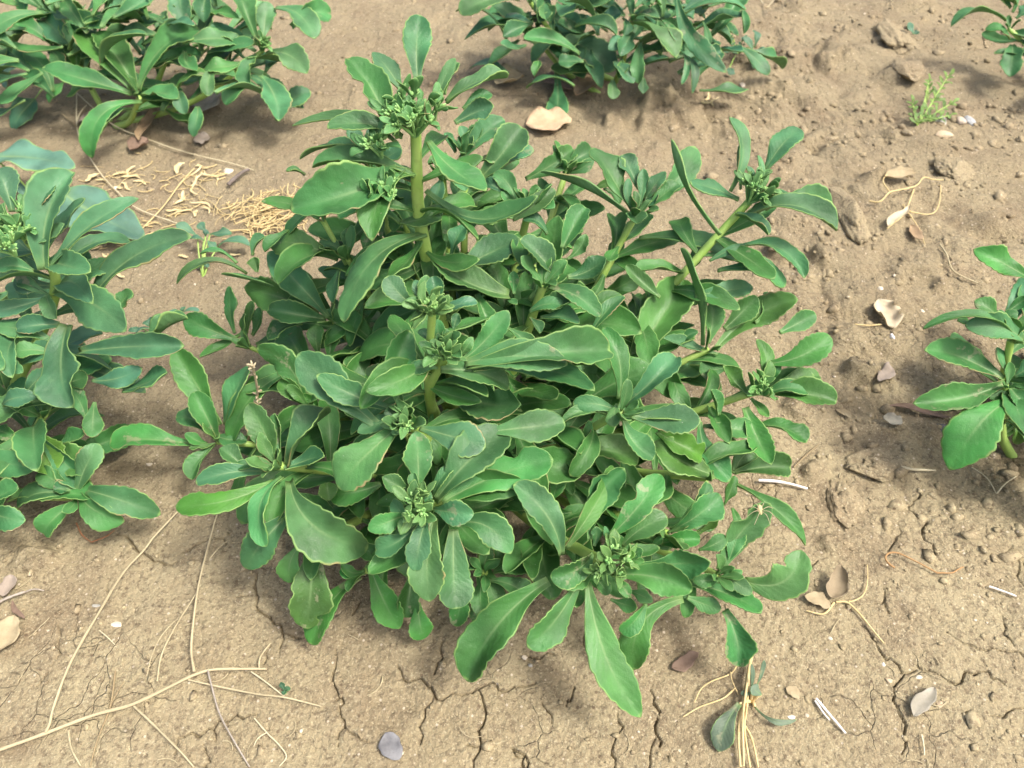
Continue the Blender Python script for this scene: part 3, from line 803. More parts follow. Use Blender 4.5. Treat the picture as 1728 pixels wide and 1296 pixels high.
   ((-4084,8894,901),(-3719,9029,694),249,N,N,0,N,0,0,1),
   ((-3837,8991,813),(-3669,9319,1020),218,N,N,0,N,0,0,1),
   ((-3405,8997,529),(-2997,9223,826),168,N,N,0,N,0,0,1),
   ((-3709,8741,623),(-3119,8885,909),231,N,N,0,N,0,0,1),
   ((-3760,9567,614),(-3278,9946,391),230,N,N,0,N,0,0,1),
   ((-4091,8728,834),(-4088,9205,753),224,N,N,0,N,0,0,1),
   ((-4054,8949,1125),(-4367,9546,1329),164,N,N,0,N,0,0,1),
   ((-3576,9397,668),(-3794,9935,906),245,N,N,0,N,0,0,1),
   ((-3991,9470,795),(-3759,9955,808),174,N,N,0,N,0,0,1),
   ((-3693,8854,1204),(-3233,9026,1096),162,N,N,0,N,0,0,1),
   ((-4338,8938,1137),(-4172,9382,1215),238,N,N,0,N,0,0,1),
   ((-3205,9052,923),(-2743,9162,966),239,N,N,0,N,0,0,1),
   ((-3612,8634,1005),(-2986,8806,939),249,N,N,0,N,0,0,1),
   ((-3894,9581,532),(-3744,9998,393),226,N,N,0,N,0,0,1),
   ((-3482,9144,447),(-2871,9218,161),211,N,N,0,N,0,0,1),
   ((-4437,9286,560),(-5014,9481,859),184,N,N,0,N,0,0,1),
   ((-4241,9589,564),(-4276,10015,770),250,N,N,0,N,0,0,1),
   ((-3785,9307,468),(-3804,9750,411),243,N,N,0,N,0,0,1),
  ]),
  ((-5344, 9431, 1000), 4.0, [], 4, N, [], [
   ((-5054,9471,983),(-5738,9151,956),278,N,N,0,N,0,0,0),
   ((-5271,9543,1047),(-4110,9245,1079),234,-0.1,N,0,N,0,0,0),
   ((-5608,9292,822),(-5781,8999,727),195,N,N,0,N,0,0,0),
   ((-5247,8863,435),(-5374,8581,342),178,N,N,0,N,0,0,1),
   ((-5198,9400,918),(-4781,9237,918),247,N,N,0,N,0,0,0),
   ((-5512,9400,918),(-5116,9039,793),303,N,N,0,N,0,0,0),
   ((-5849,9453,967),(-6014,9194,890),192,N,N,0,N,0,0,0),
   ((-5512,9507,1015),(-5723,9602,1163),211,N,N,0,N,0,0,0),
   ((-5752,9525,1031),(-6017,9501,1111),211,N,N,0,N,0,0,0),
   ((-5174,9167,709),(-5532,9327,806),230,N,N,0,N,0,0,0),
   ((-4982,9471,983),(-4616,9574,1151),228,N,N,0,N,0,0,0),
   ((-4789,9453,967),(-4529,9610,1160),198,N,N,0,N,0,0,0),
   ((-5391,9131,677),(-5205,8840,571),199,N,N,0,N,0,0,0),
   ((-5560,9042,596),(-5322,8748,494),215,N,N,0,N,0,0,0),
   ((-4741,9614,1112),(-4645,9470,1078),97,N,N,0,N,0,0,0),
   ((-4747,9486,923),(-4375,9838,703),233,N,N,0,N,0,0,1),
   ((-5177,8433,472),(-5562,8679,599),193,N,N,0,N,0,0,1),
   ((-5578,8391,718),(-6182,8007,655),170,N,N,0,N,0,0,1),
   ((-4820,9512,664),(-4796,10175,902),234,N,N,0,N,0,0,1),
   ((-4932,9568,574),(-5402,9569,593),189,N,N,0,N,0,0,1),
   ((-4856,8973,670),(-5199,9248,964),250,N,N,0,N,0,0,1),
   ((-5249,8549,705),(-5673,8188,503),176,N,N,0,N,0,0,1),
   ((-5796,8816,545),(-6299,8518,791),238,N,N,0,N,0,0,1),
   ((-5356,9363,672),(-5609,9887,1028),205,N,N,0,N,0,0,1),
   ((-5886,8545,680),(-6236,8629,908),180,N,N,0,N,0,0,1),
   ((-5047,8910,799),(-4480,8792,1118),233,N,N,0,N,0,0,1),
   ((-5916,8960,697),(-6289,9363,727),162,N,N,0,N,0,0,1),
   ((-6546,8321,473),(-7020,8460,509),199,N,N,0,N,0,0,1),
   ((-5406,8566,715),(-5933,8716,524),171,N,N,0,N,0,0,1),
   ((-5885,8765,932),(-6140,9168,807),206,N,N,0,N,0,0,1),
   ((-5659,9081,443),(-6054,9342,671),181,N,N,0,N,0,0,1),
   ((-5574,9247,858),(-5740,9845,1123),207,N,N,0,N,0,0,1),
   ((-6190,8824,605),(-5943,9298,665),195,N,N,0,N,0,0,1),
   ((-5426,9430,928),(-5192,9836,850),173,N,N,0,N,0,0,1),
   ((-5713,9004,894),(-5984,8507,885),216,N,N,0,N,0,0,1),
   ((-5535,9617,720),(-5530,10283,896),234,N,N,0,N,0,0,1),
   ((-5261,8590,462),(-5563,8905,756),217,N,N,0,N,0,0,1),
   ((-5291,9522,720),(-5319,10088,782),184,N,N,0,N,0,0,1),
   ((-5376,9362,651),(-5660,9638,864),212,N,N,0,N,0,0,1),
   ((-5307,9071,787),(-5673,9196,988),212,N,N,0,N,0,0,1),
   ((-5439,9552,799),(-5755,9945,882),246,N,N,0,N,0,0,1),
   ((-6659,8630,466),(-6863,9065,388),239,N,N,0,N,0,0,1),
   ((-6363,8691,542),(-6685,8349,492),177,N,N,0,N,0,0,1),
   ((-4551,9176,568),(-5164,9255,434),241,N,N,0,N,0,0,1),
   ((-5460,8341,489),(-6095,8299,245),206,N,N,0,N,0,0,1),
   ((-5387,8495,999),(-5905,8560,1118),211,N,N,0,N,0,0,1),
   ((-5047,9080,541),(-5508,9282,659),170,N,N,0,N,0,0,1),
   ((-4937,8925,604),(-5047,9387,863),230,N,N,0,N,0,0,1),
   ((-5000,9080,501),(-5194,9544,605),176,N,N,0,N,0,0,1),
   ((-4873,8841,1178),(-5257,9307,1031),182,N,N,0,N,0,0,1),
   ((-5728,8545,1061),(-6333,8769,829),211,N,N,0,N,0,0,1),
   ((-5559,9423,717),(-6118,9684,517),220,N,N,0,N,0,0,1),
   ((-4957,8873,1279),(-5023,9452,1224),235,N,N,0,N,0,0,1),
   ((-5357,8785,1092),(-5851,9077,1071),190,N,N,0,N,0,0,1),
   ((-6034,8900,1016),(-6541,8870,1010),211,N,N,0,N,0,0,1),
   ((-5032,8861,568),(-5190,9353,572),247,N,N,0,N,0,0,1),
   ((-5289,8332,804),(-5942,8065,824),218,N,N,0,N,0,0,1),
   ((-4958,9048,1272),(-5440,9444,1267),168,N,N,0,N,0,0,1),
   ((-4994,8706,927),(-5664,8622,999),224,N,N,0,N,0,0,1),
   ((-6351,9060,703),(-6987,9292,784),243,N,N,0,N,0,0,1),
   ((-4716,8917,914),(-4465,9532,1008),170,N,N,0,N,0,0,1),
   ((-5949,8743,739),(-6518,8895,661),162,N,N,0,N,0,0,1),
   ((-6661,8884,357),(-7105,8963,466),185,N,N,0,N,0,0,1),
   ((-4866,9223,666),(-4423,9609,1060),163,N,N,0,N,0,0,1),
   ((-6214,8263,758),(-6852,8316,885),217,N,N,0,N,0,0,1),
   ((-5177,8909,1217),(-5678,8550,1114),229,N,N,0,N,0,0,1),
   ((-4972,8701,828),(-4853,9250,774),182,N,N,0,N,0,0,1),
   ((-4618,9074,593),(-4897,8818,780),201,N,N,0,N,0,0,1),
   ((-5887,8835,675),(-6383,8925,594),225,N,N,0,N,0,0,1),
   ((-4885,8789,647),(-4658,9161,803),168,N,N,0,N,0,0,1),
   ((-5467,9365,574),(-5409,9960,785),230,N,N,0,N,0,0,1),
   ((-5295,9446,1024),(-5137,9917,1318),172,N,N,0,N,0,0,1),
   ((-4481,9483,456),(-4626,9896,479),210,N,N,0,N,0,0,1),
   ((-6307,9167,846),(-6471,9732,693),183,N,N,0,N,0,0,1),
   ((-4778,9161,659),(-5077,9686,554),249,N,N,0,N,0,0,1),
  ]),
 ]),
 ('topcentre', (0.13, 0.95), [
  ((285, 9729, 600), 4.0, [], 3, N, [], [
   ((248,9750,565),(-566,9546,620),324,N,N,0,N,0,0,0),
   ((299,9731,548),(877,9199,327),339,N,N,0,N,1,0,0),
   ((425,9712,531),(1212,9202,390),431,N,N,0,N,0,0,0),
   ((552,9429,276),(468,8584,80),262,N,N,0,N,0,0,1),
   ((248,10032,820),(877,9634,718),354,N,N,0,N,0,0,0),
   ((222,9976,769),(145,9670,652),185,N,N,0,N,0,0,0),
   ((324,9768,582),(573,9736,647),162,N,N,0,N,0,0,0),
   ((794,9899,1213),(702,10397,1076),247,N,N,0,N,0,0,1),
   ((996,9898,1309),(1493,9700,1268),197,N,N,0,N,0,0,1),
   ((204,9845,777),(-121,10195,545),200,N,N,0,N,0,0,1),
   ((542,10002,611),(770,10620,537),195,N,N,0,N,0,0,1),
   ((559,9959,656),(109,9675,698),205,N,N,0,N,0,0,1),
   ((851,10257,824),(1194,10822,678),178,N,N,0,N,0,0,1),
   ((520,9802,693),(183,10154,834),232,N,N,0,N,0,0,1),
   ((712,10199,466),(258,10356,225),194,N,N,0,N,0,0,1),
   ((320,9777,497),(-242,9905,888),245,N,N,0,N,0,0,1),
   ((752,9445,600),(126,9598,629),244,N,N,0,N,0,0,1),
   ((828,9593,1180),(510,9900,1350),187,N,N,0,N,0,0,1),
   ((550,9951,537),(92,9834,752),239,N,N,0,N,0,0,1),
   ((747,9462,1101),(542,9023,1177),231,N,N,0,N,0,0,1),
   ((575,10279,802),(52,10677,820),205,N,N,0,N,0,0,1),
   ((311,9726,1006),(27,10065,1120),164,N,N,0,N,0,0,1),
   ((90,9713,539),(-296,9418,339),210,N,N,0,N,0,0,1),
   ((-73,9802,519),(-306,10362,639),194,N,N,0,N,0,0,1),
   ((194,10081,470),(-307,10161,697),217,N,N,0,N,0,0,1),
   ((1105,10277,837),(864,10813,1038),205,N,N,0,N,0,0,1),
   ((438,9684,1083),(318,9262,970),217,N,N,0,N,0,0,1),
  ]),
  ((210, 9528, 1100), 4.0, [], 4, N, [], [
   ((67,9570,1083),(-591,9269,1045),321,N,N,0,N,0,0,0),
   ((355,9570,1083),(711,9604,1209),208,N,N,0,N,0,0,0),
   ((403,9534,1051),(446,9267,952),211,N,N,0,N,0,0,0),
   ((740,9498,1019),(833,9528,1100),173,N,N,0,N,0,0,0),
   ((211,9605,1115),(18,9746,1291),192,N,N,0,N,0,0,0),
   ((259,9570,1083),(399,9368,1026),211,N,N,0,N,0,0,0),
   ((586,9476,751),(225,9180,502),222,N,N,0,N,0,0,1),
   ((162,9260,693),(-120,8965,865),169,N,N,0,N,0,0,1),
   ((-94,9539,721),(-682,9700,960),221,N,N,0,N,0,0,1),
   ((230,9410,866),(-257,9834,564),235,N,N,0,N,0,0,1),
   ((-46,9419,257),(-527,9795,80),188,N,N,0,N,0,0,1),
   ((239,9415,868),(-103,9138,848),205,N,N,0,N,0,0,1),
  ]),
  ((1393, 9266, 1000), 4.0, [], 4, N, [], [
   ((732,9235,919),(1215,9052,930),202,N,N,0,N,0,0,0),
   ((1399,9271,951),(1852,8765,766),347,N,N,0,N,0,0,0),
   ((1494,9094,791),(1456,8667,523),180,N,N,0,N,0,0,0),
   ((1899,9571,1221),(2387,8527,752),217,N,N,0,0.12,0,0,0),
   ((1994,9341,1014),(2666,9231,1108),173,N,N,0,N,0,0,0),
   ((2660,9377,1046),(2672,9134,881),116,N,N,0,N,0,0,0),
   ((1256,8952,664),(1218,8694,571),153,N,N,0,N,0,0,0),
   ((1185,8935,648),(1391,8627,544),212,N,N,0,N,0,0,0),
   ((1280,9306,983),(1278,9068,899),142,N,N,0,N,0,0,0),
   ((1161,8775,505),(1148,8519,414),150,N,N,0,N,0,0,0),
   ((1518,8793,521),(1503,8585,454),121,N,N,0,N,0,0,0),
   ((1732,9288,967),(1959,8866,802),101,N,N,0,N,0,0,0),
   ((1934,9023,728),(1936,8582,543),87,0.2,N,0,N,0,0,0),
   ((1994,8988,696),(2050,8498,488),101,0.2,N,0,N,0,0,0),
   ((1375,9306,983),(1691,9212,1023),190,N,N,0,N,0,0,0),
   ((1732,9324,998),(1608,9508,1201),171,N,N,0,N,0,0,0),
   ((1684,9288,967),(1715,9074,896),87,N,N,0,N,0,0,0),
   ((2208,9271,951),(2250,8958,830),87,N,N,0,N,0,0,0),
   ((1351,9147,839),(1101,8939,792),181,N,N,0,N,0,0,0),
   ((1161,9465,1126),(1437,9509,1246),171,N,N,0,N,0,0,0),
   ((899,9501,1158),(1154,9590,1305),209,N,N,0,N,0,0,0),
   ((1018,9288,967),(1248,9298,1056),190,N,N,0,N,0,0,0),
   ((1970,9359,1030),(2242,9425,1165),171,N,N,0,N,0,0,0),
   ((304,8935,648),(254,8724,581),125,N,N,0,N,0,0,0),
   ((1399,9182,871),(1239,8867,754),205,N,N,0,N,0,0,0),
   ((827,8935,648),(545,8979,627),190,N,N,0,N,0,0,0),
   ((2796,9613,477),(3430,9680,232),204,N,N,0,N,0,0,1),
   ((1788,9836,615),(2297,10225,648),170,N,N,0,N,0,0,1),
   ((785,9057,682),(132,9041,877),196,N,N,0,N,0,0,1),
   ((2245,10213,335),(2618,9897,420),194,N,N,0,N,0,0,1),
   ((1325,9757,598),(1938,9897,836),242,N,N,0,N,0,0,1),
   ((2351,9703,640),(2754,9543,917),160,N,N,0,N,0,0,1),
   ((1399,10107,982),(1883,10338,1025),215,N,N,0,N,0,0,1),
   ((904,9297,1129),(468,9674,1143),180,N,N,0,N,0,0,1),
   ((2191,10164,623),(2435,10685,670),233,N,N,0,N,0,0,1),
   ((1328,9736,1280),(1901,9883,1590),238,N,N,0,N,0,0,1),
   ((1954,9609,1206),(2470,9955,969),174,N,N,0,N,0,0,1),
   ((1297,9680,842),(1113,10157,624),196,N,N,0,N,0,0,1),
   ((2405,9487,528),(2665,9033,736),228,N,N,0,N,0,0,1),
   ((1938,10026,677),(2444,10174,610),194,N,N,0,N,0,0,1),
   ((1730,9529,1031),(2148,9540,900),225,N,N,0,N,0,0,1),
   ((1208,9856,694),(1017,10373,957),178,N,N,0,N,0,0,1),
   ((2268,9085,214),(2866,9103,219),202,N,N,0,N,0,0,1),
   ((1686,9132,675),(2234,8987,711),234,N,N,0,N,0,0,1),
   ((2307,9874,771),(2541,10226,878),224,N,N,0,N,0,0,1),
   ((1067,9515,1178),(793,10119,1457),238,N,N,0,N,0,0,1),
   ((1675,9792,943),(1699,10142,1177),185,N,N,0,N,0,0,1),
   ((1255,9850,709),(843,10249,687),165,N,N,0,N,0,0,1),
   ((2143,9672,745),(2600,9295,686),232,N,N,0,N,0,0,1),
   ((1734,10305,644),(1768,10734,577),208,N,N,0,N,0,0,1),
   ((2001,9660,1011),(1792,10042,1080),176,N,N,0,N,0,0,1),
   ((2115,9241,874),(2668,9271,1010),221,N,N,0,N,0,0,1),
   ((1176,9758,1283),(730,9786,1100),169,N,N,0,N,0,0,1),
   ((2207,9134,323),(2507,9392,500),186,N,N,0,N,0,0,1),
   ((1403,10068,683),(1200,10585,492),242,N,N,0,N,0,0,1),
   ((1006,9285,802),(981,9732,807),226,N,N,0,N,0,0,1),
   ((1983,9771,1175),(2380,9634,1023),184,N,N,0,N,0,0,1),
   ((2134,9733,514),(2424,9209,519),163,N,N,0,N,0,0,1),
   ((1009,9485,927),(593,9671,989),192,N,N,0,N,0,0,1),
   ((940,9527,581),(1056,8900,333),205,N,N,0,N,0,0,1),
   ((988,9457,749),(591,9049,694),178,N,N,0,N,0,0,1),
   ((941,9649,607),(527,9497,825),205,N,N,0,N,0,0,1),
   ((1440,9431,1233),(1069,8996,1384),181,N,N,0,N,0,0,1),
   ((2267,9654,951),(2821,10020,957),243,N,N,0,N,0,0,1),
   ((2736,9558,555),(3120,9241,342),182,N,N,0,N,0,0,1),
   ((2350,9362,753),(2732,9847,1086),227,N,N,0,N,0,0,1),
   ((1919,8848,553),(2413,8956,771),231,N,N,0,N,0,0,1),
   ((1690,9253,1163),(1314,9178,1406),231,N,N,0,N,0,0,1),
   ((1284,10280,514),(1478,10718,516),181,N,N,0,N,0,0,1),
   ((1621,9180,811),(2033,9095,827),161,N,N,0,N,0,0,1),
   ((2272,9986,640),(2742,9611,642),190,N,N,0,N,0,0,1),
   ((1445,9875,1231),(1751,10187,1141),223,N,N,0,N,0,0,1),
   ((1482,9279,548),(1896,9156,773),215,N,N,0,N,0,0,1),
   ((1717,9482,1083),(2067,9676,956),245,N,N,0,N,0,0,1),
   ((1857,9108,556),(2230,9534,305),216,N,N,0,N,0,0,1),
   ((1890,9954,881),(1988,10375,852),227,N,N,0,N,0,0,1),
   ((958,9247,987),(580,8989,1284),218,N,N,0,N,0,0,1),
   ((1105,9200,430),(480,9392,352),173,N,N,0,N,0,0,1),
   ((1833,9612,830),(1433,9858,755),245,N,N,0,N,0,0,1),
   ((1494,9838,875),(1813,10145,779),195,N,N,0,N,0,0,1),
   ((1405,9153,414),(1974,9461,425),210,N,N,0,N,0,0,1),
   ((734,8876,380),(180,9009,275),217,N,N,0,N,0,0,1),
   ((1226,10224,420),(563,10213,503),192,N,N,0,N,0,0,1),
   ((1784,9385,508),(2283,9764,665),197,N,N,0,N,0,0,1),
   ((1411,9325,593),(1798,8981,921),217,N,N,0,N,0,0,1),
   ((1545,9360,976),(1745,8948,769),214,N,N,0,N,0,0,1),
   ((1225,9588,1123),(773,9598,1033),165,N,N,0,N,0,0,1),
   ((973,9809,990),(597,10060,1167),179,N,N,0,N,0,0,1),
   ((1971,8860,515),(2342,9074,539),198,N,N,0,N,0,0,1),
   ((2238,9735,968),(2695,10115,932),206,N,N,0,N,0,0,1),
   ((1556,9487,765),(2012,9427,765),221,N,N,0,N,0,0,1),
  ]),
 ]),
 ('topright', (0.78, 0.86), [
  ((6069, 9731, 700), 4.0, [], 3, N, [], [
   ((6044,9827,733),(5275,9650,780),229,N,N,0,N,0,0,0),
   ((6094,9658,581),(5770,9712,708),201,N,N,0,N,0,0,0),
   ((6120,9602,531),(5996,9162,346),260,N,N,0,N,0,0,0),
   ((6170,9845,750),(6318,9913,869),201,N,N,0,N,0,0,0),
   ((6120,9902,800),(6030,10102,1012),181,N,N,0,N,0,0,0),
   ((6145,9714,632),(6352,9516,596),221,N,N,0,N,0,0,0),
   ((6094,9939,834),(5812,10018,973),178,N,N,0,N,0,0,0),
   ((6170,9958,851),(5960,9958,924),140,N,N,0,N,0,0,0),
   ((6195,9640,564),(6258,9284,427),213,N,N,0,N,0,0,0),
   ((7911,8895,847),(8394,9163,1180),243,N,N,0,N,0,0,1),
   ((7673,7927,236),(7411,8263,80),238,N,N,0,N,0,0,1),
   ((7684,7999,363),(7438,7556,703),188,N,N,0,N,0,0,1),
   ((8049,8666,728),(8537,9079,987),201,N,N,0,N,0,0,1),
   ((7959,8710,599),(8389,9167,944),232,N,N,0,N,0,0,1),
   ((6979,8714,436),(6795,9124,490),206,N,N,0,N,0,0,1),
   ((7883,8892,496),(7409,9242,880),199,N,N,0,N,0,0,1),
   ((7751,8193,770),(7266,7790,538),161,N,N,0,N,0,0,1),
   ((7939,9159,640),(7287,9227,647),164,N,N,0,N,0,0,1),
   ((8242,8258,283),(8661,7972,379),240,N,N,0,N,0,0,1),
   ((7134,8660,530),(6638,8668,329),213,N,N,0,N,0,0,1),
   ((7997,8785,792),(7458,9009,910),224,N,N,0,N,0,0,1),
   ((7648,8656,995),(7209,8369,1123),224,N,N,0,N,0,0,1),
   ((7843,9225,778),(7701,9734,588),242,N,N,0,N,0,0,1),
   ((7670,8514,460),(7521,8035,653),234,N,N,0,N,0,0,1),
   ((7294,8077,219),(7028,7811,462),232,N,N,0,N,0,0,1),
   ((7943,8632,663),(8313,9023,973),217,N,N,0,N,0,0,1),
   ((8094,8449,381),(8382,8168,520),169,N,N,0,N,0,0,1),
   ((8521,8487,299),(9053,8497,84),231,N,N,0,N,0,0,1),
   ((8503,8061,157),(8749,7436,232),234,N,N,0,N,0,0,1),
   ((7148,8591,542),(6718,8536,585),186,N,N,0,N,0,0,1),
   ((7712,8662,1016),(7498,8989,1187),233,N,N,0,N,0,0,1),
   ((7595,8651,936),(7215,8655,1182),209,N,N,0,N,0,0,1),
   ((7688,8738,995),(7075,8743,1278),169,N,N,0,N,0,0,1),
   ((7550,8854,968),(6881,8918,1209),161,N,N,0,N,0,0,1),
   ((7982,8686,966),(8051,9280,1009),201,N,N,0,N,0,0,1),
   ((7262,8927,775),(6814,8563,1093),235,N,N,0,N,0,0,1),
   ((7773,8482,769),(7227,8085,751),239,N,N,0,N,0,0,1),
   ((8200,9382,502),(8497,9793,443),189,N,N,0,N,0,0,1),
   ((8210,8856,1048),(8742,8821,1357),229,N,N,0,N,0,0,1),
   ((8310,7824,369),(8517,7388,119),181,N,N,0,N,0,0,1),
   ((8494,8045,274),(9104,8020,499),240,N,N,0,N,0,0,1),
   ((7959,8091,303),(8319,7604,244),208,N,N,0,N,0,0,1),
   ((8041,8551,648),(8416,8068,705),244,N,N,0,N,0,0,1),
   ((7038,9062,610),(6572,9156,521),242,N,N,0,N,0,0,1),
  ]),
 ]),
 ('right', (0.4, 0.385), [
  ((3560, 3823, 750), 4.0, [], 3, N, [], [
   ((3547,3878,745),(2952,3977,951),225,N,N,0,N,0,0,0),
   ((3555,3855,725),(2855,3682,711),207,N,N,0,N,0,0,0),
   ((3607,3757,637),(3107,3330,394),333,N,N,0,N,0,0,0),
   ((3570,3916,780),(3484,4027,922),112,N,N,0,N,0,0,0),
   ((3600,3828,700),(3687,3657,673),189,N,N,0,N,0,0,0),
   ((3689,3680,567),(3647,3513,443),142,N,N,0,N,0,0,0),
   ((3629,3894,760),(3762,3951,873),142,N,N,0,N,0,0,0),
   ((3600,3806,680),(3445,3767,658),106,N,N,0,N,0,0,0),
   ((4230,3870,883),(4914,3874,667),199,N,N,0,N,0,0,1),
   ((4292,3877,546),(4659,3610,565),247,N,N,0,N,0,0,1),
   ((3908,3629,709),(3801,3130,684),222,N,N,0,N,0,0,1),
   ((4045,3771,789),(4497,3314,945),185,N,N,0,N,0,0,1),
   ((4188,3862,1007),(4080,4304,1112),213,N,N,0,N,0,0,1),
   ((3903,3695,371),(4425,3681,486),211,N,N,0,N,0,0,1),
   ((4287,3782,657),(4633,4133,609),207,N,N,0,N,0,0,1),
   ((4171,3994,931),(4003,4469,890),229,N,N,0,N,0,0,1),
   ((4454,3999,783),(4730,4339,562),199,N,N,0,N,0,0,1),
   ((4379,3690,273),(4902,3616,533),247,N,N,0,N,0,0,1),
   ((4087,3741,846),(4560,4045,711),175,N,N,0,N,0,0,1),
   ((4133,3698,333),(4400,3237,500),167,N,N,0,N,0,0,1),
   ((3745,3928,587),(3848,3321,524),171,N,N,0,N,0,0,1),
   ((4365,3814,342),(4547,4291,81),202,N,N,0,N,0,0,1),
   ((3976,3450,356),(3993,2888,450),219,N,N,0,N,0,0,1),
   ((4444,3850,548),(4992,3920,613),224,N,N,0,N,0,0,1),
   ((4081,3780,435),(4392,3434,502),201,N,N,0,N,0,0,1),
   ((3913,3907,1038),(4185,4201,829),186,N,N,0,N,0,0,1),
   ((4196,3260,471),(4492,2643,559),176,N,N,0,N,0,0,1),
   ((3919,3636,414),(3903,3108,455),221,N,N,0,N,0,0,1),
   ((4048,3641,528),(4383,3325,815),241,N,N,0,N,0,0,1),
  ]),
  ((3530, 3981, 1050), 4.0, [], 4, N, [], [
   ((3570,3988,1002),(2845,3987,1165),87,N,N,45.0,N,0,0,0),
   ((3614,3999,1012),(3162,4020,1143),194,N,N,0,N,0,0,0),
   ((3672,4324,1305),(3254,4437,1490),194,N,N,0,N,0,0,0),
   ((3446,4113,1114),(3253,4182,1237),132,N,N,0,N,0,0,0),
   ((3512,4096,1100),(3415,4133,1185),74,N,N,0,N,0,0,0),
   ((3497,4140,1139),(3642,4203,1257),91,N,N,0,N,0,0,0),
   ((3497,4086,1090),(3559,4121,1176),93,N,N,0,N,0,0,0),
   ((3250,4086,1090),(3127,4071,1144),74,N,N,0,N,0,0,0),
   ((3585,4053,1061),(3472,4089,1147),81,N,N,0,N,0,0,0),
   ((4031,4038,613),(4472,4463,624),238,N,N,0,N,0,0,1),
   ((4264,4085,818),(4506,4565,647),181,N,N,0,N,0,0,1),
   ((4345,4296,738),(4670,4632,989),176,N,N,0,N,0,0,1),
   ((4063,4283,848),(4467,4137,733),163,N,N,0,N,0,0,1),
   ((4203,4503,453),(4352,4889,711),189,N,N,0,N,0,0,1),
   ((4142,4017,551),(4238,4467,585),212,N,N,0,N,0,0,1),
   ((3839,4494,589),(4253,4962,844),219,N,N,0,N,0,0,1),
   ((4471,4084,652),(4850,3642,341),203,N,N,0,N,0,0,1),
   ((4057,4369,548),(4213,4930,756),171,N,N,0,N,0,0,1),
   ((4035,4051,637),(3874,4567,617),167,N,N,0,N,0,0,1),
  ]),
 ]),
]
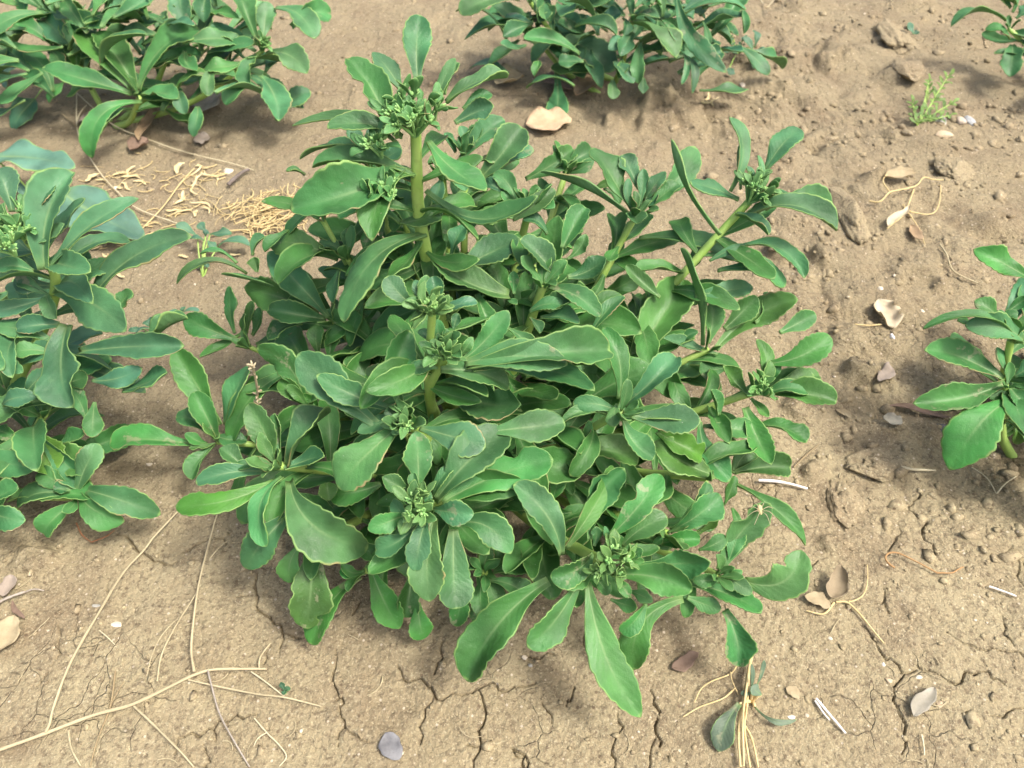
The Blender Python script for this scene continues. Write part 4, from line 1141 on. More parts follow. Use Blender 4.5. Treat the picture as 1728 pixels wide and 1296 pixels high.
CRACKS = [(1.0, [(-0.177, 0.2729),
 (-0.1761, 0.2589),
 (-0.1714, 0.2468),
 (-0.1628, 0.2387),
 (-0.1549, 0.2365),
 (-0.1501, 0.2293),
 (-0.1498, 0.2209),
 (-0.1507, 0.2153)]),
 (0.6, [(-0.1872, 0.2551),
 (-0.1762, 0.2558)]),
 (0.6, [(-0.1501, 0.2293),
 (-0.1413, 0.2258),
 (-0.134, 0.2265)]),
 (1.0, [(-0.1145, 0.2181),
 (-0.1135, 0.2072),
 (-0.1145, 0.1966),
 (-0.1102, 0.1888),
 (-0.1074, 0.1875),
 (-0.1032, 0.1762),
 (-0.1016, 0.1688),
 (-0.1044, 0.1581)]),
 (0.6, [(-0.1016, 0.1688),
 (-0.094, 0.164),
 (-0.0849, 0.1605)]),
 (0.6, [(-0.0452, 0.2223),
 (-0.046, 0.2126),
 (-0.0492, 0.2005)]),
 (1.0, [(-0.0733, 0.2072),
 (-0.07, 0.1992),
 (-0.058, 0.1966),
 (-0.0499, 0.1914),
 (-0.047, 0.1862),
 (-0.0367, 0.1862),
 (-0.0228, 0.1914),
 (-0.0138, 0.1959),
 (-0.0073, 0.192),
 (0.0057, 0.194),
 (0.0148, 0.1959)]),
 (0.6, [(-0.049, 0.1875),
 (-0.0522, 0.1787),
 (-0.0534, 0.1688),
 (-0.0551, 0.1593)]),
 (1.0, [(-0.0208, 0.1914),
 (-0.016, 0.1774),
 (-0.0195, 0.1652),
 (-0.0204, 0.1546),
 (-0.0226, 0.1454)]),
 (0.6, [(-0.0267, 0.1581),
 (-0.0205, 0.1569)]),
 (1.0, [(0.0005, 0.1557),
 (0.0059, 0.1499),
 (0.0077, 0.1442)]),
 (0.6, [(0.048, 0.2293),
 (0.0474, 0.2195),
 (0.051, 0.214)]),
 (0.6, [(0.0045, 0.2112),
 (0.0125, 0.214),
 (0.0271, 0.2146)]),
 (0.6, [(0.0393, 0.194),
 (0.0376, 0.1862),
 (0.0336, 0.1812)]),
 (0.6, [(0.0184, 0.1837),
 (0.0243, 0.1713)]),
 (0.6, [(-0.1027, 0.2513),
 (-0.1068, 0.2409)]),
 (1.0, [(0.0868, 0.1914),
 (0.0879, 0.1787),
 (0.0869, 0.1652),
 (0.0885, 0.1581)]),
 (0.6, [(0.0866, 0.1628),
 (0.0817, 0.1523),
 (0.0801, 0.1442)]),
 (0.6, [(0.0649, 0.1774),
 (0.0655, 0.1701),
 (0.0609, 0.1593),
 (0.0602, 0.1442)]),
 (1.0, [(-0.0003, 0.1569),
 (0.0058, 0.1523),
 (0.0082, 0.1442)]),
 (1.0, [(-0.2856, 0.3059),
 (-0.2719, 0.2957),
 (-0.262, 0.2874),
 (-0.2508, 0.2842),
 (-0.2424, 0.2801),
 (-0.2356, 0.2817)]),
 (1.0, [(-0.2345, 0.2883),
 (-0.2259, 0.2941),
 (-0.2143, 0.3008),
 (-0.2042, 0.2957)]),
 (1.0, [(-0.2015, 0.1628),
 (-0.1925, 0.164),
 (-0.1813, 0.1688),
 (-0.174, 0.175),
 (-0.1567, 0.1768)]),
 (0.6, [(-0.2015, 0.1628),
 (-0.2007, 0.1534)]),
 (0.6, [(-0.1816, 0.1676),
 (-0.1789, 0.1616)]),
 (0.6, [(-0.1857, 0.1593),
 (-0.1799, 0.1488),
 (-0.1776, 0.1442)]),
 (0.6, [(-0.1574, 0.2209),
 (-0.1595, 0.2085)]),
 (0.6, [(-0.3017, 0.2351),
 (-0.2929, 0.2153),
 (-0.295, 0.2072)]),
 (0.6, [(-0.2961, 0.2032),
 (-0.299, 0.194)]),
 (0.6, [(-0.2788, 0.2682),
 (-0.2755, 0.2543)]),
 (0.6, [(-0.2532, 0.1966),
 (-0.2489, 0.1799)]),
 (1.0, [(0.2666, 0.3906),
 (0.2774, 0.3886),
 (0.2876, 0.3845),
 (0.299, 0.3743),
 (0.3092, 0.3664),
 (0.3198, 0.3557)]),
 (1.0, [(0.3564, 0.3529),
 (0.3428, 0.35),
 (0.3189, 0.3444),
 (0.3106, 0.3406),
 (0.3033, 0.3351),
 (0.2932, 0.3278),
 (0.2929, 0.3224),
 (0.3005, 0.3136),
 (0.2954, 0.3033),
 (0.2993, 0.2931),
 (0.2978, 0.2849)]),
 (0.6, [(0.2809, 0.3136),
 (0.2791, 0.3033),
 (0.2692, 0.2931),
 (0.2651, 0.2849)]),
 (0.6, [(0.355, 0.2931),
 (0.3552, 0.2833),
 (0.3491, 0.2689),
 (0.3494, 0.2596)]),
 (0.6, [(0.2296, 0.4283),
 (0.2268, 0.4129)]),
 (0.6, [(0.2154, 0.3538),
 (0.2182, 0.3462)]),
 (0.6, [(0.2839, 0.2265),
 (0.2915, 0.2181),
 (0.2993, 0.2174),
 (0.3091, 0.2153),
 (0.3258, 0.214)]),
 (0.6, [(0.3258, 0.214),
 (0.3296, 0.2072)]),
 (0.6, [(0.3256, 0.2394),
 (0.3211, 0.2251),
 (0.3236, 0.2181)]),
 (1.0, [(0.2301, 0.2322),
 (0.2362, 0.2209),
 (0.2386, 0.2112),
 (0.2448, 0.2058),
 (0.245, 0.2005),
 (0.238, 0.1927),
 (0.2352, 0.1799),
 (0.237, 0.1701),
 (0.2347, 0.1593),
 (0.23, 0.1523)]),
 (0.6, [(0.245, 0.2005),
 (0.2555, 0.2025)]),
 (1.0, [(0.2566, 0.2058),
 (0.264, 0.2005),
 (0.2725, 0.1953),
 (0.2761, 0.1927),
 (0.2846, 0.1998),
 (0.2995, 0.2012),
 (0.3037, 0.1953),
 (0.3078, 0.1927)]),
 (0.6, [(0.2914, 0.1743),
 (0.3035, 0.1762),
 (0.3163, 0.1799)]),
 (0.6, [(0.2431, 0.2483),
 (0.251, 0.2513)]),
 (0.6, [(0.2529, 0.2619),
 (0.2501, 0.2528),
 (0.2505, 0.2409)]),
 (0.6, [(0.1929, 0.2651),
 (0.1929, 0.2589),
 (0.214, 0.2809)]),
 (0.6, [(0.2797, 0.5761),
 (0.2896, 0.5614),
 (0.2909, 0.5444)])]
BUMPS = [(0.4934, 0.9788, 0.0212, 0.0277, 0.012),
 (0.3478, 0.8223, 0.01, 0.016, -0.01),
 (0.4356, 0.829, 0.0072, 0.0111, -0.009),
 (0.4434, 0.8424, 0.0097, 0.0114, 0.009),
 (0.4255, 1.0323, 0.0247, 0.0358, 0.014),
 (0.5785, 1.1964, 0.0363, 0.0362, 0.016),
 (0.3869, 0.7456, 0.0135, 0.0159, 0.01),
 (0.2632, 0.6249, 0.0102, 0.013, 0.01),
 (0.2996, 0.6153, 0.0091, 0.0144, 0.009),
 (0.4823, 0.6683, 0.0275, 0.0247, 0.014),
 (0.4078, 1.1788, 0.024, 0.0283, 0.01),
 (0.2695, 0.7655, 0.0206, 0.0289, 0.008),
 (0.4044, 0.5746, 0.0088, 0.0119, 0.008),
 (0.3707, 0.585, 0.0078, 0.0106, 0.006),
 (0.294, 0.4569, 0.0175, 0.0144, 0.01),
 (0.1694, 0.87, 0.0222, 0.0288, 0.014),
 (0.1459, 0.8115, 0.0189, 0.0108, -0.008),
 (0.2053, 0.8795, 0.0273, 0.0341, 0.012),
 (0.179, 0.9288, 0.0231, 0.0259, 0.012),
 (0.2357, 0.3596, 0.0142, 0.0118, 0.008),
 (0.2274, 0.2931, 0.0103, 0.0085, 0.006),
 (0.1194, 0.8607, 0.0147, 0.0188, 0.01),
 (-0.0733, 0.1799, 0.0204, 0.0141, -0.003),
 (-0.3393, 0.2842, 0.0174, 0.0115, 0.006),
 (0.2317, 0.4159, 0.0101, 0.0133, 0.008)]
TWIGS = [('dry_branch', 'long dry tan branch with side twigs lying across the cracked soil at the bottom left', 'branch', None, 'tan', [('stem', 1.5, 0.002, [(-0.3117, 0.1523),
 (-0.3054, 0.1546),
 (-0.2796, 0.164),
 (-0.2535, 0.175),
 (-0.2328, 0.1812),
 (-0.2118, 0.1927),
 (-0.2006, 0.1992),
 (-0.1899, 0.2032),
 (-0.1718, 0.2042),
 (-0.156, 0.2042)]),
 ('twig', 1.2, 0.006, [(-0.279, 0.164),
 (-0.2779, 0.1688),
 (-0.2794, 0.1799),
 (-0.2792, 0.2072),
 (-0.2732, 0.2394),
 (-0.2665, 0.2697),
 (-0.2576, 0.2874),
 (-0.2538, 0.2991),
 (-0.2433, 0.3199)]),
 ('twig', 1.1, 0.008, [(-0.1997, 0.2005),
 (-0.2057, 0.2181),
 (-0.2112, 0.2573),
 (-0.2125, 0.2874),
 (-0.213, 0.3163),
 (-0.2118, 0.327)]),
 ('twig', 0.8, 0.005, [(-0.2115, 0.2809),
 (-0.2063, 0.2891),
 (-0.2028, 0.2957)]),
 ('twig', 0.9, 0.003, [(-0.2032, 0.1966),
 (-0.1847, 0.1927),
 (-0.1577, 0.1875),
 (-0.1407, 0.1856),
 (-0.1175, 0.1806)]),
 ('twig', 0.9, 0.004, [(-0.2317, 0.1799),
 (-0.2164, 0.1688),
 (-0.1974, 0.1546),
 (-0.1863, 0.1454)]),
 ('twig', 0.9, 0.003, [(-0.2663, 0.1652),
 (-0.26, 0.1546),
 (-0.2517, 0.1454)]),
 ('twig', 0.9, 0.004, [(-0.1607, 0.2045),
 (-0.1608, 0.2112),
 (-0.1568, 0.2209)])]),
 ('dry_twig', 'thin dry twig with a knot, between the two long side twigs of the dry branch', 'twig', None, 'tan', [('stem', 0.8, 0.004, [(-0.2223, 0.1953),
 (-0.2241, 0.2126),
 (-0.2203, 0.2322),
 (-0.2145, 0.2513),
 (-0.2124, 0.2619)])]),
 ('dry_twig', 'thin greyish twig running down from the fork of the dry branch to the bottom edge', 'twig', None, 'grey', [('stem', 0.8, 0.005, [(-0.1923, 0.2025),
 (-0.1873, 0.1927),
 (-0.1778, 0.175),
 (-0.1635, 0.1569),
 (-0.1536, 0.1454)])]),
 ('dry_twig', 'thin brown stalk crossing under the dry branch near the bottom edge', 'twig', None, 'brown', [('stem', 0.8, 0.001, [(-0.2522, 0.2032),
 (-0.2474, 0.1812),
 (-0.2477, 0.1616),
 (-0.2469, 0.1454)]),
 ('side_twig', 0.5, 0.002, [(-0.2474, 0.1812),
 (-0.2455, 0.1888),
 (-0.2441, 0.1966)])]),
 ('dry_twig', 'short straight pale twig just right of the fork of the dry branch', 'twig', None, 'pale', [('stem', 0.7, 0.002, [(-0.1655, 0.2025),
 (-0.1542, 0.1953),
 (-0.1408, 0.1862)])]),
 ('dry_twig', 'short curved twig left of the thin knotted twig', 'twig', None, 'tan', [('stem', 0.5, 0.002, [(-0.2236, 0.2365),
 (-0.2291, 0.2251),
 (-0.2314, 0.2126),
 (-0.2306, 0.1992)])]),
 ('dry_twig', 'short pale twig lying beside the long left side twig of the dry branch', 'twig', None, 'pale', [('stem', 0.6, 0.002, [(-0.2713, 0.23),
 (-0.2642, 0.2251),
 (-0.2578, 0.2202)])]),
 ('dry_twig', 'dry crooked bit of twig with a curled end near the bottom centre left', 'twig', None, 'pale', [('stem', 0.6, 0.002, [(-0.1573, 0.1737),
 (-0.148, 0.1652),
 (-0.1391, 0.1581),
 (-0.1336, 0.1517),
 (-0.1369, 0.1465)]),
 ('side_twig', 0.5, 0.003, [(-0.148, 0.1652),
 (-0.1522, 0.1616),
 (-0.1544, 0.1575)])]),
 ('dry_twig', 'reddish brown stalk by the small leaf rosette of the left plant', 'twig', None, 'red', [('stem', 0.8, 0.003, [(-0.3159, 0.3115),
 (-0.3077, 0.3012),
 (-0.3, 0.2962)]),
 ('side_twig', 0.7, 0.002, [(-0.3, 0.2962),
 (-0.2912, 0.3004),
 (-0.2872, 0.3063)])]),
 ('grey_stick', 'weathered grey stick on the soil at the left edge below the left plant', 'stick', None, 'grey', [('stem', 1.5, 0.004, [(-0.3507, 0.2409),
 (-0.345, 0.2468),
 (-0.3389, 0.252),
 (-0.3313, 0.2573)]),
 ('splinter', 0.7, 0.004, [(-0.3313, 0.2573),
 (-0.3249, 0.2589),
 (-0.3191, 0.2586)])]),
 ('dry_stalk', 'long pale forked stalk hanging down the soil below the top left plant', 'stalk', None, 'pale', [('stem', 1.0, 0.004, [(-0.5465, 0.9442),
 (-0.5115, 0.8515),
 (-0.4871, 0.8071),
 (-0.4499, 0.7535),
 (-0.4203, 0.7188),
 (-0.3891, 0.6894),
 (-0.3435, 0.6648),
 (-0.3209, 0.6512)]),
 ('side_twig', 0.9, 0.008, [(-0.5183, 0.9013),
 (-0.515, 0.8748),
 (-0.5115, 0.8515)])]),
 ('dry_stalk', 'straight pale stalk ending near the piece of dark bark', 'stalk', None, 'pale', [('stem', 1.0, 0.004, [(-0.5428, 0.9339),
 (-0.4932, 0.8795),
 (-0.4602, 0.8469),
 (-0.3989, 0.8115),
 (-0.3451, 0.786),
 (-0.3042, 0.7696),
 (-0.2837, 0.7595)])]),
 ('dry_stalk', 'short grey brown stalk in the shade of the top left plant', 'stalk', None, 'brown', [('stem', 1.0, 0.003, [(-0.5421, 0.8843),
 (-0.5168, 0.8561),
 (-0.4913, 0.8356)])]),
 ('straw_stalk', 'yellow straw stalk running down to the pale curled leaves', 'straw', None, 'straw', [('stem', 1.0, 0.003, [(-0.3512, 0.7655),
 (-0.3574, 0.7302),
 (-0.3643, 0.693),
 (-0.3761, 0.6546)])]),
 ('straw_stalk', 'thick yellow straw stalk between the left plant and the central plant', 'straw', None, 'straw', [('stem', 1.8, 0.003, [(-0.4003, 0.6363),
 (-0.3854, 0.6379),
 (-0.372, 0.6412)])]),
 ('straw_stalk', 'flat yellow straw stalk left of the shredded straw', 'straw', None, 'straw', [('stem', 1.3, 0.003, [(-0.3004, 0.6445),
 (-0.2825, 0.6479),
 (-0.2604, 0.6512)]),
 ('splinter', 0.8, 0.003, [(-0.2884, 0.6379),
 (-0.2691, 0.6346),
 (-0.2513, 0.6379)])]),
 ('white_stick', 'straight white stick just right of the central plant', 'stick', None, 'white', [('stem', 1.5, 0.003, [(0.1857, 0.3474),
 (0.2023, 0.3447),
 (0.2207, 0.3403)])]),
 ('dry_twig', 'thin bent twig on the bare soil above the right plant', 'twig', None, 'tan', [('stem', 1.1, 0.003, [(0.4243, 0.6304),
 (0.4225, 0.6112),
 (0.4212, 0.5911),
 (0.4304, 0.5814),
 (0.4405, 0.5746)])]),
 ('dry_root', 'orange brown hooked root on the cracked soil at the right', 'root', None, 'orange', [('stem', 1.0, 0.004, [(0.2625, 0.272),
 (0.2592, 0.2752),
 (0.2588, 0.28),
 (0.2624, 0.2833),
 (0.269, 0.2833),
 (0.2791, 0.2768),
 (0.2907, 0.2689)]),
 ('root_tip', 0.8, 0.003, [(0.2907, 0.2689),
 (0.3006, 0.2686),
 (0.3058, 0.2712),
 (0.312, 0.2744)])]),
 ('dry_twig', 'pale flat twig on top of the soil lump beside the right plant', 'twig', None, 'pale', [('stem', 1.3, 0.004, [(0.2951, 0.3573),
 (0.3019, 0.3542),
 (0.3116, 0.3548),
 (0.3215, 0.3561)])]),
 ('dry_twig', 'short grey white straw on the soil at the right edge', 'straw', None, 'white', [('stem', 1.0, 0.002, [(0.324, 0.2596),
 (0.3309, 0.2557),
 (0.3385, 0.2519)])]),
 ('dry_straw', 'split white straw near the bottom right, below the curled brown leaf', 'straw', None, 'white', [('stem', 1.1, 0.002, [(0.1874, 0.1843),
 (0.1929, 0.1737),
 (0.1995, 0.1634)]),
 ('splinter', 0.8, 0.002, [(0.1864, 0.1831),
 (0.1894, 0.175),
 (0.1922, 0.1713)])]),
 ('dry_straw', 'tiny straight straw left of the grey dry leaf at the bottom right', 'straw', None, 'pale', [('stem', 0.8, 0.002, [(0.2446, 0.1628),
 (0.2436, 0.1569),
 (0.2424, 0.1511)])]),
 ('dry_twig', 'thin dark twig lying beside the right edge of the central plant', 'twig', None, 'brown', [('stem', 0.7, 0.002, [(0.2151, 0.3596),
 (0.2275, 0.3714),
 (0.241, 0.3834)])]),
 ('dry_twig', 'thin pale twig by the lowest leaf of the right plant', 'twig', None, 'pale', [('stem', 0.6, 0.003, [(0.3527, 0.3615),
 (0.3592, 0.3519),
 (0.3606, 0.336)]),
 ('side_twig', 0.8, 0.003, [(0.3606, 0.336),
 (0.3702, 0.3444),
 (0.3831, 0.3529)])]),
 ('dead_weed', 'dead tan weed skeleton with branching stem on the rough soil at the upper right', 'dead weed', None, 'straw', [('stem', 1.2, 0.006, [(0.3723, 0.6967),
 (0.382, 0.693),
 (0.3974, 0.7076),
 (0.4286, 0.7226),
 (0.4434, 0.7398),
 (0.4546, 0.7398),
 (0.4676, 0.7417)]),
 ('side_stem', 1.1, 0.004, [(0.4286, 0.7226),
 (0.4122, 0.693),
 (0.4021, 0.6753),
 (0.3786, 0.6546)]),
 ('side_stem', 0.9, 0.005, [(0.3974, 0.7076),
 (0.3956, 0.7302),
 (0.4145, 0.7476),
 (0.4322, 0.7535)]),
 ('side_stem', 0.9, 0.003, [(0.4099, 0.6859),
 (0.4356, 0.6859),
 (0.4507, 0.7039),
 (0.4578, 0.7302)]),
 ('side_stem', 0.8, 0.003, [(0.4046, 0.6894),
 (0.4144, 0.6614),
 (0.4115, 0.6346)])]),
 ('dry_twig', 'short pale stalk standing out of the soil at the top edge', 'twig', None, 'pale', [('stem', 1.1, 0.003, [(0.3671, 1.2363),
 (0.3672, 1.2),
 (0.37, 1.1774)]),
 ('side_twig', 0.8, 0.003, [(0.37, 1.1774),
 (0.3824, 1.2),
 (0.3964, 1.2216)])]),
 ('grey_bark', 'short piece of dark grey bark at the end of the straight pale stalk', 'bark', None, 'bark', [('piece', 2.8, 0.004, [(-0.3036, 0.7283),
 (-0.2987, 0.7359),
 (-0.2929, 0.7496),
 (-0.288, 0.7583)])]),
 ('dry_twig', 'thin twig on the soil right of the topmost leaves', 'twig', None, 'tan', [('stem', 0.8, 0.002, [(0.2727, 0.9468),
 (0.2873, 0.9416),
 (0.2979, 0.9237)])]),
 ('straw_bundle', 'bundle of pale dry grass stems running down to the bottom edge at the right', 'dry grass', None, 'straw', [('stem', 1.5, 0.006, [(0.1536, 0.214),
 (0.1469, 0.1966),
 (0.1407, 0.1812),
 (0.1347, 0.1628),
 (0.1325, 0.1442)]),
 ('stem', 1.2, 0.009, [(0.1515, 0.2099),
 (0.143, 0.1862),
 (0.1377, 0.1688),
 (0.1343, 0.1442)]),
 ('stem', 1.1, 0.004, [(0.1449, 0.1862),
 (0.1396, 0.1688),
 (0.1386, 0.1569),
 (0.1385, 0.1442)]),
 ('stem', 1.0, 0.003, [(0.1406, 0.1676),
 (0.1427, 0.1593),
 (0.1433, 0.1442)]),
 ('stem', 1.0, 0.005, [(0.1498, 0.2045),
 (0.1454, 0.1875),
 (0.1414, 0.1737),
 (0.1376, 0.1616)]),
 ('tendril', 0.6, 0.004, [(0.1427, 0.2052),
 (0.137, 0.1992),
 (0.1245, 0.1946),
 (0.1173, 0.1901),
 (0.1123, 0.1824)]),
 ('tendril', 0.7, 0.004, [(0.1387, 0.1907),
 (0.1305, 0.1843),
 (0.1223, 0.1812),
 (0.1142, 0.1787),
 (0.104, 0.1735)]),
 ('tendril', 0.5, 0.006, [(0.1372, 0.2005),
 (0.1367, 0.194),
 (0.1398, 0.1862)])])]
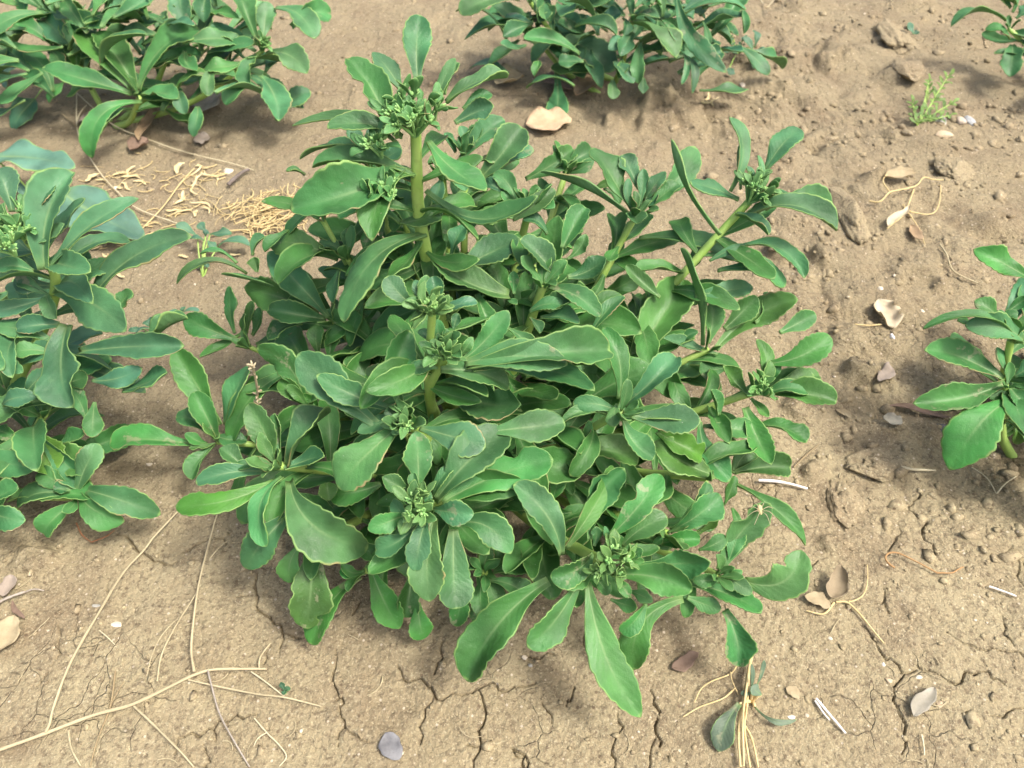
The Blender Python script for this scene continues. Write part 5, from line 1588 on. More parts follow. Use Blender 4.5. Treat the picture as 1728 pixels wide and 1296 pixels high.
DRYLEAVES = [('dry_leaf', 'tan brown fallen leaf with a wavy edge behind the central plant', 'dry leaf', None, 'brownleaf', (0.0432, 0.8515), 0.0273, 0.026, 0.162, 0.1, 0.25, 0.004, None, 0.25),
 ('dry_leaf', 'tan folded fallen leaf under the left leaves of the top plant', 'dry leaf', None, 'tanleaf', (-0.0045, 0.9547), 0.0199, 0.0257, 0.635, 0.2, 0.5, 0.006, None, 0.25),
 ('dry_leaf', 'pointed grey brown fallen leaf under the top plant, beside its hanging leaf', 'dry leaf', None, 'brownleaf2', (0.0939, 0.9416), 0.0383, 0.0173, 1.122, 0.2, 0.5, 0.008, None, 0.25),
 ('dry_leaf', 'dull purplish brown leaf in the shade under the top plant', 'dry leaf', None, 'darkleaf', (0.0618, 0.9494), 0.0265, 0.0225, -1.067, 0.1, 0.3, 0.004, None, 0.25),
 ('dry_leaf', 'twisted brown leaf hanging below the drooping leaf of the top left plant', 'dry leaf', None, 'brownleaf2', (-0.4252, 0.8515), 0.0438, 0.0083, 1.729, 0.3, 0.8, 0.008, None, 0.25),
 ('dry_leaf', 'pale grey tan leaf lying in the shade beneath the top left plant', 'dry leaf', None, 'greyleaf', (-0.3703, 0.9037), 0.0268, 0.0161, 1.466, 0.2, 0.3, 0.006, None, 0.25),
 ('dry_leaf', 'pinkish brown leaf behind the fork of the pale stalk', 'dry leaf', None, 'pinkleaf', (-0.4948, 0.87), 0.0196, 0.0205, -0.507, 0.1, 0.3, 0.003, None, 0.25),
 ('dry_leaf', 'small flat greyish pink leaf below the top left plant', 'dry leaf', None, 'pinkleaf', (-0.3597, 0.829), 0.0096, 0.0131, 0.342, 0.1, 0.2, 0.002, None, 0.25),
 ('dry_leaf', 'dark brown crumpled leaf at the foot of the top left plant', 'dry leaf', None, 'darkleaf', (-0.4236, 0.8071), 0.013, 0.0134, 1.0, 0.3, 0.6, 0.005, None, 0.25),
 ('dry_leaf', 'pale cream folded leaf with a long stalk on the bare soil at the right', 'dry leaf', None, 'creamleaf', (0.3367, 0.5265), 0.0181, 0.0144, -1.482, 0.3, 0.75, 0.004, [(0.3294, 0.515),
 (0.3177, 0.5129),
 (0.3049, 0.5134)], 0.55),
 ('dry_leaf', 'curled brown cup shaped leaf with a long tendril at the lower right', 'dry leaf', None, 'curlleaf', (0.2182, 0.2589), 0.0126, 0.0092, 1.093, 1.5, 0.9, 0.004, [(0.2167, 0.248),
 (0.2235, 0.2475),
 (0.2285, 0.2409),
 (0.2338, 0.2307),
 (0.2397, 0.2192)], 0.2),
 ('dry_leaf', 'flat pale tan leaf scrap attached beside the curled brown leaf', 'dry leaf', None, 'tanleaf', (0.2042, 0.2483), 0.0089, 0.0053, -0.519, 0.2, 0.2, 0.003, [(0.2152, 0.2475),
 (0.2061, 0.2394),
 (0.1958, 0.2423)], 0.3),
 ('dry_leaf', 'silvery grey ribbed leaf on the soil at the bottom right', 'dry leaf', None, 'greyleaf', (0.2511, 0.1812), 0.0127, 0.0053, 0.819, 0.1, 0.45, 0.003, None, 0.2),
 ('dry_leaf', 'dark slate grey leaf piece on the soil at the bottom centre', 'dry leaf', None, 'slateleaf', (-0.0716, 0.1569), 0.0092, 0.0066, -1.034, 0.1, 0.15, 0.002, None, 0.15),
 ('dry_leaf', 'large beige crumpled leaf at the left edge below the grey stick', 'dry leaf', None, 'tanleaf', (-0.3295, 0.2265), 0.0125, 0.0098, 1.442, 0.2, 0.5, 0.005, None, 0.25),
 ('dry_leaf', 'pinkish grey curled leaf at the left edge above the grey stick', 'dry leaf', None, 'pinkleaf', (-0.3435, 0.2612), 0.008, 0.0062, 1.658, 0.3, 0.5, 0.004, None, 0.25),
 ('dry_leaf', 'narrow brown leaf below the grey stick at the left edge', 'dry leaf', None, 'darkleaf', (-0.3296, 0.2431), 0.0096, 0.0019, -0.815, 0.2, 0.5, 0.004, None, 0.25),
 ('dry_leaf', 'pinkish grey leaf scrap in the litter left of the right plant', 'dry leaf', None, 'pinkleaf', (0.3098, 0.4486), 0.0114, 0.0059, 0.934, 0.1, 0.3, 0.004, None, 0.25),
 ('dry_leaf', 'grey curled leaf scrap left of the right plant, below the pinkish scrap', 'dry leaf', None, 'greyleaf', (0.3017, 0.4009), 0.0075, 0.0075, -0.499, 0.4, 0.6, 0.004, None, 0.25),
 ('dry_leaf', 'small pale curled leaf tip beside the right edge of the central plant', 'dry leaf', None, 'tanleaf', (0.2692, 0.4148), 0.0064, 0.0037, -0.874, 0.3, 0.6, 0.003, None, 0.25),
 ('dry_leaf', 'broad grey leaf in the shade under the right plant', 'dry leaf', None, 'greyleaf', (0.3575, 0.4247), 0.0148, 0.0082, 0.211, 0.1, 0.3, 0.004, None, 0.25),
 ('dry_leaf', 'brown leaf in the shade under the right plant stem', 'dry leaf', None, 'darkleaf', (0.395, 0.4337), 0.0091, 0.0116, -0.832, 0.1, 0.3, 0.004, None, 0.25),
 ('dry_leaf', 'thin grey brown stick like leaf in the litter left of the right plant', 'dry leaf', None, 'darkleaf', (0.3291, 0.4159), 0.0237, 0.0034, -0.191, 0.1, 0.6, 0.004, None, 0.25),
 ('dry_leaf', 'grey scrap lying under the front leaves of the central plant', 'dry leaf', None, 'pinkleaf', (0.0781, 0.2265), 0.0059, 0.0044, -0.381, 0.1, 0.3, 0.003, None, 0.25),
 ('dry_leaf', 'dark flat leaf behind the curved front leaf of the central plant', 'dry leaf', None, 'darkleaf', (0.1106, 0.2085), 0.0106, 0.0047, 0.417, 0.1, 0.2, 0.003, None, 0.25),
 ('dry_leaf', 'thin tan leaf outline pressed into the soil at the lower right', 'dry leaf', None, 'tanleaf', (0.1742, 0.1882), 0.0048, 0.0037, -0.697, 0.05, 0.1, 0.0015, None, 0.25),
 ('dry_leaf', 'tan wrapped leaf on the dead weed at the upper right', 'dry leaf', None, 'tanleaf', (0.4156, 0.7371), 0.0178, 0.0106, 0.141, 0.3, 0.8, 0.006, None, 0.25),
 ('dry_leaf', 'whitish shrivelled leaf at the foot of the dead weed', 'dry leaf', None, 'creamleaf', (0.3924, 0.6683), 0.0228, 0.0053, 0.875, 0.2, 0.8, 0.005, None, 0.25),
 ('dry_leaf', 'olive brown leaf end below the dead weed', 'dry leaf', None, 'brownleaf2', (0.4068, 0.6512), 0.0129, 0.007, -1.392, 0.2, 0.6, 0.003, None, 0.25),
 ('curled_leaf', 'small pale yellow curled dead leaf crossed by the pale forked stalk', 'dead leaf', 'curled dead leaves by the forked stalk', 'paleleaf', (-0.4562, 0.7456), 0.0087, 0.0035, 0.761, 0.20670429470785823, 0.5, 0.002408871110654175, None, 0.5),
 ('curled_leaf', 'small pale yellow curled dead leaf crossed by the pale forked stalk', 'dead leaf', 'curled dead leaves by the forked stalk', 'paleleaf', (-0.4429, 0.7398), 0.0089, 0.0017, -0.393, 0.10528401585619811, 0.5, 0.002351925667837822, None, 0.5),
 ('curled_leaf', 'small pale yellow curled dead leaf crossed by the pale forked stalk', 'dead leaf', 'curled dead leaves by the forked stalk', 'paleleaf', (-0.4207, 0.7615), 0.0089, 0.0019, 1.309, 0.3300334206793898, 0.5, 0.002671079673621535, None, 0.5),
 ('curled_leaf', 'small pale yellow curled dead leaf crossed by the pale forked stalk', 'dead leaf', 'curled dead leaves by the forked stalk', 'paleleaf', (-0.4302, 0.7555), 0.009, 0.0022, 0.202, 0.38989662327384156, 0.5, 0.0013926059658708335, None, 0.5),
 ('curled_leaf', 'small pale yellow curled dead leaf crossed by the pale forked stalk', 'dead leaf', 'curled dead leaves by the forked stalk', 'paleleaf', (-0.414, 0.7476), 0.0127, 0.0018, -0.329, 0.346472305949176, 0.5, 0.002202252275570077, None, 0.5),
 ('curled_leaf', 'small pale yellow curled dead leaf crossed by the pale forked stalk', 'dead leaf', 'curled dead leaves by the forked stalk', 'paleleaf', (-0.4026, 0.7398), 0.0092, 0.0023, -0.332, 0.15949501670245317, 0.5, 0.001030009517006795, None, 0.5),
 ('curled_leaf', 'small pale yellow curled dead leaf crossed by the pale forked stalk', 'dead leaf', 'curled dead leaves by the forked stalk', 'paleleaf', (-0.4158, 0.7321), 0.0107, 0.0021, -0.598, 0.12101533740400552, 0.5, 0.0010094994431300588, None, 0.5),
 ('curled_leaf', 'small pale yellow curled dead leaf crossed by the pale forked stalk', 'dead leaf', 'curled dead leaves by the forked stalk', 'paleleaf', (-0.4223, 0.7283), 0.0048, 0.0026, 0.0, 0.16899097153813136, 0.5, 0.001530267326542927, None, 0.5),
 ('curled_leaf', 'small pale yellow curled dead leaf on bare soil along the yellow straw stalk', 'dead leaf', 'curled dead leaves along the straw stalk', 'paleleaf', (-0.3667, 0.7635), 0.0104, 0.0039, 1.298, 0.13426831159548375, 0.5, 0.002869215951688449, None, 0.5),
 ('curled_leaf', 'small pale yellow curled dead leaf on bare soil along the yellow straw stalk', 'dead leaf', 'curled dead leaves along the straw stalk', 'paleleaf', (-0.3503, 0.7535), 0.018, 0.0014, 1.443, 0.25669741410524105, 0.5, 0.001640318561967752, None, 0.5),
 ('curled_leaf', 'small pale yellow curled dead leaf on bare soil along the yellow straw stalk', 'dead leaf', 'curled dead leaves along the straw stalk', 'paleleaf', (-0.3443, 0.7696), 0.0085, 0.0022, -0.07, 0.11649411676948257, 0.5, 0.0011678549388645162, None, 0.5),
 ('curled_leaf', 'small pale yellow curled dead leaf on bare soil along the yellow straw stalk', 'dead leaf', 'curled dead leaves along the straw stalk', 'paleleaf', (-0.3344, 0.7575), 0.0104, 0.0012, -0.615, 0.30898814865997476, 0.5, 0.0015259008576238905, None, 0.5),
 ('curled_leaf', 'small pale yellow curled dead leaf on bare soil along the yellow straw stalk', 'dead leaf', 'curled dead leaves along the straw stalk', 'paleleaf', (-0.329, 0.7496), 0.0154, 0.0017, -0.813, 0.2475374284559449, 0.5, 0.0013767869115647053, None, 0.5),
 ('curled_leaf', 'small pale yellow curled dead leaf on bare soil along the yellow straw stalk', 'dead leaf', 'curled dead leaves along the straw stalk', 'paleleaf', (-0.3427, 0.7417), 0.0126, 0.0019, 1.093, 0.14617640712619207, 0.5, 0.0023852649543109295, None, 0.5),
 ('curled_leaf', 'small pale yellow curled dead leaf on bare soil along the yellow straw stalk', 'dead leaf', 'curled dead leaves along the straw stalk', 'paleleaf', (-0.3506, 0.7095), 0.0123, 0.0025, 1.3, 0.33914550782476804, 0.5, 0.002603988430983615, None, 0.5),
 ('curled_leaf', 'small pale yellow curled dead leaf on bare soil along the yellow straw stalk', 'dead leaf', 'curled dead leaves along the straw stalk', 'paleleaf', (-0.3382, 0.7207), 0.0126, 0.0013, -1.164, 0.31232876282668776, 0.5, 0.0026080237100785373, None, 0.5),
 ('curled_leaf', 'small pale yellow curled dead leaf on bare soil along the yellow straw stalk', 'dead leaf', 'curled dead leaves along the straw stalk', 'paleleaf', (-0.3243, 0.6967), 0.0149, 0.0016, -0.527, 0.2990364547190615, 0.5, 0.002130055955580944, None, 0.5),
 ('curled_leaf', 'small pale yellow curled dead leaf on bare soil along the yellow straw stalk', 'dead leaf', 'curled dead leaves along the straw stalk', 'paleleaf', (-0.3408, 0.6859), 0.0106, 0.0014, 0.698, 0.132368696868295, 0.5, 0.002267921365161457, None, 0.5),
 ('curled_leaf', 'small pale yellow curled dead leaf on bare soil along the yellow straw stalk', 'dead leaf', 'curled dead leaves along the straw stalk', 'paleleaf', (-0.3161, 0.6859), 0.0097, 0.0012, -0.888, 0.25994563623930556, 0.5, 0.0024488569357556346, None, 0.5),
 ('curled_leaf', 'small pale yellow curled dead leaf on bare soil along the yellow straw stalk', 'dead leaf', 'curled dead leaves along the straw stalk', 'paleleaf', (-0.3265, 0.6805), 0.0053, 0.0021, 1.362, 0.18724174993812476, 0.5, 0.002279586623875434, None, 0.5),
 ('curled_leaf', 'small pale yellow curled dead leaf on bare soil along the yellow straw stalk', 'dead leaf', 'curled dead leaves along the straw stalk', 'paleleaf', (-0.3525, 0.6894), 0.0087, 0.0019, -0.209, 0.16139129173662098, 0.5, 0.0016222743093273141, None, 0.5),
 ('curled_leaf', 'small pale yellow curled dead leaf partly under the left plant', 'dead leaf', 'curled dead leaves under the left plant', 'paleleaf', (-0.406, 0.6379), 0.0093, 0.0022, 0.459, 0.16789341225384785, 0.5, 0.002542647590322604, None, 0.5),
 ('curled_leaf', 'small pale yellow curled dead leaf partly under the left plant', 'dead leaf', 'curled dead leaves under the left plant', 'paleleaf', (-0.3976, 0.6563), 0.0117, 0.0033, 0.9, 0.33830741525829755, 0.5, 0.0016193579345422707, None, 0.5),
 ('curled_leaf', 'small pale yellow curled dead leaf partly under the left plant', 'dead leaf', 'curled dead leaves under the left plant', 'paleleaf', (-0.3943, 0.6153), 0.0098, 0.0018, -0.509, 0.2827636710900854, 0.5, 0.0011782740547278793, None, 0.5),
 ('curled_leaf', 'small pale yellow curled dead leaf partly under the left plant', 'dead leaf', 'curled dead leaves under the left plant', 'paleleaf', (-0.4103, 0.6265), 0.0061, 0.0021, -0.149, 0.37949975273632575, 0.5, 0.0027545615024145266, None, 0.5),
 ('curled_leaf', 'small pale yellow curled dead leaf partly under the left plant', 'dead leaf', 'curled dead leaves under the left plant', 'paleleaf', (-0.378, 0.6027), 0.0151, 0.0012, -0.549, 0.2520395086371081, 0.5, 0.0020425885896371053, None, 0.5),
 ('curled_leaf', 'small pale yellow curled dead leaf partly under the left plant', 'dead leaf', 'curled dead leaves under the left plant', 'paleleaf', (-0.377, 0.5874), 0.0095, 0.0024, -0.265, 0.33262841494740336, 0.5, 0.0012124315300428156, None, 0.5),
 ('curled_leaf', 'small pale yellow curled dead leaf partly under the left plant', 'dead leaf', 'curled dead leaves under the left plant', 'paleleaf', (-0.3205, 0.6121), 0.0057, 0.0018, -0.018, 0.17578041062547373, 0.5, 0.0023370628135436122, None, 0.5),
 ('curled_leaf', 'small pale yellow curled dead leaf partly under the left plant', 'dead leaf', 'curled dead leaves under the left plant', 'paleleaf', (-0.2705, 0.6137), 0.0061, 0.0014, -0.478, 0.3137007730120346, 0.5, 0.0025406417057687878, None, 0.5),
 ('curled_leaf', 'small pale yellow curled dead leaf by the dead weed skeleton', 'dead leaf', 'curled dead leaves by the dead weed', 'paleleaf', (0.2425, 0.9288), 0.012, 0.0022, 0.951, 0.3801754965961195, 0.5, 0.002237489477560718, None, 0.5),
 ('curled_leaf', 'small pale yellow curled dead leaf by the dead weed skeleton', 'dead leaf', 'curled dead leaves by the dead weed', 'paleleaf', (0.2489, 0.9136), 0.0128, 0.0016, 1.17, 0.1835772442811357, 0.5, 0.0010747546383471024, None, 0.5),
 ('curled_leaf', 'small pale yellow curled dead leaf by the dead weed skeleton', 'dead leaf', 'curled dead leaves by the dead weed', 'paleleaf', (0.238, 0.9087), 0.0068, 0.003, -0.391, 0.23976046074344098, 0.5, 0.0022386918669212567, None, 0.5)]
STONES = [('grey stone just right of the small feathery weed', 'grey', (0.5126, 0.87), 0.0111, 0.0143, 0.6),
 ('pale pinkish stone at the outer right of the feathery weed', 'pink', (0.5351, 0.8677), 0.0069, 0.0142, 0.6),
 ('bluish grey stone touching the pale pinkish stone', 'blue', (0.5459, 0.87), 0.0098, 0.0133, 0.6),
 ('flat tan stone below the feathery weed', 'tan', (0.5038, 0.8388), 0.0149, 0.0109, 0.4),
 ('rounded pale stone by the grey ribbed leaf at the bottom right', 'tan', (0.2624, 0.1808), 0.0031, 0.003, 0.6),
 ('small pinkish pebble near the straw bundle', 'pink', (0.1799, 0.1747), 0.0022, 0.0017, 0.6),
 ('small cream pebble below the curled brown leaf', 'cream', (0.2069, 0.2234), 0.0025, 0.0021, 0.6),
 ('bright white chip beside the long crack at the lower right', 'white', (0.2356, 0.2058), 0.0015, 0.0023, 0.6),
 ('small tan pebble beneath the orange root', 'tan', (0.2356, 0.1955), 0.0033, 0.0026, 0.6),
 ('flat pale chip above the grey ribbed leaf', 'cream', (0.2555, 0.1975), 0.0036, 0.0021, 0.4),
 ('white chip by the wilted weed at the bottom', 'white', (0.1705, 0.174), 0.0038, 0.0016, 0.6),
 ('cream pebble above the pale folded leaf', 'cream', (0.3423, 0.5614), 0.0043, 0.0053, 0.6),
 ('cream pebble right of the pale folded leaf', 'cream', (0.377, 0.5394), 0.0034, 0.0039, 0.6),
 ('small white chip below the pale folded leaf', 'white', (0.3339, 0.4988), 0.0031, 0.0044, 0.6),
 ('pale flake by the end of the straight pale stalk', 'cream', (-0.3126, 0.7615), 0.0077, 0.0089, 0.4),
 ('whitish pebble beside the pale forked stalk', 'white', (-0.4252, 0.7302), 0.0036, 0.0046, 0.6),
 ('tan pebble below the left rosette of the central plant', 'cream', (-0.2799, 0.3647), 0.0038, 0.0025, 0.6),
 ('cream flake beside the long left side twig', 'cream', (-0.2629, 0.2353), 0.0062, 0.0024, 0.35),
 ('pale flake above the cream flake at the left', 'grey', (-0.2807, 0.2483), 0.0039, 0.0021, 0.35),
 ('greyish stone in front of the central plant, left of its longest front leaf', 'grey', (0.0116, 0.2068), 0.0022, 0.0021, 0.6),
 ('pale chip in front of the central plant', 'cream', (0.0084, 0.2119), 0.0027, 0.0021, 0.6),
 ('dark grey stone at the edge of the right plant shade', 'dark', (0.3407, 0.3967), 0.0066, 0.0076, 0.6),
 ('small tan pebble near the top right weed', 'cream', (0.2951, 0.9653), 0.0045, 0.0108, 0.6)]
WEEDS = [('feathery_weed', 'small yellowish green weed with feathery leaves on the bare soil at the upper right', 'weed', 'yellow', (0.4795, 0.8561), 0.7, 1, [((4774, 8558, 95), (4896, 8564, 122), 41), ((4774, 8558, 95), (4746, 8645, 195), 41), ((4846, 8645, 125), (4932, 8636, 132), 41), ((4846, 8645, 125), (4843, 8733, 226), 41), ((4920, 8733, 155), (5003, 8736, 172), 41), ((4920, 8733, 155), (4869, 8790, 223), 41), ((4995, 8822, 185), (5078, 8806, 185), 41), ((4995, 8822, 185), (4970, 8867, 237), 41), ((5032, 8867, 200), (5096, 8924, 270), 41), ((5017, 8854, 215), (5153, 8849, 234), 39), ((5017, 8854, 215), (4966, 8937, 311), 39), ((5070, 8925, 245), (5151, 8921, 255), 39), ((5070, 8925, 245), (5013, 8992, 324), 39), ((5123, 8997, 275), (5192, 9003, 293), 39), ((5123, 8997, 275), (5069, 9052, 341), 39), ((5176, 9069, 305), (5280, 9062, 316), 39), ((5176, 9069, 305), (5124, 9134, 381), 39), ((5230, 9142, 335), (5317, 9147, 355), 39), ((5230, 9142, 335), (5196, 9204, 406), 39), ((5257, 9179, 350), (5307, 9236, 418), 39), ((4740, 8552, 95), (4802, 8583, 136), 38), ((4740, 8552, 95), (4667, 8590, 144), 38), ((4745, 8628, 125), (4816, 8658, 168), 38), ((4745, 8628, 125), (4664, 8650, 160), 38), ((4750, 8704, 155), (4799, 8740, 201), 38), ((4750, 8704, 155), (4673, 8735, 198), 38), ((4756, 8780, 185), (4813, 8819, 235), 39), ((4756, 8780, 185), (4669, 8803, 220), 39), ((4758, 8819, 200), (4739, 8880, 271), 39), ((4883, 8632, 90), (4997, 8568, 55), 38), ((4883, 8632, 90), (4886, 8690, 156), 38), ((4965, 8681, 110), (5069, 8623, 78), 39), ((4965, 8681, 110), (4956, 8748, 187), 39), ((5048, 8731, 130), (5115, 8698, 114), 39), ((5048, 8731, 130), (5043, 8792, 200), 39), ((5131, 8780, 150), (5190, 8764, 145), 39), ((5131, 8780, 150), (5125, 8847, 227), 39), ((5215, 8831, 170), (5295, 8814, 169), 39), ((5215, 8831, 170), (5225, 8868, 213), 39), ((5257, 8856, 180), (5335, 8882, 220), 39), ((4885, 8616, 85), (4975, 8561, 54), 36), ((4885, 8616, 85), (4904, 8661, 137), 36), ((4973, 8634, 95), (5020, 8594, 70), 36), ((4973, 8634, 95), (4999, 8680, 150), 36), ((5060, 8651, 105), (5120, 8587, 63), 36), ((5060, 8651, 105), (5102, 8704, 169), 36), ((5148, 8669, 115), (5189, 8643, 100), 36), ((5148, 8669, 115), (5167, 8697, 149), 36), ((5192, 8678, 120), (5271, 8681, 138), 36), ((5021, 9000, 217), (5066, 9040, 267), 32), ((5021, 9000, 217), (4958, 9022, 248), 32), ((5029, 9070, 250), (5071, 9116, 306), 32), ((5029, 9070, 250), (4954, 9106, 298), 32), ((5036, 9140, 283), (5082, 9157, 309), 32), ((5036, 9140, 283), (4983, 9162, 314), 32), ((5040, 9175, 300), (5030, 9225, 358), 32)]), ('seedling_weed', 'small blue green weed sprig beside the right end of the top plant', 'weed', 'blue', (0.3007, 1.0441), 0.7, 0, [((3173, 10254, 200), (3177, 10405, 375), 121), ((3134, 10196, 200), (3006, 10291, 319), 107), ((3149, 10138, 200), (3316, 10127, 219), 106), ((3143, 10185, 150), (3133, 9931, 40), 121), ((3122, 10138, 200), (3250, 10038, 138), 93), ((3116, 10185, 150), (2977, 10189, 176), 80), ((2804, 9892, 100), (2785, 9755, 40), 119), ((2955, 10185, 150), (2747, 10171, 170), 107), ((2884, 10270, 165), (2942, 10302, 207), 35), ((2884, 10270, 165), (2812, 10295, 201), 35), ((2882, 10323, 195), (2940, 10345, 226), 35), ((2882, 10323, 195), (2816, 10350, 232), 35), ((2881, 10377, 225), (2913, 10406, 260), 35), ((2881, 10377, 225), (2817, 10388, 245), 35), ((2879, 10431, 255), (2908, 10449, 278), 35), ((2879, 10431, 255), (2828, 10452, 284), 35), ((2877, 10486, 285), (2903, 10515, 321), 35), ((2877, 10486, 285), (2842, 10497, 302), 35), ((2877, 10513, 300), (2867, 10556, 350), 35), ((2953, 10249, 175), (3020, 10244, 182), 32), ((2953, 10249, 175), (2928, 10287, 220), 32), ((2980, 10259, 225), (3046, 10252, 230), 32), ((2980, 10259, 225), (2977, 10288, 259), 32), ((3007, 10268, 275), (3068, 10263, 280), 32), ((3007, 10268, 275), (2998, 10299, 311), 32), ((3020, 10273, 300), (3054, 10305, 339), 32)]), ('seedling_weed', 'small weed seedling between the left plant and the central plant, beside the straw', 'weed', 'blue', (-0.2962, 0.5844), 0.8, 0, [((-3060, 6252, 200), (-3258, 6317, 298), 110), ((-2997, 6317, 200), (-3062, 6373, 269), 90), ((-2948, 6284, 200), (-2728, 6286, 236), 100), ((-2983, 6187, 200), (-3107, 6190, 223), 79), ((-2850, 6156, 150), (-2528, 6126, 173), 109), ((-2944, 6187, 200), (-2859, 6118, 155), 89), ((-2949, 6187, 250), (-2926, 6225, 294), 79), ((-2963, 5999, 100), (-3008, 5931, 54), 79), ((-2955, 5968, 100), (-2913, 5933, 78), 59)]), ('seedling_weed', 'tiny weed seedling on the shaded soil below the gap between left and central plant', 'weed', 'blue', (-0.32, 0.5035), 0.6, 0, [((-3179, 5068, 120), (-3174, 5127, 188), 81), ((-3180, 5042, 120), (-3291, 5004, 106), 72), ((-3162, 5042, 120), (-3067, 5034, 128), 72), ((-3179, 5068, 120), (-3238, 5101, 163), 63), ((-3203, 5037, 100), (-3236, 4998, 75), 54), ((-2980, 5275, 100), (-2939, 5311, 143), 46), ((-2949, 5254, 120), (-2794, 5254, 145), 55), ((-2980, 5275, 100), (-3085, 5272, 115), 46), ((-3261, 5083, 80), (-3398, 5064, 86), 54)]), ('broad_leaved_weed', 'broad flat teal weed leaves sticking out behind the left plant', 'weed', 'teal', (-0.4816, 0.6894), 1.2, 2, [((-5326, 7187, 500), (-4427, 7020, 487), 421), ((-4474, 6717, 400), (-3604, 6293, 168), 551), ((-5196, 7158, 300), (-5005, 6971, 176), 128)]), ('broad_leaved_weed', 'broad pale weed leaf at the left edge below the top left plant', 'weed', 'teal', (-0.6449, 1.0265), 1.2, 2, [((-6201, 9926, 300), (-6422, 9515, 40), 392)]), ('broad_leaved_weed', 'dark heart shaped weed leaf on a long stalk left of the pale forked stalk', 'weed', 'dark', (-0.5884, 0.9653), 1.2, 2, [((-5710, 8916, 200), (-5905, 8522, 40), 295)]), ('wilted_weed', 'wilted grey green weed draped over the straw bundle at the bottom right', 'weed', 'wilt', (0.1484, 0.1843), 1.3, 0, [((1377, 1787, 120), (1216, 1528, 40), 149), ((1520, 1921, 80), (1558, 2027, 201), 31), ((1468, 1875, 100), (1468, 1990, 229), 31), ((1526, 1850, 100), (1460, 1884, 143), 75), ((1485, 1790, 60), (1713, 1709, 40), 35), ((1464, 1856, 100), (1399, 1854, 108), 37)]), ('seedling_weed', 'single tiny green leaf pair on the clod at the top right', 'weed', 'blue', (0.5621, 1.1119), 0.6, 0, [((5476, 10821, 120), (5395, 10915, 232), 98), ((5476, 10821, 120), (5541, 10843, 153), 84)]), ('seedling_weed', 'very small green sprout by the dry fork of twigs at the bottom', 'weed', 'dark', (-0.1428, 0.1914), 0.6, 0, [((-1417, 1898, 40), (-1440, 1934, 81), 35), ((-1417, 1898, 40), (-1377, 1911, 58), 35), ((-1411, 1905, 40), (-1416, 1869, 40), 35)])]
SPIDER = (0.1508, 0.2688, 0.085)
STRAWHEAP = [(-0.2607, 0.6823), (-0.232, 0.6894), (-0.2436, 0.6614)]
DEADSTALK = [(-2078, 3692, 50), (-1970, 3658, 300), (-1852, 3591, 600), (-1754, 3551, 850), (-1704, 3532, 1000), (-1670, 3498, 1180), (-1638, 3447, 1350)]
CURL_TENDRIL = [(0.225, 0.248), (0.2286, 0.2486), (0.2343, 0.2513), (0.2386, 0.2566), (0.2425, 0.2651), (0.2461, 0.2761)]
CLODS = [('broad crumbly soil clod cracked off the ground, left of the right plant', (0.2828, 0.3635), 0.0262, 0.0169, 0.011), ('rough soil clod beside the white stick right of the central plant', (0.244, 0.3296), 0.0131, 0.0204, 0.01), ('large lumpy soil clod at the top right, left of the top right plant', (0.5224, 1.0866), 0.0298, 0.0548, 0.02), ('tall brown soil clod right of the topmost right shoot of the central plant', (0.3487, 0.6859), 0.0161, 0.0386, 0.019), ('rounded soil clod above the dead weed skeleton', (0.4909, 0.7716), 0.0195, 0.0228, 0.013), ('soil clod at the upper right, left of the feathery weed', (0.4969, 0.9734), 0.0185, 0.0247, 0.011)]
STRAWBITS = [(-0.4458, 0.7417), (-0.4214, 0.7496), (-0.3481, 0.7535), (-0.3289, 0.6894), (-0.3478, 0.7113), (-0.3967, 0.6346), (-0.2677, 0.6753), (-0.3845, 0.6546)]


# ------------------------------------------------------------------ helpers
COL = scn.collection
rng = random.Random(11)
nrg = np.random.default_rng(5)
TOCAM = np.array((0, -math.cos(math.radians(48)), math.sin(math.radians(48))))

def unit(a):
    return a / (np.linalg.norm(a) + 1e-12)

def mesh_np(name, co, quads, mats=None, uv=None, smooth=True, mat_idx=None):
    """mesh from numpy: co (n,3), quads (m,4) or tris (m,3)"""
    me = bpy.data.meshes.new(name)
    k = quads.shape[1]
    m = len(quads)
    me.vertices.add(len(co))
    me.vertices.foreach_set('co', np.ascontiguousarray(co, dtype=np.float32).ravel())
    me.loops.add(m * k)
    me.loops.foreach_set('vertex_index', np.ascontiguousarray(quads, dtype=np.int32).ravel())
    me.polygons.add(m)
    me.polygons.foreach_set('loop_start', np.arange(0, m * k, k, dtype=np.int32))
    if mat_idx is not None:
        me.polygons.foreach_set('material_index', mat_idx.astype(np.int32))
    if smooth:
        me.polygons.foreach_set('use_smooth', np.ones(m, dtype=bool))
    me.update(calc_edges=True)
    if uv is not None:
        l = me.uv_layers.new(name="UVMap")
        l.data.foreach_set('uv', np.ascontiguousarray(uv[quads.ravel()], dtype=np.float32).ravel())
    for mt in (mats or []):
        me.materials.append(mt)
    return me

def obj(name, data, parent=None, loc=(0, 0, 0)):
    o = bpy.data.objects.new(name, data)
    COL.objects.link(o)
    o.parent = parent
    o.location = loc
    return o

def tag(o, label=None, cat=None, group=None, kind=None):
    if label: o['label'] = label
    if cat: o['category'] = cat
    if group: o['group'] = group
    if kind: o['kind'] = kind
    return o

class MB:
    """collects vertices, faces (quads; a triangle repeats its last corner) and UVs into one mesh"""
    def __init__(self): self.co = []; self.q = []; self.uv = []; self.n = 0
    def add(self, co, q, uv=None):
        co = np.asarray(co, float)
        self.co.append(co); self.q.append(np.asarray(q) + self.n)
        self.uv.append(np.zeros((len(co), 2)) if uv is None else uv)
        self.n += len(co)
    def mesh(self, name, mats, smooth=True):
        q = np.concatenate(self.q)
        return mesh_np(name, np.concatenate(self.co), q, mats, np.concatenate(self.uv), smooth)

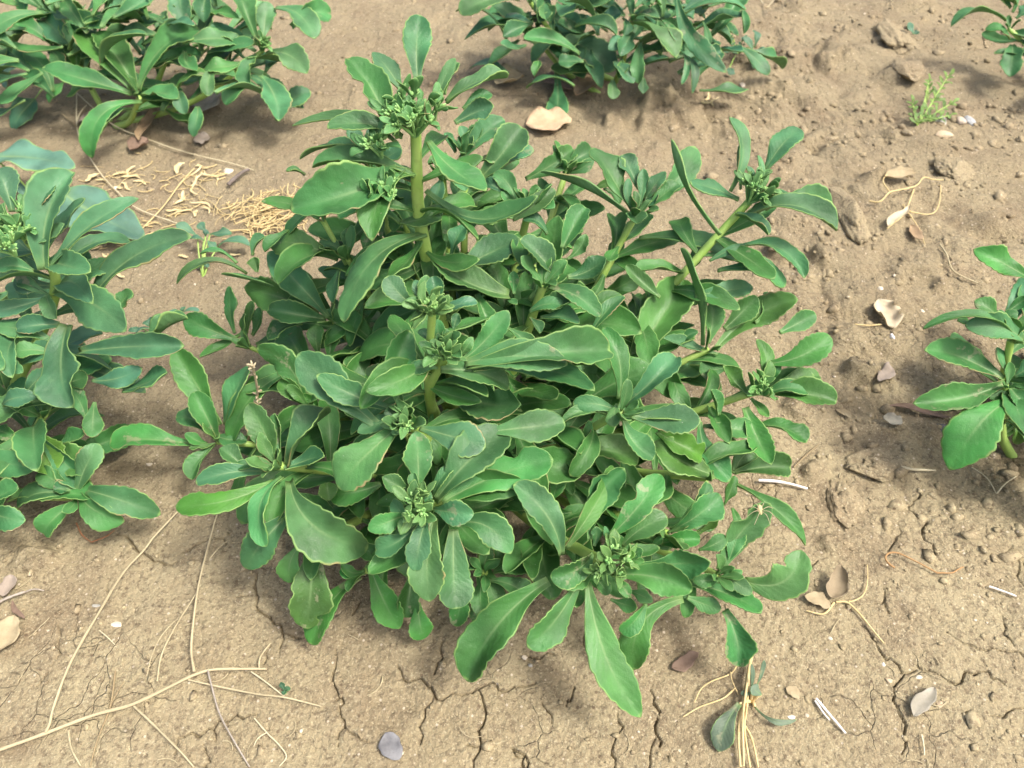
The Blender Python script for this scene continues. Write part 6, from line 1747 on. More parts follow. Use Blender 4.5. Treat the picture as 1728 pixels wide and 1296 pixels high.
def catmull(pts, n):
    p = np.asarray(pts, float)
    p = np.vstack([2 * p[0] - p[1], p, 2 * p[-1] - p[-2]])
    out = []
    for i in range(1, len(p) - 2):
        t = np.linspace(0, 1, n, endpoint=False)[:, None]
        a, b, c, d = p[i - 1], p[i], p[i + 1], p[i + 2]
        out.append(.5 * (2 * b + (c - a) * t + (2 * a - 5 * b + 4 * c - d) * t**2 + (3 * b - a - 3 * c + d) * t**3))
    out.append(p[-2][None])
    return np.vstack(out)

def tube(mb, path, r0, r1=None, sides=7, lump=0.0, seed=0):
    path = np.asarray(path, float)
    n = len(path)
    r1 = r0 if r1 is None else r1
    R = random.Random(seed)
    rad = np.array([(r0 + (r1 - r0) * i / (n - 1)) * (1 + lump * R.uniform(-1, 1)) for i in range(n)])
    tg = np.gradient(path, axis=0)
    tg /= np.linalg.norm(tg, axis=1)[:, None] + 1e-12
    ref = np.array((0.31, 0.2, 0.93)) if abs(tg[0][2]) < .9 else np.array((1., 0, 0))
    co = []; uv = []
    s = unit(np.cross(tg[0], ref))
    for i in range(n):
        s = unit(s - tg[i] * np.dot(s, tg[i])); b = np.cross(tg[i], s)
        for k in range(sides):
            a = 2 * math.pi * k / sides
            co.append(path[i] + rad[i] * (math.cos(a) * s + math.sin(a) * b)); uv.append((k / sides, i / (n - 1)))
    co.append(path[0]); co.append(path[-1]); uv += [(0, 0), (0, 1)]
    q = []
    for i in range(n - 1):
        for k in range(sides):
            k2 = (k + 1) % sides
            q.append((i * sides + k, i * sides + k2, (i + 1) * sides + k2, (i + 1) * sides + k))
    for k in range(sides):
        k2 = (k + 1) % sides
        q.append((n * sides, k2, k, k)); q.append((n * sides + 1, (n - 1) * sides + k, (n - 1) * sides + k2, (n - 1) * sides + k2))
    # triangles written as quads with a repeated corner are split off by using a tiny cap ring instead
    co = np.array(co); q = np.array(q)
    tri = q[:, 2] == q[:, 3]
    q = q[~tri]
    mb.add(co[:-2], q, np.array(uv[:-2]))
    # closed ends: shrink one more ring to a point-like ring
    for e, (c, base) in enumerate(((path[0], 0), (path[-1], (n - 1) * sides))):
        ring = co[base:base + sides]
        small = c + (ring - c) * .02 + (tg[0] * -.3 * r0 if e == 0 else tg[-1] * .3 * r1)
        qq = [(k, sides + k, sides + (k + 1) % sides, (k + 1) % sides) if e == 0 else (k, (k + 1) % sides, sides + (k + 1) % sides, sides + k) for k in range(sides)]
        mb.add(np.vstack([ring, small]), qq, np.array([(0, float(e))] * (2 * sides)))

# value noise (seeded lattice), used for the relief of the soil
_lat = nrg.random((256, 256))
def vnoise(x, y, s=0):
    x = np.asarray(x, float) + 37.7 * s + 1000; y = np.asarray(y, float) + 91.3 * s + 1000
    xi = np.floor(x).astype(int); yi = np.floor(y).astype(int)
    fx = x - xi; fy = y - yi
    fx = fx * fx * fx * (fx * (fx * 6 - 15) + 10); fy = fy * fy * fy * (fy * (fy * 6 - 15) + 10)
    a = _lat[xi % 256, yi % 256]; b = _lat[(xi + 1) % 256, yi % 256]
    c = _lat[xi % 256, (yi + 1) % 256]; d = _lat[(xi + 1) % 256, (yi + 1) % 256]
    return (a + (b - a) * fx + (c - a) * fy + (a - b - c + d) * fx * fy) * 2 - 1

def sstep(a, b, x):
    t = np.clip((x - a) / (b - a), 0, 1)
    return t * t * (3 - 2 * t)

def soil(x, y):
    x = np.asarray(x, float); y = np.asarray(y, float)
    near = np.exp(-((x / 1.8)**2 + ((y - .6) / 1.8)**2))
    rough = sstep(.12, .34, x) * sstep(.18, .5, y) * .85 + sstep(.6, 1.0, y) * .35 + .12
    rough = np.clip(rough, 0, 1)
    wx = x + .012 * vnoise(x * 22, y * 22, 3); wy = y + .012 * vnoise(x * 22, y * 22, 4)
    h = .006 * vnoise(x * 4, y * 4, 1) + .003 * vnoise(x * 10, y * 10, 2)
    h = h + rough * (.0105 * np.abs(vnoise(wx * 17, wy * 17, 5)) - .003)
    h = h + rough * (.0074 * np.maximum(0, vnoise(wx * 42, wy * 42, 6) - .05) + .0022 * np.maximum(0, vnoise(wx * 95, wy * 95, 14) - .1))
    h = h + (.22 + .78 * rough) * (0.0012 * np.abs(vnoise(wx * 130, wy * 130, 7)) + .0008 * vnoise(x * 210, y * 210, 8))
    h = h + (.40 + .60 * rough) * .00075 * vnoise(x * 400, y * 400, 9)
    h = h + .0008 * vnoise(x * 60, y * 60, 15)
    for bx, by, rx, ry, hg in BUMPS:
        dx = (x - bx) / rx; dy = (y - by) / ry
        msk = (np.abs(dx) < 2) & (np.abs(dy) < 2)
        if not np.any(msk): continue
        d = np.sqrt(dx * dx + dy * dy) + .42 * vnoise(x * 45, y * 45, 11) + .24 * vnoise(x * 110, y * 110, 12)
        edge = (1 - sstep(.45, 1.15, d))
        h = h + np.where(msk, hg * (1 if hg > 0 else .55) * edge * (1 + .35 * vnoise(x * 90, y * 90, 13)), 0)
    return h * near

def zg(x, y): return float(soil(np.array([x]), np.array([y]))[0])

# ------------------------------------------------------------------ materials
def mat_new(name):
    m = bpy.data.materials.new(name); m.use_nodes = True
    nt = m.node_tree; nt.nodes.clear()
    return m, nt

class NT:
    def __init__(s, nt): s.nt = nt
    def n(s, t, **kw):
        nd = s.nt.nodes.new(t)
        for k, v in kw.items():
            if k.startswith('i_'):
                key = k[2:]; key = int(key) if key.isdigit() else key
                nd.inputs[key].default_value = v
            else: setattr(nd, k, v)
        return nd
    def l(s, a, b): s.nt.links.new(a, b)
    def math(s, op, a, b=None, clamp=False):
        nd = s.n('ShaderNodeMath', operation=op); nd.use_clamp = clamp
        for i, v in enumerate((a, b)):
            if v is None: continue
            if isinstance(v, (int, float)): nd.inputs[i].default_value = v
            else: s.l(v, nd.inputs[i])
        return nd.outputs[0]
    def ramp(s, v, a, b, c=0.0, d=1.0):
        nd = s.n('ShaderNodeMapRange', interpolation_type='SMOOTHSTEP')
        s.l(v, nd.inputs['Value'])
        for k, x in zip(('From Min', 'From Max', 'To Min', 'To Max'), (a, b, c, d)): nd.inputs[k].default_value = x
        return nd.outputs['Result']
    def mix(s, f, a, b, blend='MIX'):
        nd = s.n('ShaderNodeMix', data_type='RGBA', blend_type=blend)
        if isinstance(f, (int, float)): nd.inputs[0].default_value = f
        else: s.l(f, nd.inputs[0])
        for i, v in ((6, a), (7, b)):
            if isinstance(v, tuple): nd.inputs[i].default_value = (*v, 1)
            else: s.l(v, nd.inputs[i])
        return nd.outputs[2]
    def noise(s, co, scale, detail=2.0, rough=.5, w=None):
        nd = s.n('ShaderNodeTexNoise'); nd.inputs['Scale'].default_value = scale
        nd.inputs['Detail'].default_value = detail; nd.inputs['Roughness'].default_value = rough
        s.l(co, nd.inputs['Vector']); return nd.outputs['Fac']

def leaf_material(name, under=False):
    m, nt = mat_new(name); g = NT(nt)
    info = g.n('ShaderNodeObjectInfo'); tc = g.n('ShaderNodeTexCoord')
    sep = g.n('ShaderNodeSeparateXYZ'); g.l(tc.outputs['UV'], sep.inputs[0])
    u = g.math('ABSOLUTE', g.math('SUBTRACT', g.math('MULTIPLY', sep.outputs[0], 2.0), 1.0)); v = sep.outputs[1]
    # shift the pattern per leaf
    cmb = g.n('ShaderNodeCombineXYZ')
    for i in range(3): g.l(g.math('MULTIPLY', info.outputs['Random'], 3.7 + i), cmb.inputs[i])
    va = g.n('ShaderNodeVectorMath', operation='ADD'); g.l(tc.outputs['Object'], va.inputs[0]); g.l(cmb.outputs[0], va.inputs[1])
    P = va.outputs[0]
    col = info.outputs['Color']
    hs = g.n('ShaderNodeHueSaturation')
    g.l(col, hs.inputs['Color'])
    g.l(g.math('ADD', g.math('MULTIPLY', info.outputs['Random'], .03), .485), hs.inputs['Hue'])
    g.l(g.ramp(g.noise(P, 45, 3), .3, .7, .74, 1.26), hs.inputs['Value'])
    c = hs.outputs[0]
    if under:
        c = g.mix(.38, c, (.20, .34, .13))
    # broad paler band down the middle, narrow pale midrib fading to the tip
    c = g.mix(g.math('MULTIPLY', g.ramp(u, 0, .55, 1, 0), g.ramp(v, 0, .8, .30, .06)), c, (.17, .30, .11))
    c = g.mix(g.math('MULTIPLY', g.ramp(u, .015, .10, 1, 0), g.ramp(v, .1, .95, .62, .0)), c, (.27, .40, .17))
    c = g.mix(g.ramp(v, 0, .16, .55, 0), c, (.24, .38, .13))
    # grain of the waxy skin
    c = g.mix(g.ramp(g.noise(P, 800, 2, .6), .55, .8, 0, .16), c, (.24, .42, .20))
    c = g.mix(g.ramp(g.noise(P, 240, 2, .6), .58, .74, 0, .13), c, (.20, .38, .16))
    # rim
    rim = g.math('MAXIMUM', g.ramp(u, .89, .965), g.ramp(v, .965, .99))
    c = g.mix(g.math('MULTIPLY', rim, g.ramp(g.noise(P, 30, 2), .3, .7, .25, .95)), c, (.27, .44, .13))
    # scuffs: pale tan dry scars, more of them where the leaf is marked as damaged (colour alpha)
    dam = g.math('SUBTRACT', 1.0, info.outputs['Alpha'])
    sc = g.math('ADD', g.noise(P, 70, 4, .65), g.math('MULTIPLY', dam, .22))
    c = g.mix(g.ramp(sc, .69, .75, 0, .5), c, (.33, .32, .19))
    edge = g.math('MULTIPLY', g.ramp(u, .86, .97), g.ramp(g.noise(P, 38, 2), .61, .68))
    c = g.mix(g.math('MULTIPLY', edge, .75), c, (.38, .27, .14))
    sp = g.n('ShaderNodeTexVoronoi'); sp.inputs['Scale'].default_value = 170; g.l(P, sp.inputs['Vector'])
    c = g.mix(g.math('MULTIPLY', g.ramp(sp.outputs['Distance'], .04, .09, 1, 0), g.ramp(g.noise(P, 25, 2), .5, .7, 0, .5)), c, (.42, .46, .34))
    bmp = g.n('ShaderNodeBump'); bmp.inputs['Strength'].default_value = .30; bmp.inputs['Distance'].default_value = .0008
    wav = g.math('SINE', g.math('ADD', g.math('MULTIPLY', v, 62.0), g.math('ADD', g.math('MULTIPLY', u, -16.0), g.math('MULTIPLY', g.noise(P, 60, 2), 9.0))))
    bh = g.math('ADD', g.math('ADD', g.noise(P, 1100, 2), g.math('MULTIPLY', g.noise(P, 120, 3), 2.4)), g.math('MULTIPLY', wav, .16)); g.l(bh, bmp.inputs['Height'])
    bs = g.n('ShaderNodeBsdfPrincipled')
    g.l(c, bs.inputs['Base Color']); g.l(bmp.outputs[0], bs.inputs['Normal'])
    g.l(g.ramp(g.noise(P, 60, 3), .3, .7, .40, .62), bs.inputs['Roughness'])
    bs.inputs['Specular IOR Level'].default_value = .42
    tr = g.n('ShaderNodeBsdfTranslucent')
    g.l(g.mix(.5, c, (.22, .42, .05)), tr.inputs['Color'])
    ms = g.n('ShaderNodeMixShader'); ms.inputs[0].default_value = .25
    g.l(bs.outputs[0], ms.inputs[1]); g.l(tr.outputs[0], ms.inputs[2])
    out = g.n('ShaderNodeOutputMaterial'); g.l(ms.outputs[0], out.inputs[0])
    return m

def plain_material(name, c1, c2, scale=120, rough=.75, bump=.3, streak=None, trans=0.0, spec=.3):
    m, nt = mat_new(name); g = NT(nt)
    tc = g.n('ShaderNodeTexCoord'); P = tc.outputs['Object']
    if streak:
        mp = g.n('ShaderNodeMapping'); mp.inputs['Scale'].default_value = streak
        g.l(tc.outputs['UV'], mp.inputs[0]); PS = mp.outputs[0]
    else: PS = P
    c = g.mix(g.ramp(g.noise(PS, 1.0 if streak else scale, 4, .6), .3, .7), c1, c2)
    c = g.mix(g.ramp(g.noise(P, scale * 4, 2), .55, .75, 0, .35), c, tuple(x * .6 for x in c1))
    bs = g.n('ShaderNodeBsdfPrincipled'); g.l(c, bs.inputs['Base Color']); bs.inputs['Roughness'].default_value = rough
    bs.inputs['Specular IOR Level'].default_value = spec
    b = g.n('ShaderNodeBump'); b.inputs['Strength'].default_value = bump; b.inputs['Distance'].default_value = .0008
    g.l(g.noise(P, scale * 3, 3), b.inputs['Height']); g.l(b.outputs[0], bs.inputs['Normal'])
    out = g.n('ShaderNodeOutputMaterial')
    if trans:
        t = g.n('ShaderNodeBsdfTranslucent'); g.l(c, t.inputs[0])
        ms = g.n('ShaderNodeMixShader'); ms.inputs[0].default_value = trans
        g.l(bs.outputs[0], ms.inputs[1]); g.l(t.outputs[0], ms.inputs[2]); g.l(ms.outputs[0], out.inputs[0])
    else: g.l(bs.outputs[0], out.inputs[0])
    return m

def soil_material(name, bd=.0036):
    m, nt = mat_new(name); g = NT(nt)
    tc = g.n('ShaderNodeNewGeometry'); P = tc.outputs['Position']
    c = g.mix(g.ramp(g.noise(P, 3.2, 4, .6), .33, .67), (.332, .274, .164), (.382, .324, .197))
    c = g.mix(g.ramp(g.noise(P, 14, 5, .65), .42, .72), c, (.262, .205, .126))
    c = g.mix(g.ramp(g.noise(P, 55, 4, .7), .52, .78, 0, .5), c, (.45, .385, .25))
    c = g.mix(g.ramp(g.noise(P, 240, 3, .7), .47, .66, 0, .80), c, (.185, .145, .092))
    c = g.mix(g.ramp(g.noise(P, 620, 2, .6), .54, .70, 0, .65), c, (.53, .46, .30))
    sx = g.n('ShaderNodeSeparateXYZ'); g.l(P, sx.inputs[0])
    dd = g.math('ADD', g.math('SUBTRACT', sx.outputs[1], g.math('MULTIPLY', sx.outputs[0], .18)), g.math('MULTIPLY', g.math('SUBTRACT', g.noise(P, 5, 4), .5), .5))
    c = g.mix(g.ramp(dd, .28, .80, 0, .38), c, g.mix(g.ramp(g.noise(P, 120, 4, .7), .35, .7), (.215, .168, .108), (.340, .276, .182)))  # browner soil towards the back, with brightness falloff painted into its colour
    # sparse pale grit
    vo = g.n('ShaderNodeTexVoronoi'); vo.inputs['Scale'].default_value = 330; g.l(P, vo.inputs['Vector'])
    sepc = g.n('ShaderNodeSeparateColor'); g.l(vo.outputs['Color'], sepc.inputs[0])
    f = g.math('MULTIPLY', g.ramp(vo.outputs['Distance'], .22, .34, 1, 0), g.math('GREATER_THAN', sepc.outputs[0], .945))
    c = g.mix(g.math('MULTIPLY', f, .8), c, (.62, .53, .40))
    # sparse dark organic specks
    v2 = g.n('ShaderNodeTexVoronoi'); v2.inputs['Scale'].default_value = 210; g.l(P, v2.inputs['Vector'])
    sp2 = g.n('ShaderNodeSeparateColor'); g.l(v2.outputs['Color'], sp2.inputs[0])
    f2 = g.math('MULTIPLY', g.ramp(v2.outputs['Distance'], .15, .3, 1, 0), g.math('GREATER_THAN', sp2.outputs[1], .91))
    c = g.mix(g.math('MULTIPLY', f2, .65), c, (.11, .075, .05))
    bs = g.n('ShaderNodeBsdfPrincipled'); g.l(c, bs.inputs['Base Color']); bs.inputs['Roughness'].default_value = .95
    bs.inputs['Specular IOR Level'].default_value = .15
    h = g.math('ADD', g.math('MULTIPLY', g.noise(P, 90, 5, .65), 1.0), g.math('MULTIPLY', g.noise(P, 380, 4, .75), .95))
    h = g.math('ADD', h, g.math('MULTIPLY', g.math('MULTIPLY', g.noise(P, 42, 6, .75), g.ramp(dd, .22, .55, .3, 2.6)), 1.0))
    # hair cracks between little plates, only in places
    wv = g.n('ShaderNodeVectorMath', operation='ADD'); nz = g.n('ShaderNodeTexNoise'); nz.inputs['Scale'].default_value = 40
    g.l(P, nz.inputs['Vector']); sc = g.n('ShaderNodeVectorMath', operation='SCALE'); sc.inputs['Scale'].default_value = .03
    g.l(nz.outputs['Color'], sc.inputs[0]); g.l(P, wv.inputs[0]); g.l(sc.outputs[0], wv.inputs[1])
    ve = g.n('ShaderNodeTexVoronoi', feature='DISTANCE_TO_EDGE'); ve.inputs['Scale'].default_value = 34; g.l(wv.outputs[0], ve.inputs['Vector'])
    hair = g.math('MULTIPLY', g.ramp(ve.outputs['Distance'], .0, .022, 1, 0), g.ramp(g.noise(P, 9, 3), .52, .62))
    h = g.math('SUBTRACT', h, g.math('MULTIPLY', hair, .55))
    b = g.n('ShaderNodeBump'); b.inputs['Strength'].default_value = .9; b.inputs['Distance'].default_value = bd
    g.l(h, b.inputs['Height']); g.l(b.outputs[0], bs.inputs['Normal'])
    out = g.n('ShaderNodeOutputMaterial'); g.l(bs.outputs[0], out.inputs[0])
    return m

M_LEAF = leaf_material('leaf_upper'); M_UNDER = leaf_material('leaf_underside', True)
M_STEM = plain_material('green_stem', (.27, .44, .085), (.37, .53, .14), 60, .5, .15, spec=.45)
M_BUD = plain_material('flower_bud', (.19, .41, .13), (.36, .58, .20), 300, .5, .1, trans=.1, spec=.45)
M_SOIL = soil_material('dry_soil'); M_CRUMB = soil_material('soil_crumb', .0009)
TW = {'tan': ((.33, .27, .16), (.53, .46, .29)), 'pale': ((.50, .43, .27), (.65, .58, .39)), 'grey': ((.25, .22, .18), (.42, .37, .31)),
      'brown': ((.24, .18, .10), (.34, .27, .15)), 'red': ((.30, .13, .06), (.38, .20, .10)), 'straw': ((.50, .38, .17), (.64, .52, .28)),
      'white': ((.66, .62, .56), (.80, .77, .72)), 'orange': ((.30, .17, .07), (.42, .27, .13)), 'bark': ((.11, .09, .075), (.20, .17, .15))}
M_TW = {k: plain_material('dry_' + k, a, b, 150, .8, .35, streak=(9, 3, 1)) for k, (a, b) in TW.items()}
DLC = {'brownleaf': ((.47, .33, .20), (.58, .44, .28)), 'tanleaf': ((.35, .28, .165), (.48, .40, .25)), 'brownleaf2': ((.26, .18, .10), (.38, .28, .17)),
       'darkleaf': ((.17, .115, .08), (.27, .19, .14)), 'greyleaf': ((.27, .25, .19), (.40, .37, .30)), 'pinkleaf': ((.28, .23, .18), (.39, .33, .27)),
       'creamleaf': ((.50, .42, .28), (.64, .55, .39)), 'curlleaf': ((.24, .19, .12), (.36, .295, .19)), 'slateleaf': ((.13, .13, .135), (.27, .27, .275)),
       'creamgrey': ((.36, .31, .25), (.48, .42, .35)), 'paleleaf': ((.58, .47, .24), (.72, .62, .37))}
M_DL = {k: plain_material('dead_' + k, a, b, 90, .75, .4, trans=.12) for k, (a, b) in DLC.items()}
STC = {'grey': ((.29, .28, .24), (.41, .40, .35)), 'pink': ((.44, .36, .27), (.58, .49, .38)), 'blue': ((.27, .28, .28), (.40, .41, .40)), 'tan': ((.44, .34, .22), (.55, .45, .31)),
       'cream': ((.55, .47, .35), (.68, .60, .47)), 'white': ((.70, .67, .62), (.82, .80, .76)), 'dark': ((.10, .095, .09), (.17, .16, .15))}
M_ST = {k: plain_material('stone_' + k, a, b, 200, .8, .4) for k, (a, b) in STC.items()}

# ------------------------------------------------------------------ ground: one sheet of relief soil with real cracks
def axis_fine(lo, hi, step, far, grow):
    a = list(np.arange(lo, hi, step)); s = step
    while a[-1] < far: s *= grow; a.append(a[-1] + s)
    s = step; b = [a[0]]
    return np.array(a)
xr = axis_fine(0, .40, .00125, 60, 1.08)
xs = np.concatenate([-xr[:0:-1], xr])
ya = list(np.arange(.10, .34, .00125)); s = .00125
while ya[-1] < 80:
    s *= 1.0072 if ya[-1] < 1.35 else 1.08
    ya.append(ya[-1] + s)
yb = [.10]; s = .00125
while yb[-1] > -30: s *= 1.14; yb.append(yb[-1] - s)
ys = np.array(yb[:0:-1] + ya)
# the cracked foreground [fx0..fx1] x [fy0..fy1] of the sheet is split twice as fine
fx0, fx1 = np.searchsorted(xs, [-.37, .39]); fy0, fy1 = np.searchsorted(ys, [.1001, .337])
CX, CY = np.meshgrid(xs, ys)
CZ = soil(CX, CY)
def half(a): 
    o = np.empty(2 * len(a) - 1); o[::2] = a; o[1::2] = .5 * (a[1:] + a[:-1]); return o
cxs, cys = xs, ys
xs, ys = half(xs[fx0:fx1 + 1]), half(ys[fy0:fy1 + 1])
GX, GY = np.meshgrid(xs, ys)
GZ = soil(GX, GY)
cr = random.Random(4)
for stg, pl in CRACKS:
    pts = [pl[0]]
    for a, b in zip(pl[:-1], pl[1:]):
        n = max(2, int(math.hypot(b[0] - a[0], b[1] - a[1]) / .004))
        for i in range(1, n + 1):
            t = i / n; j = 0 if i == n and b is pl[-1] else .0011
            pts.append((a[0] + (b[0] - a[0]) * t + cr.gauss(0, j), a[1] + (b[1] - a[1]) * t + cr.gauss(0, j)))
    npt = len(pts)
    for i in range(npt - 1):
        (x0, y0), (x1, y1) = pts[i], pts[i + 1]
        e = .007
        i0, i1 = np.searchsorted(xs, [min(x0, x1) - e, max(x0, x1) + e]); j0, j1 = np.searchsorted(ys, [min(y0, y1) - e, max(y0, y1) + e])
        if i1 <= i0 or j1 <= j0: continue
        X = GX[j0:j1, i0:i1]; Y = GY[j0:j1, i0:i1]
        dx, dy = x1 - x0, y1 - y0; L2 = dx * dx + dy * dy + 1e-12
        t = np.clip(((X - x0) * dx + (Y - y0) * dy) / L2, 0, 1)
        d = np.hypot(X - x0 - t * dx, Y - y0 - t * dy)
        f = (i + .5) / npt
        tap = min(1, f / .18 + .3 * (stg > .9), (1 - f) / .22 + .1)
        w = (.00022 + .00027 * stg) * (.45 + .55 * tap) * cr.uniform(.55, 1.4)
        tgt = soil(X, Y) - .0052 * (.4 + .6 * stg) * (.25 + .75 * tap) * (1 - sstep(.35 * w, 1.35 * w, d)) - .0005 * np.exp(-(d / .0020)**2)
        GZ[j0:j1, i0:i1] = np.minimum(GZ[j0:j1, i0:i1], tgt)
# edge of the fine part follows the coarse mesh exactly
for A in (GZ[0], GZ[-1], GZ[:, 0], GZ[:, -1]): A[1::2] = .5 * (A[:-1:2] + A[2::2])
CZ[fy0, fx0:fx1 + 1] = GZ[0, ::2]; CZ[fy1, fx0:fx1 + 1] = GZ[-1, ::2]; CZ[fy0:fy1 + 1, fx0] = GZ[::2, 0]; CZ[fy0:fy1 + 1, fx1] = GZ[::2, -1]
def quads(shape, off=0):
    i = np.arange(shape[0] * shape[1]).reshape(shape) + off
    return np.stack([i[:-1, :-1], i[:-1, 1:], i[1:, 1:], i[1:, :-1]], -1)
cq = quads(CZ.shape); hole = np.zeros(cq.shape[:2], bool); hole[fy0:fy1, fx0:fx1] = True
q = np.concatenate([cq[~hole], quads(GZ.shape, CZ.size).reshape(-1, 4)])
co = np.concatenate([np.stack([CX, CY, CZ], -1).reshape(-1, 3), np.stack([GX, GY, GZ], -1).reshape(-1, 3)])
used = np.zeros(len(co), bool); used[q.ravel()] = True
remap = np.cumsum(used) - 1
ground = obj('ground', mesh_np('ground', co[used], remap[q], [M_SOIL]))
tag(ground, 'dry cracked light brown soil', None, None, 'structure')

# loose crumbs of soil and pale grit lying on the ground
t_ = (1 + 5**.5) / 2
ICO = np.array([(-1, t_, 0), (1, t_, 0), (-1, -t_, 0), (1, -t_, 0), (0, -1, t_), (0, 1, t_), (0, -1, -t_), (0, 1, -t_), (t_, 0, -1), (t_, 0, 1), (-t_, 0, -1), (-t_, 0, 1)]) / 1.9
ICF = np.array([(0, 11, 5), (0, 5, 1), (0, 1, 7), (0, 7, 10), (0, 10, 11), (1, 5, 9), (5, 11, 4), (11, 10, 2), (10, 7, 6), (7, 1, 8), (3, 9, 4), (3, 4, 2), (3, 2, 6), (3, 6, 8), (3, 8, 9), (4, 9, 5), (2, 4, 11), (6, 2, 10), (8, 6, 7), (9, 8, 1)])
def crumbs(name, n, lo, hi, mat, label, cat, seed, rough_only=False):
    g = np.random.default_rng(seed)
    y = .12 + 1.25 * g.random(n)**1.3; x = (g.random(n) * 2 - 1) * (.34 + .62 * y)
    keep = g.random(n) < (.30 + .7 * sstep(.0, .35, x) + .15 * sstep(.5, 1, y)) * (.35 + .65 * (vnoise(x * 9, y * 9, 21) > -.1))
    if rough_only: keep &= g.random(n) < sstep(.12, .34, x) * sstep(.15, .45, y) + .45 * sstep(.6, 1.0, y)
    x, y = x[keep], y[keep]; n = len(x)
    s = lo + (hi - lo) * g.random(n)**3.4
    z = soil(x, y) + s * (-.05 if rough_only else .10)
    co = ICO[None] * (1 + .62 * (g.random((n, 12, 1)) - .5) * 2) * s[:, None, None] * (.7 + .6 * g.random((n, 1, 3))) * np.array((1, 1, .75))
    co = co + np.stack([x, y, z], -1)[:, None]
    f = (ICF[None] + (np.arange(n) * 12)[:, None, None]).reshape(-1, 3)
    o = obj(name, mesh_np(name, co.reshape(-1, 3), f, [mat], None, False))
    return tag(o, label, cat, None, 'stuff')
crumbs('soil_crumbs', 11000, .0005, .0028, M_CRUMB, 'loose crumbs of dry soil scattered over the ground', 'soil crumbs', 3)
crumbs('soil_lumps', 17000, .0009, .0058, M_CRUMB, 'small lumps of dry soil on the rough ground', 'soil lumps', 5, True)
crumbs('pale_grit', 700, .0004, .0015, M_ST['cream'], 'tiny pale grit scattered over the ground', 'grit', 8)

def strips(name, n, place, col, lens, wid, label, cat, seed, up=.3):
    R = random.Random(seed); mb = MB()
    for i in range(n):
        x, y = place(R); L = R.uniform(*lens); a = R.uniform(0, 2 * math.pi); w = R.uniform(*wid)
        k = R.uniform(-1.2, 1.2); z0 = R.uniform(.0006, .0006 + up * .03); tl = R.uniform(-.12, .12) * up * 3
        p = []
        for j in range(6):
            t = j / 5 - .5; aa = a + k * t
            p.append((x + math.cos(aa) * L * t, y + math.sin(aa) * L * t, 0))
        p = np.array(p); p[:, 2] = soil(p[:, 0], p[:, 1]) + np.maximum(.0005, z0 + tl * (np.arange(6) / 5 - .5) * L * 2)
        tube(mb, p, w, w * .6, 4, .2, i)
    return tag(obj(name, mb.mesh(name, [M_TW[col]])), label, cat, None, 'stuff')
strips('plant_debris', 260, lambda R: ((lambda y: ((R.random() * 2 - 1) * (.3 + .6 * y), y))(.14 + 1.1 * R.random()**1.3)), 'tan', (.004, .017), (.00018, .00045), 'tiny bits of straw and root strewn over the soil', 'plant debris', 31, .05)
strips('shredded_straw', 150, lambda R: (lambda c: (c[0] + R.gauss(0, .016), c[1] + R.gauss(0, .012)))(R.choice(STRAWHEAP)), 'straw', (.015, .04), (.0004, .0010), 'shredded yellow straw heaped between the left and the central plant', 'straw', 32, .35)

strips('straw_bits', 110, lambda R: (lambda c: (c[0] + R.gauss(0, .022), c[1] + R.gauss(0, .016)))(R.choice(STRAWBITS)), 'straw', (.008, .028), (.0003, .0008), 'thin bits of pale straw scattered between the left and the top left plant', 'straw', 33, .08)

# ------------------------------------------------------------------ fleshy toothed leaves
NV = 29
US = np.array([-1, -.92, -.62, -.28, 0, .28, .62, .92, 1])
NU = len(US)
def leaf_topology(nv, nu):
    n = nv * nu
    idx = np.arange(n).reshape(nv, nu)
    top = np.stack([idx[:-1, :-1], idx[:-1, 1:], idx[1:, 1:], idx[1:, :-1]], -1).reshape(-1, 4)
    bot = top[:, ::-1] + n
    l, r = idx[:, 0], idx[:, -1]
    sl = np.stack([l[1:], l[1:] + n, l[:-1] + n, l[:-1]], -1)
    sr = np.stack([r[:-1], r[:-1] + n, r[1:] + n, r[1:]], -1)
    e0, e1 = idx[0], idx[-1]
    s0 = np.stack([e0[:-1], e0[:-1] + n, e0[1:] + n, e0[1:]], -1)
    s1 = np.stack([e1[1:], e1[1:] + n, e1[:-1] + n, e1[:-1]], -1)
    q = np.concatenate([top, bot, sl, sr, s0, s1])
    mi = np.concatenate([np.zeros(len(top)), np.ones(len(bot)), np.zeros(len(q) - len(top) - len(bot))])
    return q, mi
LQ, LMI = leaf_topology(NV, NU)
def leaf_topo(nv, nu, cache={}):
    if (nv, nu) not in cache: cache[(nv, nu)] = leaf_topology(nv, nu)
    return cache[(nv, nu)]

